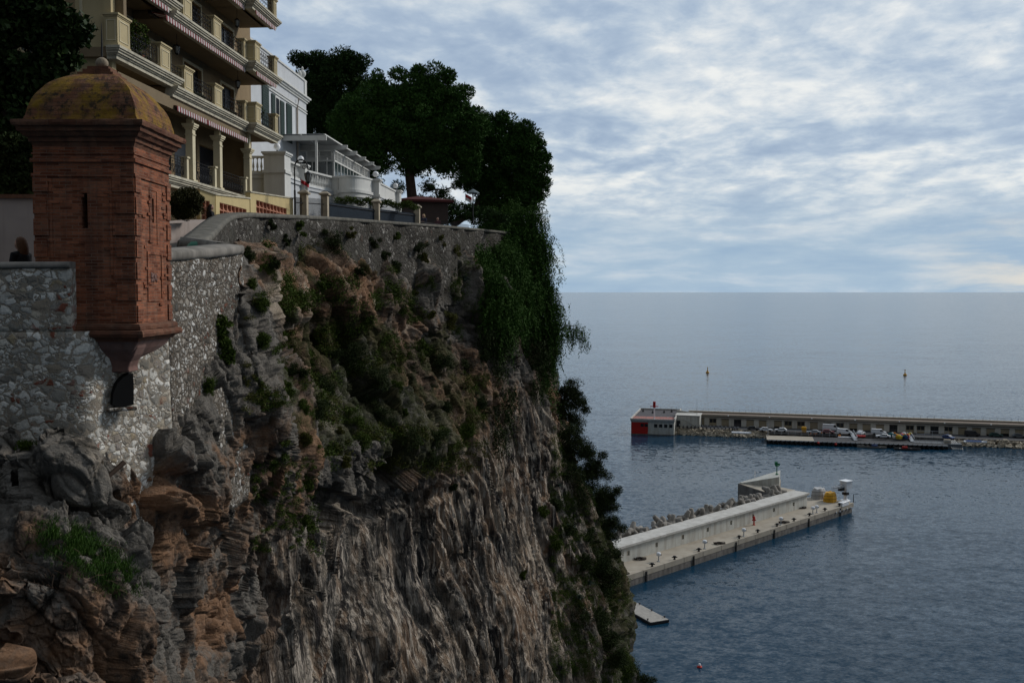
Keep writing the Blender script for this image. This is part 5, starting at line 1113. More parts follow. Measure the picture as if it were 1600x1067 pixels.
# ================================================================== HARBOUR
CONC = plain('quay_concrete', (.36, .32, .26), .9, 0, .16, .35, .2, ((.17, .12, .08), .4, .5)); CONC_D = plain('wet_concrete', (.17, .155, .14), .85, 0, .4, .8, .4, ((.035, .03, .028), .85, 1.2, .42))
HW = plain('harbour_white', (.50, .50, .46), .85, 0, .14, .5, .1, ((.22, .17, .12), .6, 1.4, .45)); HWT = plain('wall_cap_white', (.50, .485, .45), .85, 0, .18, .6, 0, ((.28, .26, .22), .5, .8, .45))
RED = plain('signal_red', (.42, .02, .015), .6, 0, .12, 1.5); PNK = plain('faded_red_floor', (.30, .13, .11), .9, 0, .15, .6); ASPH = plain('asphalt', (.055, .055, .058), .9, 0, .2, .5)
ROOFD = plain('terrace_dark', (.075, .07, .075), .9, 0, .2, .5); BEIG = plain('beige_shutter', (.40, .33, .22), .8, 0, .15, 1.); HGL = plain('harbour_window', (.02, .024, .028), .3)
YL = plain('buoy_yellow', (.60, .30, .015), .6, 0, .15); GRY = plain('galvanised', (.36, .38, .40), .5, .4); RUB = plain('tyre_rubber', (.012, .012, .013), .8); TET = plain('tetrapod_concrete', (.23, .21, .185), .9, 0, .4, .8, .5)
CW_ = plain('car_paint_white', (.72, .73, .75), .25, 0, .02, 1, 0, None, .5); WOODP = plain('dock_boards', (.33, .31, .28), .85, 0, .25, 1.5)
def frame2(A_, B_): v = B_-A_; return (A_.x, A_.y, 0), math.atan2(v.y, v.x), math.hypot(v.x, v.y)
# ---- the jetty with the long wall --------------------------------------------------
QT = 2.0
e0, e1 = G(987.5, 897, QT), G(1335, 785, QT); v = (e1-e0).normalized(); s0 = e0-v*75
loc, rz, L = frame2(s0, e1); LJ = L
def loc_s(px, py, z=QT):     # photo pixel on the plane z -> jetty coordinates
    w = G(px, py, z)-Vector((s0.x, s0.y, 0)); c, s = math.cos(rz), math.sin(rz); return (w.x*c+w.y*s, -w.x*s+w.y*c)
wf0, wf1 = loc_s(985, 876), loc_s(1260, 791)
WY = (wf0[1]+wf1[1])/2; WX1 = wf1[0]
tip_far = loc_s(1285, 767)
print('jetty', LJ, wf0, wf1, tip_far, loc_s(1153, 783, 0), loc_s(1262, 768, 4.6), loc_s(1218, 742, 7))
j = thing('jetty', 'concrete jetty quay reaching out from the foot of the cliff', 'jetty', (loc[0], loc[1], 0), rz)
MB().prismz([(0, 0), (LJ-1.2, 0), (LJ, 1.2), (LJ-1.5, WY+4.5), (WX1+1.5, WY+6.4), (0, WY+6)], -2.5, QT).build('deck', CONC, j)
m = MB(); n = int(LJ/6)
for k in range(n): m.box(k*6+.04, k*6+5.96, -.12, .32, QT-.9, QT+.10)
m.build('kerb', CONC_D if 0 else CONC, j, bevel=.04)
m = MB(); m.box(0, LJ-1.3, -.08, -.005, -1, QT-.95); m.build('waterline_face', CONC_D, j)
for k, x in enumerate(np.linspace(8, LJ-7, 11)): MB().box(x-.18, x+.18, -.28, -.125, -.6, QT-.2).build('fender', RUB, j)
for k in range(5): MB().lathe((LJ-9+k*1.7, -.2, .9), [(.02, 0), (.16, .1), (.16, .4), (.02, .5)], 8).build('fender', CW_, j)
WH = 2.75
jw = thing('jetty_wall', 'long white storm wall with capped walkway running along the jetty', 'wall', (loc[0], loc[1], 0), rz)
ops = []; xs_ = []
m = MB(); cur = 0; x = 6.0
while x < WX1-3: xs_.append(x); x += 8.3
for x in xs_: m.box(cur, x, WY, WY+3.1, QT+.004, QT+WH); m.box(x, x+.75, WY+.35, WY+3.1, QT+.004, QT+WH); m.box(x, x+.75, WY, WY+.35, QT+.004, QT+1.0); m.box(x, x+.75, WY, WY+.35, QT+1.85, QT+WH); cur = x+.75
m.box(cur, WX1, WY, WY+3.1, QT+.004, QT+WH); m.build('wall_face', HW, jw)
for x in xs_: MB().box(x+.12, x+.45, WY+.2, WY+.33, QT+1.05, QT+1.8).build('niche_panel', BEIG, jw)
m = MB(); k = 0.
while k < WX1: m.box(k, min(k+4.96, WX1+.4), WY-.45, WY+3.5, QT+WH+.002, QT+WH+.38); k += 5
m.build('wall_cap', HWT, jw); MB().box(0, WX1+.4, WY-.25, WY-.002, QT+WH-.22, QT+WH).build('cap_moulding', HWT, jw)
MB().box(WX1+.003, WX1+.05, WY+.4, WY+1.2, QT+.1, QT+2.1).build('door', HGL, jw)
# L-shaped head behind the wall
PT = QT+WH
hA = loc_s(1153, 757, PT); hB = loc_s(1262, 772, PT); hC = loc_s(1218, 742, PT+1.9)
hd = thing('breakwater_block', 'grey concrete block head of the jetty with stained sea face', 'breakwater', (loc[0], loc[1], 0), rz)
W0 = WY+3.5; HX0, HX1 = WX1-6.5, WX1+.3; HY = W0+abs(hA[1]-W0)
print('head', hA, hB, hC, HX0, HX1, W0)
HX0 = hA[0]+.0; 
poly = [(HX1-7.2, W0+.01), (HX1, W0+.01), loc_s(1243, 766, PT), loc_s(1219, 761.5, PT), loc_s(1220, 750, PT), loc_s(1153, 755.5, PT)]
MB().prismz(poly, -2.5, PT).build('sea_wall', CONC_D, hd)
cx_, cy_ = sum(q[0] for q in poly)/6, sum(q[1] for q in poly)/6
MB().prismz([(cx_+(x-cx_)*.985, cy_+(y-cy_)*.985) for x, y in poly], PT+.003, PT+.12).build('walkway', CONC, hd)
u0, u1, u2, u3 = loc_s(1160, 756.5, PT), loc_s(1217.5, 761.5, PT), loc_s(1219, 750.5, PT), loc_s(1156, 755.6, PT)
m = MB(); m.rings([[(*u0, PT+.13), (*u1, PT+.13), (*u2, PT+.13), (*u3, PT+.13)], [(*u0, PT+.35), (*u1, PT+2.5), (*u2, PT+2.5), (*u3, PT+.35)]]); m.build('upper_block', HW, hd)
top_c = Vector(((u1[0]+u2[0])/2-1.2, (u1[1]+u2[1])/2+.1, 0)); PT2 = PT+2.42
bk = thing('beacon', 'green harbour beacon post on the jetty head', 'beacon', tuple(frame_mat(loc, rz) @ Vector((top_c.x, top_c.y, PT2))), 0)
GB = plain('beacon_green', (.01, .14, .06), .5)
MB().lathe((0, 0, 0), [(.35, 0), (.35, .15), (.12, .2), (.11, 1.9), (.5, 2.0), (.5, 2.2), (.3, 2.3)], 10).build('post', GB, bk); MB().box(-.5, .1, -.3, .3, 2.3, 3.0).build('light_housing', GB, bk); MB().box(.12, .7, -.05, .05, 2.1, 2.6).build('solar_panel', GB, bk)
# things standing on the quay, in jetty coordinates
JM = frame_mat(loc, rz)
def onq(px, py, z=QT): a, b = loc_s(px, py, z); return JM @ Vector((a, b, z))
BL = plain('bollard_black', (.015, .015, .017), .6)
lampq = []
def ped(p_, lb, first=[None]):
    if first[0] is None:
        t = thing('quay_pedestal', lb, 'pedestal', tuple(p_), 0, 'white service pedestals on the quay'); first[0] = t
        MB().lathe((0, 0, 0), [(.28, 0), (.28, .1), (.1, .14), (.09, 1.0), (.12, 1.02)], 10).build('post', GRY, t); MB().lathe((0, 0, 1.02), [(.3, 0), (.42, .1), (.42, .45), (.3, .62), (.05, .68)], 12).build('lamp_head', CW_, t); MB().box(.2, .46, -.22, .22, 1.12, 1.4).build('dark_panel', BL, t)
    else: t = copy_tree(first[0]); t.location = p_; t['label'] = lb
for (px, py), lb in zip(((1029, 877), (1101, 857), (1162, 838), (1220, 820), (1270, 803), (1276, 801)), ('white service pedestal nearest the cliff', 'white service pedestal second from the cliff', 'white service pedestal left of the red hydrant', 'white service pedestal right of the red hydrant beside a rope coil', 'white service pedestal, left one of the pair near the wall end', 'white service pedestal, right one of the pair near the wall end')): ped(onq(px, py), lb)
first = None
CLP = [(1019, 885.5), (1054, 874.5), (1092, 862), (1155, 842), (1184, 832.5), (1214, 823), (1240.5, 814.5), (1265, 806.5), (1289, 798.5), (1312, 791)]
CN = ['nearest the cliff', 'second from the cliff', 'third from the cliff', 'fourth from the cliff', 'fifth from the cliff', 'sixth from the cliff', 'seventh from the cliff', 'eighth from the cliff', 'second from the seaward tip', 'nearest the seaward tip']
for (px, py), q in zip(CLP, CN):
    p_ = onq(px, py); lb = 'black mooring bollard on the jetty edge, '+q
    if first is None:
        first = thing('mooring_bollard', lb, 'bollard', tuple(p_), 0, 'mooring bollards on the jetty edge')
        MB().lathe((0, 0, 0), [(.32, 0), (.32, .08), (.18, .12), (.16, .5), (.3, .6), (.3, .72), (.1, .8)], 10).build('post', BL, first); MB().tube([(-.5, 0, .5), (0, 0, .45), (.5, 0, .5)], .09, 6).build('crossbar', BL, first)
    else: t = copy_tree(first); t.location = p_; t['label'] = lb
t = thing('hydrant', 'red hydrant post standing at the foot of the jetty wall', 'hydrant', tuple(onq(1178, 820)))
MB().lathe((0, 0, 0), [(.3, 0), (.3, .1), (.16, .15), (.16, 1.2), (.28, 1.25), (.28, 1.5), (.18, 1.8), (.02, 1.95)], 10).build('body', RED, t); MB().box(-.4, .4, -.12, .12, .95, 1.15).build('outlet', RED, t)
ROPE = plain('rope_dark', (.05, .04, .035), .95)
for px, py, lb in ((1000, 874, 'heap of dark rope and nets on the quay nearest the cliff'), (1124, 850, 'dark mooring rope coiled at the jetty edge'), (1225, 817, 'dark rope coil beside a white service pedestal'), (1252, 794, 'dark boards lying at the foot of the jetty wall')):
    t = thing('rope_pile', lb, 'rope', tuple(onq(px, py))); m = MB(); pts = []
    for k in range(70): a = k*.5; r = .35+.55*abs(math.sin(k*.37)); pts.append((r*1.3*math.cos(a), r*math.sin(a)*.8, .06+.004*k+.06*math.sin(k*1.7)))
    m.tube(pts, .05, 5); m.build('coil', ROPE, t, uv=False)
    MB().tube([(-.9, .3, .08), (0, .5, .35), (1.1, .2, .1)], .07, 5).build('line', ROPE, t, uv=False)
def tarp(name, lb, p_, w, d, h, mat, rz_):
    t = thing(name, lb, 'tarpaulin', tuple(p_), rz_); m = MB(); rs = []
    for i in range(9):
        f = i/8; z = h*f; k = 1-.28*f**3; ring = []
        for q in range(40):
            a = 2*math.pi*q/40; ca, sa = math.cos(a), math.sin(a); rr = 1/max(abs(ca)**3+abs(sa)**3, 1e-6)**(1/3); wv = 1+.05*math.sin(a*7+f*2)*(1-f)+.03*math.sin(a*13)
            ring.append((w/2*rr*ca*k*wv, d/2*rr*sa*k*wv, z+.10*math.sin(a*5)*f))
        rs.append(ring)
    m.rings(rs); m.build('cover', mat, t, smooth=True)
    m = MB()
    for zz in (.35*h, .7*h): k = 1.03-.28*(zz/h)**3; m.tube([(w/2*k*math.cos(a)/max(abs(math.cos(a))**3+abs(math.sin(a))**3, 1e-6)**(1/3), d/2*k*math.sin(a)/max(abs(math.cos(a))**3+abs(math.sin(a))**3, 1e-6)**(1/3), zz+.1*math.sin(2*a)) for a in [2*math.pi*q/40 for q in range(41)]], .035, 5)
    m.build('lashing', ROPE, t, uv=False)
tarp('grey_tarpaulin', 'grey tarpaulin covered stack left of the yellow one on the jetty', onq(1279, 778), 3.6, 2.8, 2.4, plain('tarp_grey', (.42, .42, .42), .7, 0, .15, 1.5, .4), rz)
tarp('yellow_tarpaulin', 'yellow tarpaulin covered load near the jetty tip', onq(1297, 783), 3.4, 2.6, 2.1, plain('tarp_yellow', (.60, .31, .02), .6, 0, .2, 1.5, .4), rz+.2)
t = thing('boarding_crane', 'white quay crane with box head and folded gangway arm at the jetty tip', 'crane', tuple(onq(1321, 782)), rz-.2)
MB().lathe((0, 0, 0), [(1.1, 0), (1.1, .15), (.55, .3), (.4, .5), (.38, 2.9)], 14).build('column', CW_, t); MB().box(-.5, .5, -.6, .6, 1.4, 2.0).build('machinery', BL, t)
MB().cbox(-.9, 1.1, -.9, .9, 2.9, 4.5, .08).build('head_box', CW_, t); MB().box(-1.1, 1.3, -1.1, 1.1, 4.52, 4.7).build('canopy', CW_, t)
m = MB()
for y in (-.35, .35): m.tube([(-.9, y, 3.9), (-4.6, y, 3.5)], .09, 5); m.tube([(-.9, y, 3.3), (-4.6, y, 3.1)], .07, 5)
for k in range(8): m.tube([(-1.2-k*.48, -.35, 3.3), (-1.2-k*.48, .35, 3.3)], .05, 4)
m.build('gangway_arm', GRY, t); MB().box(-2.2, -1.0, -.45, .45, 2.5, 3.2).build('control_box', BL, t)
t = thing('white_cabinet', 'low white chest on the jetty edge beside the crane', 'chest', tuple(onq(1318, 789.5)), rz); MB().cbox(-1.6, 1.6, -.5, .5, 0, .75, .06).build('case', CW_, t); MB().cbox(-1.65, 1.65, -.55, .55, .752, .9, .04).build('lid', CW_, t)
t = thing('tip_post', 'slim dark post at the very tip of the jetty', 'post', tuple(onq(1333.5, 784.5))); MB().lathe((0, 0, 0), [(.12, 0), (.1, .2), (.07, 1.6), (.1, 1.7), (.02, 1.9)], 8).build('shaft', BL, t)
t = thing('ladder_hoop', 'metal ladder hoops on top of the jetty head', 'ladder', tuple(JM @ Vector((hA[0]+5.5, hA[1]-1.0, PT+.12))), rz)
m = MB()
for x in (0, .55): m.tube([(x, 0, 0), (x, 0, 2.6)], .06, 5)
for k in range(6): m.tube([(0, 0, .3+k*.4), (.55, 0, .3+k*.4)], .045, 4)
m.build('rails', GRY, t); MB().tube([(.27+.45*math.cos(a), -.4+.45*math.sin(a), 2.3) for a in [2*math.pi*k/12 for k in range(13)]], .05, 4).build('hoop', GRY, t)
# tetrapods behind the wall: one thing each
def tet_mesh():
    m = MB(); D = [Vector((0, 0, 1)), Vector((math.sqrt(8/9), 0, -1/3)), Vector((-math.sqrt(2/9), math.sqrt(2/3), -1/3)), Vector((-math.sqrt(2/9), -math.sqrt(2/3), -1/3))]
    for d in D: m.tube([d*-.05, d*.6, d*1.55, d*1.65], [.62, .55, .40, .30], 12)
    m.ball((0, 0, 0), .68, 12, 8); o = m.build('tetrapod', TET, smooth=True, uv=False); return o
t0 = None; TP = []
for k in range(27):
    f = k/26; px, py = 975+f*(1215-975), 842-f*(842-792); TP.append((px, py))
pxs_ = [(968,842),(981,839),(990,834),(1002,832),(1014,834),(1026,826),(1033,821),(1043,822),(1050,818),(1061,819),(1075,814),(1082,811),(1092,804),(1101,806),(1110,803),(1122,801),(1130,799),(1146,796),(1150,790),(1163,790),(1172,786),(1180,786),(1186,780),(1192,783),(1199,781),(1206,776),(1204,771),(1212,776),(1219,774),(1225,773),(1157,797),(1176,791),(1040,827),(1070,820),(1115,806),(1190,789)]
ORDW = ['first', 'second', 'third', 'fourth', 'fifth', 'sixth', 'seventh', 'eighth', 'ninth', 'tenth', 'eleventh', 'twelfth', 'thirteenth', 'fourteenth', 'fifteenth', 'sixteenth', 'seventeenth', 'eighteenth']
pxs_.sort()
for k, (px, py) in enumerate(pxs_):
    a, b = loc_s(px, py, 4.6); b = max(min(b, W0+4), W0+1.2)+.5*random.random(); w = JM @ Vector((a, b, 4.3+.9*random.random()))
    lb = f"grey tetrapod behind the jetty wall, {ORDW[k]} from the cliff" if k < 18 else f"grey tetrapod behind the jetty wall, {ORDW[35-k] if k < 35 else 'nearest'} from the seaward corner".replace('first from', 'nearest').replace('nearest from', 'touching')
    if t0 is None: o = t0 = tet_mesh()
    else: o = t0.copy(); COL.objects.link(o)
    tag(o, lb, 'tetrapod', 'tetrapods behind the jetty wall'); o.location = w; o.rotation_euler = (random.random()*6, random.random()*6, random.random()*6); o.scale = (1.05,)*3
    for q in (1, 2):
        o2 = t0.copy(); COL.objects.link(o2); o2.location = w+Vector((random.gauss(0, .5)-.5*q, random.gauss(0, .4)+1.7*q, -1.75*q)); o2.rotation_euler = (random.random()*6, random.random()*6, 1); tag(o2, f"{'stained' if q == 1 else 'dark wet'} tetrapod {'below' if q == 1 else 'at the waterline below'} the {ORDW[k] if k < 18 else ORDW[35-k]} upper one from the {'cliff' if k < 18 else 'seaward corner'}", 'tetrapod', 'lower rows of tetrapods'); o2.scale = (.85,)*3
# small floating pontoon in the foreground water
c0, c1, c2 = G(1034, 963, .5), G(1016, 972, .5), G(985, 955, .5); d1 = (c2-c1).normalized(); lp, rzp, Lp = frame2(c1, c1+d1*24)
t = thing('small_pontoon', 'small floating pontoon at the foot of the cliff below the jetty', 'pontoon', lp, rzp)
wd_ = (c0-c1).length; sgn = 1 if (Vector((math.cos(rzp), math.sin(rzp), 0)).cross(c0-c1)).z > 0 else -1
y0, y1 = sorted((0, sgn*wd_)); m = MB(); 
for k in range(48): m.box(k*.5+.01, k*.5+.48, y0+.1, y1-.1, .42, .5)
m.build('deck_boards', WOODP, t); MB().box(0, 24, y0, y1, .05, .415).build('frame', BL, t); MB().box(.4, 23, y0+.4, y1-.4, -.5, .049).build('float', BL, t)
for x, y in ((1.0, y0+.2), (1.0, y1-.2), (8, y0+.2), (8, y1-.2), (4.5, y0+.2)): MB().lathe((x, y, .5), [(.1, 0), (.08, .15), (.16, .2), (.16, .26), (.02, .3)], 8).build('cleat', BL, t)
# ---- the far breakwater -------------------------------------------------------------
A0, B0 = G(1085, 663.5, 2.0), G(1600, 682.5, 2.0); fl_, fr, FL_ = frame2(A0, B0); FM = frame_mat(fl_, fr)
def fs(px, py, z=2.0): w = G(px, py, z)-Vector((A0.x, A0.y, 0)); c, s = math.cos(fr), math.sin(fr); return (w.x*c+w.y*s, -w.x*s+w.y*c)
print('far', FL_, fs(1140, 676, 2), fs(1600, 700, 0), fs(988, 678, 0), fs(1198, 692, 0), fs(1480, 701, 0))
q = thing('harbour_quay', 'grey quay carrying the road along the far breakwater', 'quay', fl_, fr)
MB().prismz([(-7, -9), (22, -9), (40, -9.2), (FL_+60, -9.5), (FL_+60, 14), (-7, 14)], -3, 1.98).build('quay_base', CONC_D, q)
MB().box(0, FL_+60, -8.6, -.3, 1.984, 2.0).build('roadway', ASPH, q)
g = thing('breakwater_arcade', 'long low white row of lock-up stores on the far breakwater', 'building', fl_, fr)
BH = 3.15; pit = 4.35; nb = int((FL_+50)/pit)
doors = []
m = MB(); cur = 0
for k in range(nb):
    a = .9+k*pit+(.9 if k in (6, 16) else 0); b = a+2.6; m.box(cur, a, 0, .5, 2, 2+BH); m.box(a, b, 0, .5, 4.35, 2+BH); doors.append((a, b)); cur = b
m.box(cur, FL_+52, 0, .5, 2, 2+BH); m.build('wall', plain('stores_render', (.66, .63, .56), .85, 0, .1, .5, .1, ((.28, .22, .15), .4, 1.4)), g)
MB().box(-.1, FL_+52, .55, 8, 2, 2+BH-.05).build('store_body', HGL, g)
MB().box(-.3, FL_+53, -.75, 8.4, 2+BH+.002, 2+BH+.28).build('roof_slab', CONC_D, g)
MB().box(-.3, FL_+53, -.9, -.5, 2+BH+.283, 2+BH+.95).build('parapet', plain('parapet_buff', (.36, .31, .25), .9, 0, .15, .6), g)
MB().box(-.3, FL_+53, -.49, 7.9, 2+BH+.285, 2+BH+.35).build('roof_walkway', plain('roof_brown', (.20, .155, .125), .9, 0, .2, .5), g)
MB().box(-3, FL_+53, 8.0, 9.4, -3, 2+BH+.95).build('sea_parapet', CONC, g)
random.seed(21)
for k, (a, b) in enumerate(doors):
    o_ = MB().box(a-.12, b+.12, -.12, -.002, 4.36, 4.55).build('lintel', CONC_D, g)
    kind = [0, 1, 0, 1, 0, 0, 0, 1, 1, 0, 0, 1, 0, 0, 0, 1, 1, 1, 1, 1, 0, 0, 0, 0, 0, 0, 1, 1, 1, 1, 0, 0, 1, 0, 0][k % 35]
    if kind == 0:
        zb = 2+.9*random.random()*(random.random() < .4); m = MB(); m.box(a, b, .16, .2, zb, 4.34); dro = m.build('roller_shutter', BEIG, g)
        m = MB(); 
        for i in range(6): z = zb+.3+i*(4.3-zb)/6.5; m.box(a+.02, b-.02, .14, .159, z, z+.06)
        m.build('slat', CONC, dro)
    else:
        m = MB(); m.box(a, b, .2, .24, 3.0, 4.34); fo = m.build('window', HGL, g); m = MB(); m.box(a, b, .15, .19, 2, 2.99); m.box(a+1.25, a+1.35, .1, .19, 3.0, 4.34); m.box(a, a+.15, .1, .19, 3., 4.34); m.box(b-.15, b, .1, .19, 3, 4.34); m.build('window_frame', BEIG if k % 3 else ROOFD, fo)
m = MB()
for k in range(int((FL_+50)/2.2)): x = k*2.2; m.tube([(x, 8.2, 2+BH+.9), (x, 8.2, 2+BH+1.9)], .05, 4)
m.tube([(0, 8.2, 2+BH+1.9), (FL_+52, 8.2, 2+BH+1.9)], .03, 4); m.build('railing', GRY, g, uv=False)
lf = None
for k in range(9):
    o_ = MB().ball((12+k*14.3, -1.05, 2+BH+.62), .26, 8, 6).build('globe_light', CW_, g, smooth=True)
# end pavilion, red and white
ca, cb, cc_, cd = fs(986, 678, 0), fs(1053, 676.5, 0), fs(1055, 641, 5.4), fs(1000, 638, 5.4)
print('pav', ca, cb, cc_, cd)
pv = thing('end_pavilion', 'white and red painted pavilion at the end of the far breakwater', 'pavilion', (G(986, 678.5, 0).x, G(986, 678.5, 0).y, 0), fr+.04)
PWd = 14.9; PD = 30.
m = MB(); m.box(0, PWd, 0, PD, -2, .35); m.build('plinth', CONC_D, pv)
m = MB(); zt = 5.2; wn = [(1.9+5.1*0+6.1+i*1.75, 6.1+1.9+i*1.75+1.15) for i in range(4)]; cur = 5.9
for a, b in wn: m.box(cur, a, 0, .35, .352, zt-.8); m.box(a, b, 0, .35, .352, 2.7); m.box(a, b, 0, .35, 3.9, zt-.8); cur = b
m.box(cur, PWd, 0, .35, .352, zt-.8); m.box(PWd-.35, PWd, .351, PD, .352, zt-.8); m.box(0, .35, .351, PD, .352, zt-.8); m.build('wall', HW, pv)
for a, b in wn: MB().box(a, b, .25, .3, 2.7, 3.9).build('window', HGL, pv)
m = MB(); m.box(.004, 3.3, -.03, .3, .36, zt-.8); m.box(3.3, 4.4, -.03, .3, .36, 2.8); m.box(4.4, 5.895, -.03, .3, .36, 2.8); m.box(3.3, 5.895, -.03, .3, 3.9, zt-.8); m.box(4.45, 4.7, -.03, .3, 2.8, 3.9); m.build('red_panel', RED, pv)
MB().box(3.3, 5.89, .15, .2, 2.8, 3.9).build('window', HGL, pv)
m = MB(); m.frustum(-.02, PWd+.02, -.04, PD, zt-.798, -.3, PWd+.3, -.4, PD+.3, zt); m.build('flared_cornice', HW, pv)
m = MB(); m.box(-.3, PWd+.3, -.4, -.1, zt+.002, zt+.5); m.box(-.3, 0, -.099, PD+.3, zt+.002, zt+.6); m.box(PWd, PWd+.3, -.099, PD+.3, zt+.002, zt+.9); m.box(.001, PWd-.001, PD, PD+.3, zt+.002, zt+.7); m.build('roof_parapet', HWT, pv)
MB().box(.001, PWd-.001, -.099, 10, zt+.004, zt+.06).build('roof_floor', PNK, pv); MB().box(.001, PWd-.001, 10.01, PD-.01, zt+.004, zt+.05).build('roof_floor', ROOFD, pv)
m = MB()
for k in range(9): m.tube([(-.4+k*(PWd+.8)/8, PD+.4, zt+.6), (-.4+k*(PWd+.8)/8, PD+.4, zt+1.4)], .04, 4)
m.tube([(-.4, PD+.4, zt+1.4), (PWd+.4, PD+.4, zt+1.4)], .03, 4); m.build('railing', GRY, pv, uv=False)
for x, y in ((5.5, 20), (9.5, 22), (1.5, 24), (12, 25)): MB().lathe((x, y, zt+.06), [(.4, 0), (.35, .5), (.15, .6), (.15, 1.0), (.02, 1.1)], 8).build('roof_vent', BL, pv)
PM = pv.matrix_basis.copy() if 0 else frame_mat(pv.location, pv.rotation_euler[2])
t = thing('signal_mast', 'white mast with red cross-shaped head on the pavilion roof', 'mast', tuple(PM @ Vector((7.7, 3.6, zt+.06))), pv.rotation_euler[2])
MB().lathe((0, 0, 0), [(.35, 0), (.22, .2), (.2, 4.0)], 10).build('post', CW_, t); MB().box(-.45, .45, -.3, .3, 4.0, 6.1).build('red_lantern', RED, t); MB().box(-1.4, 1.4, -.2, .2, 4.3, 4.55).build('cross_arm', RED, t)
for i, (x, y) in enumerate(((2.2, 6), (4.6, 6.5), (9.8, 5.5), (10.9, 4.5), (12.2, 6.6), (13, 5.2))):
    t = thing('gull', ['white gull leftmost on the red part of the pavilion roof', 'white gull just left of the signal mast', 'white gull just right of the signal mast', 'white gull fourth from left on the pavilion roof', 'white gull fifth from left on the pavilion roof', 'white gull nearest the right parapet of the pavilion roof'][i], 'gull', tuple(PM @ Vector((x, y, zt+.06))), random.random()*6, 'gulls on the pavilion roof')
    m = MB(); m.tube([(-.28, 0, .2), (-.1, 0, .2), (.12, 0, .24), (.2, 0, .34), (.26, 0, .38), (.33, 0, .37)], [.03, .09, .09, .055, .05, .015], 8); m.tube([(0, .03, 0), (0, .03, .16)], .012, 4); m.tube([(0, -.03, 0), (0, -.03, .16)], .012, 4); m.build('body', CW_, t, smooth=True)
# link building with slanting stair wall
lk = thing('stair_block', 'pale stair block between the pavilion and the row of stores', 'building', (G(1054, 667, 2.).x, G(1054, 667, 2.).y+1.0, 0), fr)
LkL = 9.0
m = MB(); m.prism([(0, 2), (LkL, 2), (LkL, 6.1), (0, 7.2)], 7, 7.4); m.box(LkL-.4, LkL, 0, 7, 2, 6.1); m.add([(.5, -.3, 2), (LkL, -.3, 2), (LkL, -.3, 5.9), (5, -.3, 5.9), (.5, -.3, 5.9), (.5, 0, 2), (LkL, 0, 2), (LkL, 0, 5.9), (5, 0, 5.9), (.5, 0, 5.9)], [(0, 1, 2, 3, 4), (5, 9, 8, 7, 6), (0, 5, 6, 1), (1, 6, 7, 2), (2, 7, 8, 3), (3, 8, 9, 4), (4, 9, 5, 0)]); m.build('wall', HW, lk)
MB().box(.3, LkL+.2, -.4, 8, 6.0, 6.25).build('roof', HWT, lk); MB().box(1.0, 2.2, -.36, -.302, 2, 4.3).build('door', HGL, lk)
m = MB(); m.prism([(3.0, 4.9), (3.3, 4.9), (8.4, 2.3), (8.1, 2.3)], -.5, -.302); m.build('stair_stringer', HWT, lk)
t = thing('radio_mast', 'thin tall mast on the stair block roof', 'mast', tuple(frame_mat(lk.location, fr) @ Vector((LkL-1.2, 2, 6.25)))); MB().tube([(0, 0, 0), (0, 0, 5.2)], [.07, .03], 5).build('pole', GRY, t)
# rocks -------------------------------------------------------------------------------
def riprap(name, s_0, s_1, yc, n, seed, parent=None, zt=1.6, wy=4.):
    rs = np.random.default_rng(seed); m = MB()
    for k in range(n):
        s = s_0+(s_1-s_0)*rs.random(); f = rs.random(); y = yc-wy*f; z = zt*(1-f)-.2+.2*rs.random(); r = .35+.55*rs.random()**1.6
        c = [(-1,-1,-1),(1,-1,-1),(1,1,-1),(-1,1,-1),(-1,-1,1),(1,-1,1),(1,1,1),(-1,1,1)]; T = Matrix.Translation((s, y, z)) @ Matrix.Rotation(rs.random()*6, 4, Vector(rs.normal(size=3))) @ Matrix.Diagonal((r*1.25, r, r*.8, 1)); m.T = T
        m.add([tuple(np.array(v)*(.62+.3*rs.random(3))) for v in c], [(0,3,2,1),(4,5,6,7),(0,1,5,4),(1,2,6,5),(2,3,7,6),(3,0,4,7)])
    o = m.build(name, plain('riprap_stone', (.29, .25, .19), .9, 0, .5, .6, .3) if 'riprap_stone' not in MT else MT['riprap_stone'], uv=False); o.location = fl_; o.rotation_euler = (0, 0, fr); return tag(o, kind='stuff')
a1 = fs(1198, 686, 1)[0]; a2 = fs(1487, 695, 1)[0]
riprap('boulder_slope', -8, a1, -9.2, 620, 3); riprap('boulder_slope', a2+2, FL_+60, -9.6, 620, 4)
# floating dock with tyre fenders
dA, dB = G(1198, 693, 0), G(1481, 702.5, 0); dl, dr, DL = frame2(dA, dB); DM = frame_mat(dl, dr)
dk = thing('floating_dock', 'long dark floating dock fringed with slanting tyres in front of the quay', 'dock', dl, dr)
MB().box(0, DL, 0, 9.5, -.8, 1.35).build('hull', BL, dk); MB().box(.0, DL*.27, -.02, 9.4, 1.353, 1.42).build('pale_deck', CONC, dk); MB().box(DL*.27+.01, DL, -.02, 9.4, 1.353, 1.40).build('dark_deck', ASPH, dk)
MB().box(0, DL, -.5, -.02, 1.05, 1.352).build('rubbing_strake', GRY, dk)
f0 = None
for k in range(int(DL/1.45)):
    if f0 is None:
        f0 = MB().tube([(0, -.45, 1.25), (.75, -.5, .1)], .34, 8).build('tyre_fender', RUB, dk)
    else: o = f0.copy(); COL.objects.link(o); o.parent = dk; o.location = (k*1.45, 0, 0)
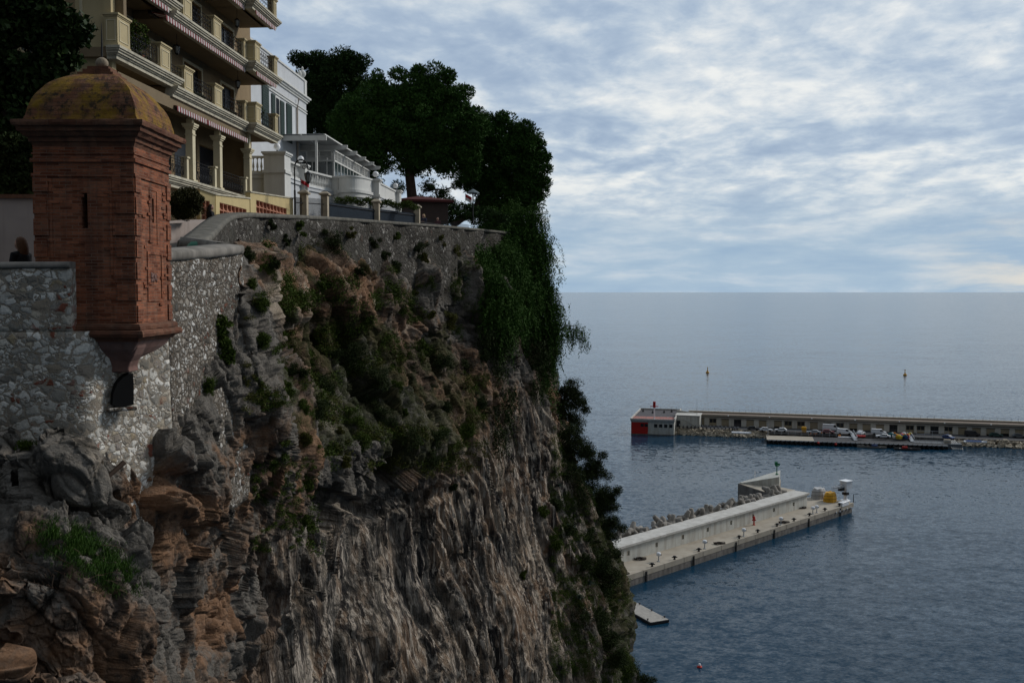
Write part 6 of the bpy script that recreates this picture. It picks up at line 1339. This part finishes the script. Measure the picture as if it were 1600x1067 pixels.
# cars -------------------------------------------------------------------------------
def car(name, lb, cat, px, py, paint, kind='hatch', rot=0., grp='vehicles parked on the far quay', z=2.0):
    p_ = G(px, py, z); t = thing(name, lb, cat, tuple(p_), fr+rot, grp)
    PR = dict(hatch=([(-2.05, .35), (2.05, .35), (2.1, .62), (2.0, .82), (1.15, .95), (-1.95, .98), (-2.1, .7)], [(1.05, .95), (.45, 1.42), (-1.3, 1.45), (-1.9, .98)], 4.1, 1.7),
              sedan=([(-2.3, .33), (2.3, .33), (2.35, .6), (2.2, .78), (1.1, .9), (-1.6, .92), (-2.3, .85)], [(1.0, .9), (.3, 1.36), (-1.0, 1.38), (-1.75, .92)], 4.6, 1.75),
              van=([(-2.4, .38), (2.4, .38), (2.45, .75), (2.3, 1.0), (1.6, 1.12), (-2.4, 1.12)], [(1.55, 1.12), (1.0, 1.9), (-2.35, 1.98), (-2.4, 1.12)], 4.8, 1.85),
              big=([(-3.0, .4), (2.8, .4), (2.85, .8), (2.7, 1.15), (2.0, 1.3), (-3.0, 1.3)], [(1.95, 1.3), (1.35, 2.3), (-2.95, 2.4), (-3.0, 1.3)], 5.8, 2.0))[kind]
    lo, up, L_, Wc = PR; h = Wc/2
    m = MB(); n_ = len(lo); m.rings([[(x, -h+.08, z) for x, z in lo], [(x, -h, z*.98+.01) for x, z in lo], [(x, h, z*.98+.01) for x, z in lo], [(x, h-.0, z) for x, z in lo]] if 0 else [[(x*.98, -h, z) for x, z in lo], [(x, -h+.12, z+.01) for x, z in lo], [(x, h-.12, z+.01) for x, z in lo], [(x*.98, h, z) for x, z in lo]])
    m.rings([[(x*.97, -h+.2, z) for x, z in up], [(x*.97, h-.2, z) for x, z in up]]); m.build('body', paint, t, bevel=.05)
    g_ = MB(); a, b, c_, d_ = up; van = kind in ('van', 'big')
    x0, x1 = (.35, 1.0) if kind == 'van' else ((.7, 1.4) if kind == 'big' else (-1.2, .55))
    zt_ = b[1]-.12; zb_ = a[1]+.06
    for s in (-1, 1): g_.rings([[(x0, s*(h-.185), zb_), (min(a[0]-.15, x1+.35), s*(h-.185), zb_), (x1-.1, s*(h-.185), zt_), (x0+.05, s*(h-.185), zt_)], [(x0, s*(h-.17), zb_), (min(a[0]-.15, x1+.35), s*(h-.17), zb_), (x1-.1, s*(h-.17), zt_), (x0+.05, s*(h-.17), zt_)]])
    g_.rings([[(a[0]*.97+.02, -h+.3, a[1]+.04), (a[0]*.97+.02, h-.3, a[1]+.04), (b[0]*.97+.04, h-.35, b[1]-.05), (b[0]*.97+.04, -h+.35, b[1]-.05)], [(a[0]*.97+.04, -h+.3, a[1]+.05), (a[0]*.97+.04, h-.3, a[1]+.05), (b[0]*.97+.06, h-.35, b[1]-.04), (b[0]*.97+.06, -h+.35, b[1]-.04)]])
    g_.build('window', HGL, t)
    for x in (-L_*.31, L_*.31):
        for s in (-1, 1): w = MB(); w.T = Matrix.Translation((x, s*(h-.08), .34)) @ Matrix.Rotation(math.pi/2, 4, 'X'); w.lathe((0, 0, -.11), [(.2, 0), (.33, .02), (.34, .11), (.33, .2), (.2, .22)], 14); w.build('wheel', RUB, t)
    for s in (-1, 1): MB().box(L_/2-.06, L_/2+.06, s*(h-.35)-.14, s*(h-.35)+.14, .62, .76).build('headlight', GRY, t)
    return t
PB = {n: plain('car_paint_'+n, c, .3, 0, .03, 1, 0, None, .5) for n, c in dict(silver=(.33, .35, .38), red=(.16, .02, .025), black=(.015, .016, .018), green=(.015, .06, .05), blue=(.02, .05, .16), grey=(.12, .13, .14)).items()}
car('parked_car', 'white car with dark cabin on the quay nearest the scooters', 'car', 1197, 674, CW_, 'hatch')
car('parked_car', 'small white car beside the fence at the start of the dock', 'car', 1220, 674.5, CW_, 'hatch', math.pi)
car('parked_car', 'silver grey saloon right of the yellow bin', 'car', 1271.5, 677.5, PB['silver'], 'sedan', math.pi)
car('parked_car', 'dark red car in front of the white van', 'car', 1294, 677.5, PB['red'], 'hatch')
car('parked_van', 'big white van with blue panel behind the dark red car', 'van', 1299, 673, CW_, 'big')
car('parked_van', 'white van standing right of the dark red car', 'van', 1319.5, 678.5, CW_, 'van')
car('parked_car', 'white car with red open trailer beside the gangway', 'car', 1345, 679, CW_, 'hatch', 1.2)
car('parked_van', 'small white van behind the white saloon', 'van', 1373, 679, CW_, 'van')
car('parked_car', 'white saloon left of the fishing gear heap', 'car', 1380, 684, CW_, 'sedan', math.pi)
car('parked_car', 'blue car parked nose down on the slipway', 'car', 1482, 686, PB['blue'], 'hatch', -.9)
car('parked_van', 'black van in front of the far windows', 'van', 1519, 681.5, PB['black'], 'van')
car('parked_car', 'dark green car right of the black van', 'car', 1556, 682.5, PB['green'], 'hatch')
car('parked_car', 'dark grey car near the right end of the quay', 'car', 1592, 684, PB['grey'], 'hatch')
car('parked_car', 'black car just right of the row of scooters', 'car', 1177, 672, PB['black'], 'hatch')
for (px, py, w, d, h, mt, nm, lb, cat) in ((1345, 684, 3.0, 1.6, 1.0, RED, 'open_trailer', 'red open trailer beside the white car', 'trailer'), (1256, 676, 1.7, 1.3, 2.1, YL, 'yellow_container', 'yellow waste container between the small white car and the saloon', 'container')):
    p_ = G(px, py, 2.); t = thing(nm, lb, cat, tuple(p_), fr); m = MB(); m.frustum(-w/2*.85, w/2*.85, -d/2*.85, d/2*.85, .25, -w/2, w/2, -d/2, d/2, h*.8); m.build('tub', mt, t, bevel=.04)
    if h > 2: MB().frustum(-w/2-.05, w/2+.05, -d/2-.05, d/2+.05, h*.8+.01, -w/3, w/3, -d/3, d/3, h).build('lid', mt, t); 
    for x in (-w/2*.6, w/2*.6): MB().lathe((x, -d/2*.8, 0), [(.08, 0), (.12, .05), (.12, .2), (.08, .25)], 8).build('wheel', RUB, t)
# scooters
sc0 = None; scs = [(1055, 668.5)]+[(1062+i*6.0, 669.0+i*.26) for i in range(16)]
for i, (px, py) in enumerate(scs):
    p_ = G(px, py, 2.0); ang = fr+math.pi/2+random.gauss(0, .25)
    if sc0 is None:
        sc0 = thing('motor_scooter', 'dark scooter parked in the row beside the boulders of the far quay', 'scooter', tuple(p_), ang, 'row of parked scooters')
        m = MB(); m.tube([(-.75, 0, .75), (-.3, 0, .72), (.1, 0, .35), (.45, 0, .4), (.62, 0, .95)], [.16, .2, .13, .13, .1], 8); m.build('body', PB['black'], sc0, smooth=True)
        MB().tube([(-.7, 0, .93), (-.35, 0, .92), (0, 0, .84)], [.12, .16, .1], 8).build('seat', RUB, sc0)
        for x in (-.6, .7): w = MB(); w.T = Matrix.Translation((x, 0, .27)) @ Matrix.Rotation(math.pi/2, 4, 'X'); w.lathe((0, 0, -.07), [(.16, 0), (.27, .02), (.27, .12), (.16, .14)], 12); w.build('wheel', RUB, sc0)
        MB().tube([(.58, -.35, 1.08), (.55, 0, 1.0), (.58, .35, 1.08)], .03, 5).build('handlebar', GRY, sc0); MB().box(.6, .66, -.2, .2, 1.0, 1.4).build('windscreen', GRY, sc0)
    else: o = copy_tree(sc0); o.location = p_; o.rotation_euler = (0, 0, ang)
    (sc0 if i == 0 else o)['label'] = f'dark parked scooter, {ORDW[i]} from the pavilion in the row by the boulders' if i else 'dark parked scooter nearest the pavilion in the row by the boulders'
# fishing gear heap: crates and net bags, each a thing
random.seed(5); GC = [plain('gear_'+n, c, .8) for n, c in dict(teal=(.02, .10, .11), blue=(.03, .08, .22), orange=(.5, .16, .02), white=(.6, .6, .6), yellow=(.55, .4, .03), red=(.45, .05, .03)).items()]
CNAM = ['teal', 'blue', 'orange', 'white', 'yellow', 'red']
for k in range(16):
    px = 1393+k*2.0+random.gauss(0, .6); py = 685.5-4.0*random.random(); c_ = [0, 2, 0, 3, 0, 0, 4, 0, 3, 0, 4, 1, 5, 3, 4, 1][k]; w = .6+.4*random.random()
    t = thing('net_crate', f'{CNAM[c_]} crate in the fishing gear heap, {ORDW[k]} from the white saloon', 'crate', tuple(G(px, py, 2.0)), random.random()*3, 'fishing gear heap')
    m = MB(); m.frustum(-w*.8, w*.8, -w*.6, w*.6, 0, -w, w, -w*.8, w*.8, .9); m.build('box', GC[c_], t)
    m = MB(); m.rings([[(math.cos(a)*r*w*(1+.15*math.sin(3*a+k)), math.sin(a)*r*w*.8, .9+z) for a in [2*math.pi*q/12 for q in range(12)]] for r, z in ((.9, .01), (.8, .25), (.5, .45), (.1, .55))]); m.build('net_load', GC[(c_+k) % 6], t)
for (px, py), lb in zip(((1265.3, 679.5), (1273.5, 679), (1277, 678.7), (1283, 678.8), (1311.5, 682.5)), ('orange float on the dock left of the row of floats', 'orange float on the dock second from left', 'orange float on the dock in the middle of the row', 'orange float on the dock right of the row of floats', 'lone orange float on the dark dock below the white van')):
    t = thing('marker_float', lb, 'float', tuple(G(px, py, 1.4)), 0, 'orange floats on the dock'); MB().ball((0, 0, .4), .5, 10, 7, (1, 1, .85)).build('ball', GC[2], t, smooth=True); MB().tube([(0, 0, .8), (0, 0, 1.0)], .08, 5).build('eye', BL, t)
for (px, py), lb in zip(((1278.5, 692), (1306, 694)), ('small red fender ball hanging on the left part of the floating dock', 'small red fender ball hanging on the middle of the floating dock')):
    tag(MB().ball((0, 0, 0), .42, 10, 7).build('fender_ball', RED, smooth=True), lb, 'fender').location = P(px, py, (DM @ Vector(((px-1198)/283*DL, -.9, 0))).y)
# boats moored at the dock
def boat(lb, px, py, L_, rz_, hull, col2, z=0.):
    p_ = G(px, py, 0); t = thing('moored_boat', lb, 'boat', tuple(p_), rz_, 'boats moored at the floating dock'); m = MB(); rs = []
    for i in range(11):
        f = i/10; x = L_*(f-.5); b_ = 1.0*(1-max(0, (f-.55)/.45)**2.2)*(.8+.2*min(1, f*4)); sh = .55+.35*f**2
        rs.append([(x, -b_, sh), (x, -b_*.85, .1), (x, 0, -.25), (x, b_*.85, .1), (x, b_, sh), (x, b_*.85, sh-.02), (x, b_*.7, .2), (x, -b_*.7, .2), (x, -b_*.85, sh-.02)])
    m.rings(rs); m.build('hull', hull, t); MB().box(-L_*.2, L_*.0, -.35, .35, .22, 1.1).build('console', col2, t); MB().box(-L_*.5-.25, -L_*.5+.05, -.2, .2, .3, 1.15).build('outboard_motor', BL, t)
    for x in (-L_*.3, .12*L_): MB().box(x, x+.3, -.7, .7, .45, .5).build('thwart', WOODP, t)
    return t
boat('pale wooden boat with red bow moored to the middle of the dock', 1362, 699.5, 9, fr+math.pi, plain('boat_pale', (.30, .27, .24), .6), PB['blue']); boat('dark narrow boat moored to the right part of the dock', 1418, 703, 8, fr, plain('boat_dark', (.06, .06, .065), .6), RED)
bg_ = thing('work_barge', 'grey work barge with low rail at the right end of the floating dock', 'barge', tuple(G(1463, 700, 0)), fr)
MB().prism([(-7, .1), (-6.4, -.4), (7, -.4), (7.6, .2), (7.6, 1.5), (-7, 1.5)], 0, 4).build('hull', PB['grey'], bg_); m = MB()
for k in range(9): m.tube([(-6.8+k*1.75, .1, 1.5), (-6.8+k*1.75, .1, 2.4)], .05, 4)
m.tube([(-6.8, .1, 2.4), (7.3, .1, 2.4)], .05, 4); m.build('rail', GRY, bg_, uv=False); MB().box(2.5, 4.5, 1.5, 3, 1.502, 2.6).build('deck_box', CONC, bg_)
# fences and gangways
def gang(lb, a, b, za, zb):
    A_, B_ = G(*a, za), G(*b, zb); t = thing('gangway', lb, 'gangway', tuple(A_), 0); d = B_-A_; s = Vector((d.y, -d.x, 0)).normalized()*.6; m = MB(); z = Vector((0, 0, .12)); m.rings([[tuple(v) for v in (-s, s, s+z, -s+z)], [tuple(d+v) for v in (-s, s, s+z, -s+z)]]); m.build('walkboard', GRY, t)
    for q in (-1, 1):
        m = MB(); up = Vector((0, 0, 1.1)); m.tube([q*s+up, d+q*s+up], .06, 5)
        for k in range(7): m.tube([q*s+d*k/6, q*s+d*k/6+up], .04, 4)
        m.build('handrail', GRY, t)
gang('grey gangway with handrails from the quay down to the middle of the dock', (1330, 676), (1337, 688), 2.4, 1.5); gang('grey gangway with handrails beside the fishing gear heap', (1420, 680), (1426, 690), 2.4, 1.5)
fe = thing('mesh_fence', 'grey mesh fence frames on the quay behind the barge', 'fence', tuple(G(1432, 684, 2)), fr); m = MB(); 
for k in range(5): m.tube([(k*2.4, 0, 0), (k*2.4, 0, 2.4)], .06, 4)
for z in (.3, 1.3, 2.4): m.tube([(0, 0, z), (9.6, 0, z)], .05, 4)
m.build('frame', GRY, fe, uv=False)
fe = thing('mesh_fence', 'grey post and rail fence behind the start of the dock', 'fence', tuple(G(1200, 678, 2)), fr); m = MB()
for k in range(11): m.tube([(k*2.2, 0, 0), (k*2.2, 0, 1.7)], .05, 4)
for z in (.5, 1.6): m.tube([(0, 0, z), (22, 0, z)], .035, 4)
m.tube([(0, -1, -1), (0, -1, 4)], .12, 6); m.tube([(22, 0, 0), (22, 0, 3.2)], .12, 6); m.build('frame', GRY, fe, uv=False)
sw_ = thing('slipway_ramp', 'pale slatted boat ramp running down into the water right of the barge', 'ramp', tuple(G(1484, 688, 2))); A_, B_ = Vector(), G(1497, 702, 0)-G(1484, 688, 2); d = B_-A_; s = Vector((d.y, -d.x, 0)).normalized()*1.5
m = MB()
for k in range(6): o_ = s*(k/2.5-1); w_ = s*.12; z = Vector((0, 0, .12)); m.rings([[tuple(o_+v) for v in (-w_, w_, w_+z, -w_+z)], [tuple(d+o_+v) for v in (-w_, w_, w_+z, -w_+z)]])
m.build('rails', HWT, sw_); m = MB(); z = Vector((0, 0, -.1)); m.rings([[tuple(v) for v in (-s*1.2+z, s*1.2+z, s*1.2+z*8, -s*1.2+z*8)], [tuple(d+v) for v in (-s*1.2+z, s*1.2+z, s*1.2+z*8, -s*1.2+z*8)]]); m.build('bed', CONC_D, sw_)
for (px, py, lb, tp) in ((1153, 676.5, 'white upturned dinghy on the boulders left of the dock', 0), (1164, 677, 'second white upturned dinghy touching the first on the boulders', 0), (1524, 691, 'pale flat boat with blue cover on the right boulders', 1), (1250, 0, '', 9)):
    if tp == 9: continue
    t = thing('beached_dinghy', lb, 'dinghy', tuple(G(px, py, 1.7)), fr+.05); m = MB(); L_ = 4.2 if not tp else 7; rs = []
    for i in range(9): f = i/8; b_ = .75*(1-max(0, (f-.6)/.4)**2); rs.append([(L_*(f-.5), -b_, 0), (L_*(f-.5), -b_*.9, .35), (L_*(f-.5), 0, .55), (L_*(f-.5), b_*.9, .35), (L_*(f-.5), b_, 0)])
    m.rings(rs); m.build('hull', CW_, t, smooth=True); MB().box(-L_*.5, L_*.5, -.05, .05, .5, .62).build('keel', CW_, t)
    if tp: m = MB(); m.rings([[(-L_*.4, -.8, .3), (-L_*.4, 0, .75), (-L_*.4, .8, .3)], [(L_*.25, -.8, .3), (L_*.25, 0, .75), (L_*.25, .8, .3)]]); m.build('cover', PB['blue'], t)
t = thing('white_dock_boat', 'flat white boards lying on the dark dock right of the lone float', 'boards', tuple(G(1324, 683.5, 1.4)), fr); MB().cbox(-3, 3, -.9, .9, 0, .25, .05).build('boards', CW_, t)
for k, (px, py) in enumerate(((1235, 680), (1244, 679.8), (1258, 680.5))): 
    t = thing('dock_line', ['dark rope lying left on the pale dock', 'dark rope lying in the middle of the pale dock', 'dark rope lying on the pale dock near the yellow container'][k], 'rope', tuple(G(px, py, 1.42))); MB().tube([(math.cos(i*.5)*(1+.5*math.sin(i)), math.sin(i*.5)*.5, .06) for i in range(24)], .09, 5).build('coil', ROPE, t, uv=False)
# buoys and the little boat
for (px, py), lb in zip(((1105.5, 582.5), (1414, 586.5)), ('yellow channel buoy left, above the white pavilion', 'yellow channel buoy right, beyond the row of stores')):
    p_ = G(px, py, 0); k = .95; t = thing('channel_buoy', lb, 'buoy', tuple(p_), 0, 'yellow buoys at sea')
    MB().lathe((0, 0, 0), [(.2, -.4), (1.1*k, -.2), (1.15*k, .4), (.9*k, .8)], 14).build('float', YL, t); MB().lathe((0, 0, .8), [(.5*k, 0), (.26*k, 1.2), (.16*k, 2.3*k)], 8).build('tower', YL, t); MB().box(-.35, .35, -.06, .06, .8+2.3*k, 1.3+2.3*k).build('top_mark', YL, t)
p_ = G(1093, 1042, 0); t = thing('mooring_buoy', 'small red and white mooring buoy floating alone near the bottom', 'buoy', tuple(p_)); MB().lathe((0, 0, 0), [(.05, -.2), (.33, -.08), (.36, .1), (.2, .28)], 12).build('float', RED, t, smooth=True); MB().lathe((0, 0, .28), [(.19, 0), (.15, .2), (.03, .28)], 10).build('top', CW_, t, smooth=True)
# ================================================================== PEOPLE
SKIN = plain('skin', (.38, .22, .16), .6, 0, .04); CLB = plain('black_cloth', (.012, .012, .014), .9); CLN = plain('navy_cloth', (.015, .02, .05), .9); CLM = plain('maroon_cloth', (.08, .02, .03), .9); JEA = plain('dark_jeans', (.03, .035, .05), .9)
HB = plain('hair_brown', (.10, .045, .02), .7, 0, .3, 30); HD = plain('hair_dark', (.015, .011, .009), .7); HBL = plain('hair_blonde', (.34, .24, .11), .7)
def person(lb, loc_, rz_, cloth, hair, hs=1.68, reach=.6, long_hair=True, phone=False):
    t = thing('person', lb, 'person', tuple(loc_), rz_); s = hs/1.7; V3 = lambda x, y, z: Vector((x*s, y*s, z*s))
    m = MB(); m.ball(V3(0, 0, .93), .15*s, 12, 8, (1.05, .75, .9)); m.tube([V3(0, 0, .9), V3(0, .01, 1.08), V3(0, 0, 1.25), V3(0, 0, 1.38), V3(0, .01, 1.45), V3(0, .02, 1.53)], [.15*s, .125*s, .145*s, .13*s, .06*s, .052*s], 14)
    m.ball(V3(0, .03, 1.60), .105*s, 14, 10, (.82, .95, 1.15)); m.ball(V3(0, .13, 1.585), .018*s, 6, 4, (.8, 1.2, 1.2)); m.ball(V3(0, .118, 1.545), .02*s, 6, 4, (1.3, .5, .4))
    for q in (-1, 1):
        m.ball(V3(q*.086, .03, 1.59), .025*s, 6, 4, (.5, .8, 1.2)); m.ball(V3(q*.035, .115, 1.61), .014*s, 6, 4)
        sh, el, wr = V3(q*.17, 0, 1.38), V3(q*.22, .02+.08*reach, 1.12), V3(q*.10, .10+.38*reach, 1.12+.10*reach)
        m.tube([V3(q*.05, 0, 1.4), sh, (sh+el)/2, el, (el+wr)/2, wr], [.06*s, .062*s, .048*s, .042*s, .037*s, .027*s], 10)
        d = (wr-el).normalized(); pl_ = wr+d*.05*s; m.ball(wr+d*.045*s, .042*s, 8, 6, (.75, 1, .6)); sd = Vector((1, 0, 0))
        for f in range(4): b_ = wr+d*.08*s+sd*(f-1.5)*.019*s; L_ = (.060, .072, .068, .052)[f]*s; m.tube([b_-d*.02, b_+d*L_*.5+Vector((0, 0, .008)), b_+d*L_+Vector((0, 0, .028))], [.011, .010, .008], 6)
        m.tube([wr+d*.03*s-sd*q*.03*s, wr+d*.06*s-sd*q*.05*s, wr+d*.09*s-sd*q*.045*s], [.012, .011, .009], 6)
        hp, kn, an = V3(q*.085, 0, .9), V3(q*.09, .02, .48), V3(q*.09, -.01, .09); m.tube([hp, (hp+kn)/2, kn, (kn*.6+an*.4), an], [.095*s, .08*s, .058*s, .058*s, .038*s], 10); m.tube([V3(q*.09, -.05, .045), V3(q*.09, .06, .045), V3(q*.095, .16, .03)], [.04*s, .042*s, .028*s], 8)
    b = m.build('body', SKIN, t, uv=False); r_ = b.modifiers.new('join', 'REMESH'); r_.mode = 'VOXEL'; r_.voxel_size = .011; r_.use_smooth_shade = True
    c = MB(); c.tube([V3(0, 0, .84), V3(0, 0, .95), V3(0, .01, 1.08), V3(0, 0, 1.25), V3(0, 0, 1.38), V3(0, .0, 1.44)], [.19*s, .175*s, .15*s, .17*s, .155*s, .075*s], 16)
    for q in (-1, 1): sh, el, wr = V3(q*.17, 0, 1.38), V3(q*.22, .02+.08*reach, 1.12), V3(q*.10, .10+.38*reach, 1.12+.10*reach); c.tube([V3(q*.05, 0, 1.4), sh, (sh+el)/2, el, el*.15+wr*.85], [.075*s, .078*s, .062*s, .056*s, .042*s], 10)
    j_ = c.build('jacket', cloth, t, uv=False); r_ = j_.modifiers.new('join', 'REMESH'); r_.mode = 'VOXEL'; r_.voxel_size = .014; r_.use_smooth_shade = True
    c = MB()
    for q in (-1, 1): hp, kn, an = V3(q*.085, 0, .9), V3(q*.09, .02, .48), V3(q*.09, -.01, .10); c.tube([hp, (hp+kn)/2, kn, an], [.11*s, .092*s, .072*s, .06*s], 10)
    c.ball(V3(0, 0, .93), .165*s, 12, 8, (1.05, .8, .8)); j_ = c.build('trousers', JEA, t, uv=False); r_ = j_.modifiers.new('join', 'REMESH'); r_.mode = 'VOXEL'; r_.voxel_size = .014; r_.use_smooth_shade = True
    h_ = MB(); h_.ball(V3(0, .01, 1.63), .118*s, 14, 10, (.88, 1, 1.02)) 
    vs_ = []
    hair_o = None
    h2 = MB(); h2.rings([[(x*s*.1*math.cos(a), (.1*x*math.sin(a)+y)*s, z*s) for a in [math.pi+math.pi*k/10 if 0 else 2*math.pi*k/16 for k in range(16)]] for x, y, z in ((.05, .0, 1.745), (.6, -.0, 1.73), (.95, -.012, 1.68), (1.05, -.03, 1.60), (1.0, -.055, 1.52), (.95, -.06, 1.42 if long_hair else 1.5), (.5, -.07, 1.32 if long_hair else 1.48))])
    h2.build('hair', hair, t, smooth=True)
    if phone: MB().box(-.04, .04, (.10+.38*reach)*s+.07, (.10+.38*reach)*s+.08, (1.12+.1*reach)*s-.02, (1.12+.1*reach)*s+.13).build('held_phone', CW_, t)
    return t
p_ = P(42, 370, 19.2); person('person with long brown hair in dark clothes behind the left parapet', (p_.x-.12, 19.2, p_.z-1.74), R(70), CLB, HB, 1.70, .2)
p_ = P(329, 320, 44.2); person('person in black with dark hair leaning by the lattice wall, hands forward', (p_.x, 44.2, p_.z-1.70), R(-75), CLB, HD, 1.68, 1., True, True)
p_ = P(662, 337, 74.5); person('blonde person in dark jacket walking beyond the last stone pier', (p_.x, 74.5, p_.z-1.60), R(160), CLN, HBL, 1.68, .2)
p_ = P(684, 341, 78); person('person in maroon walking under the pines behind the wall', (p_.x, 78, p_.z-1.62), R(180), CLM, HD, 1.66, .2)
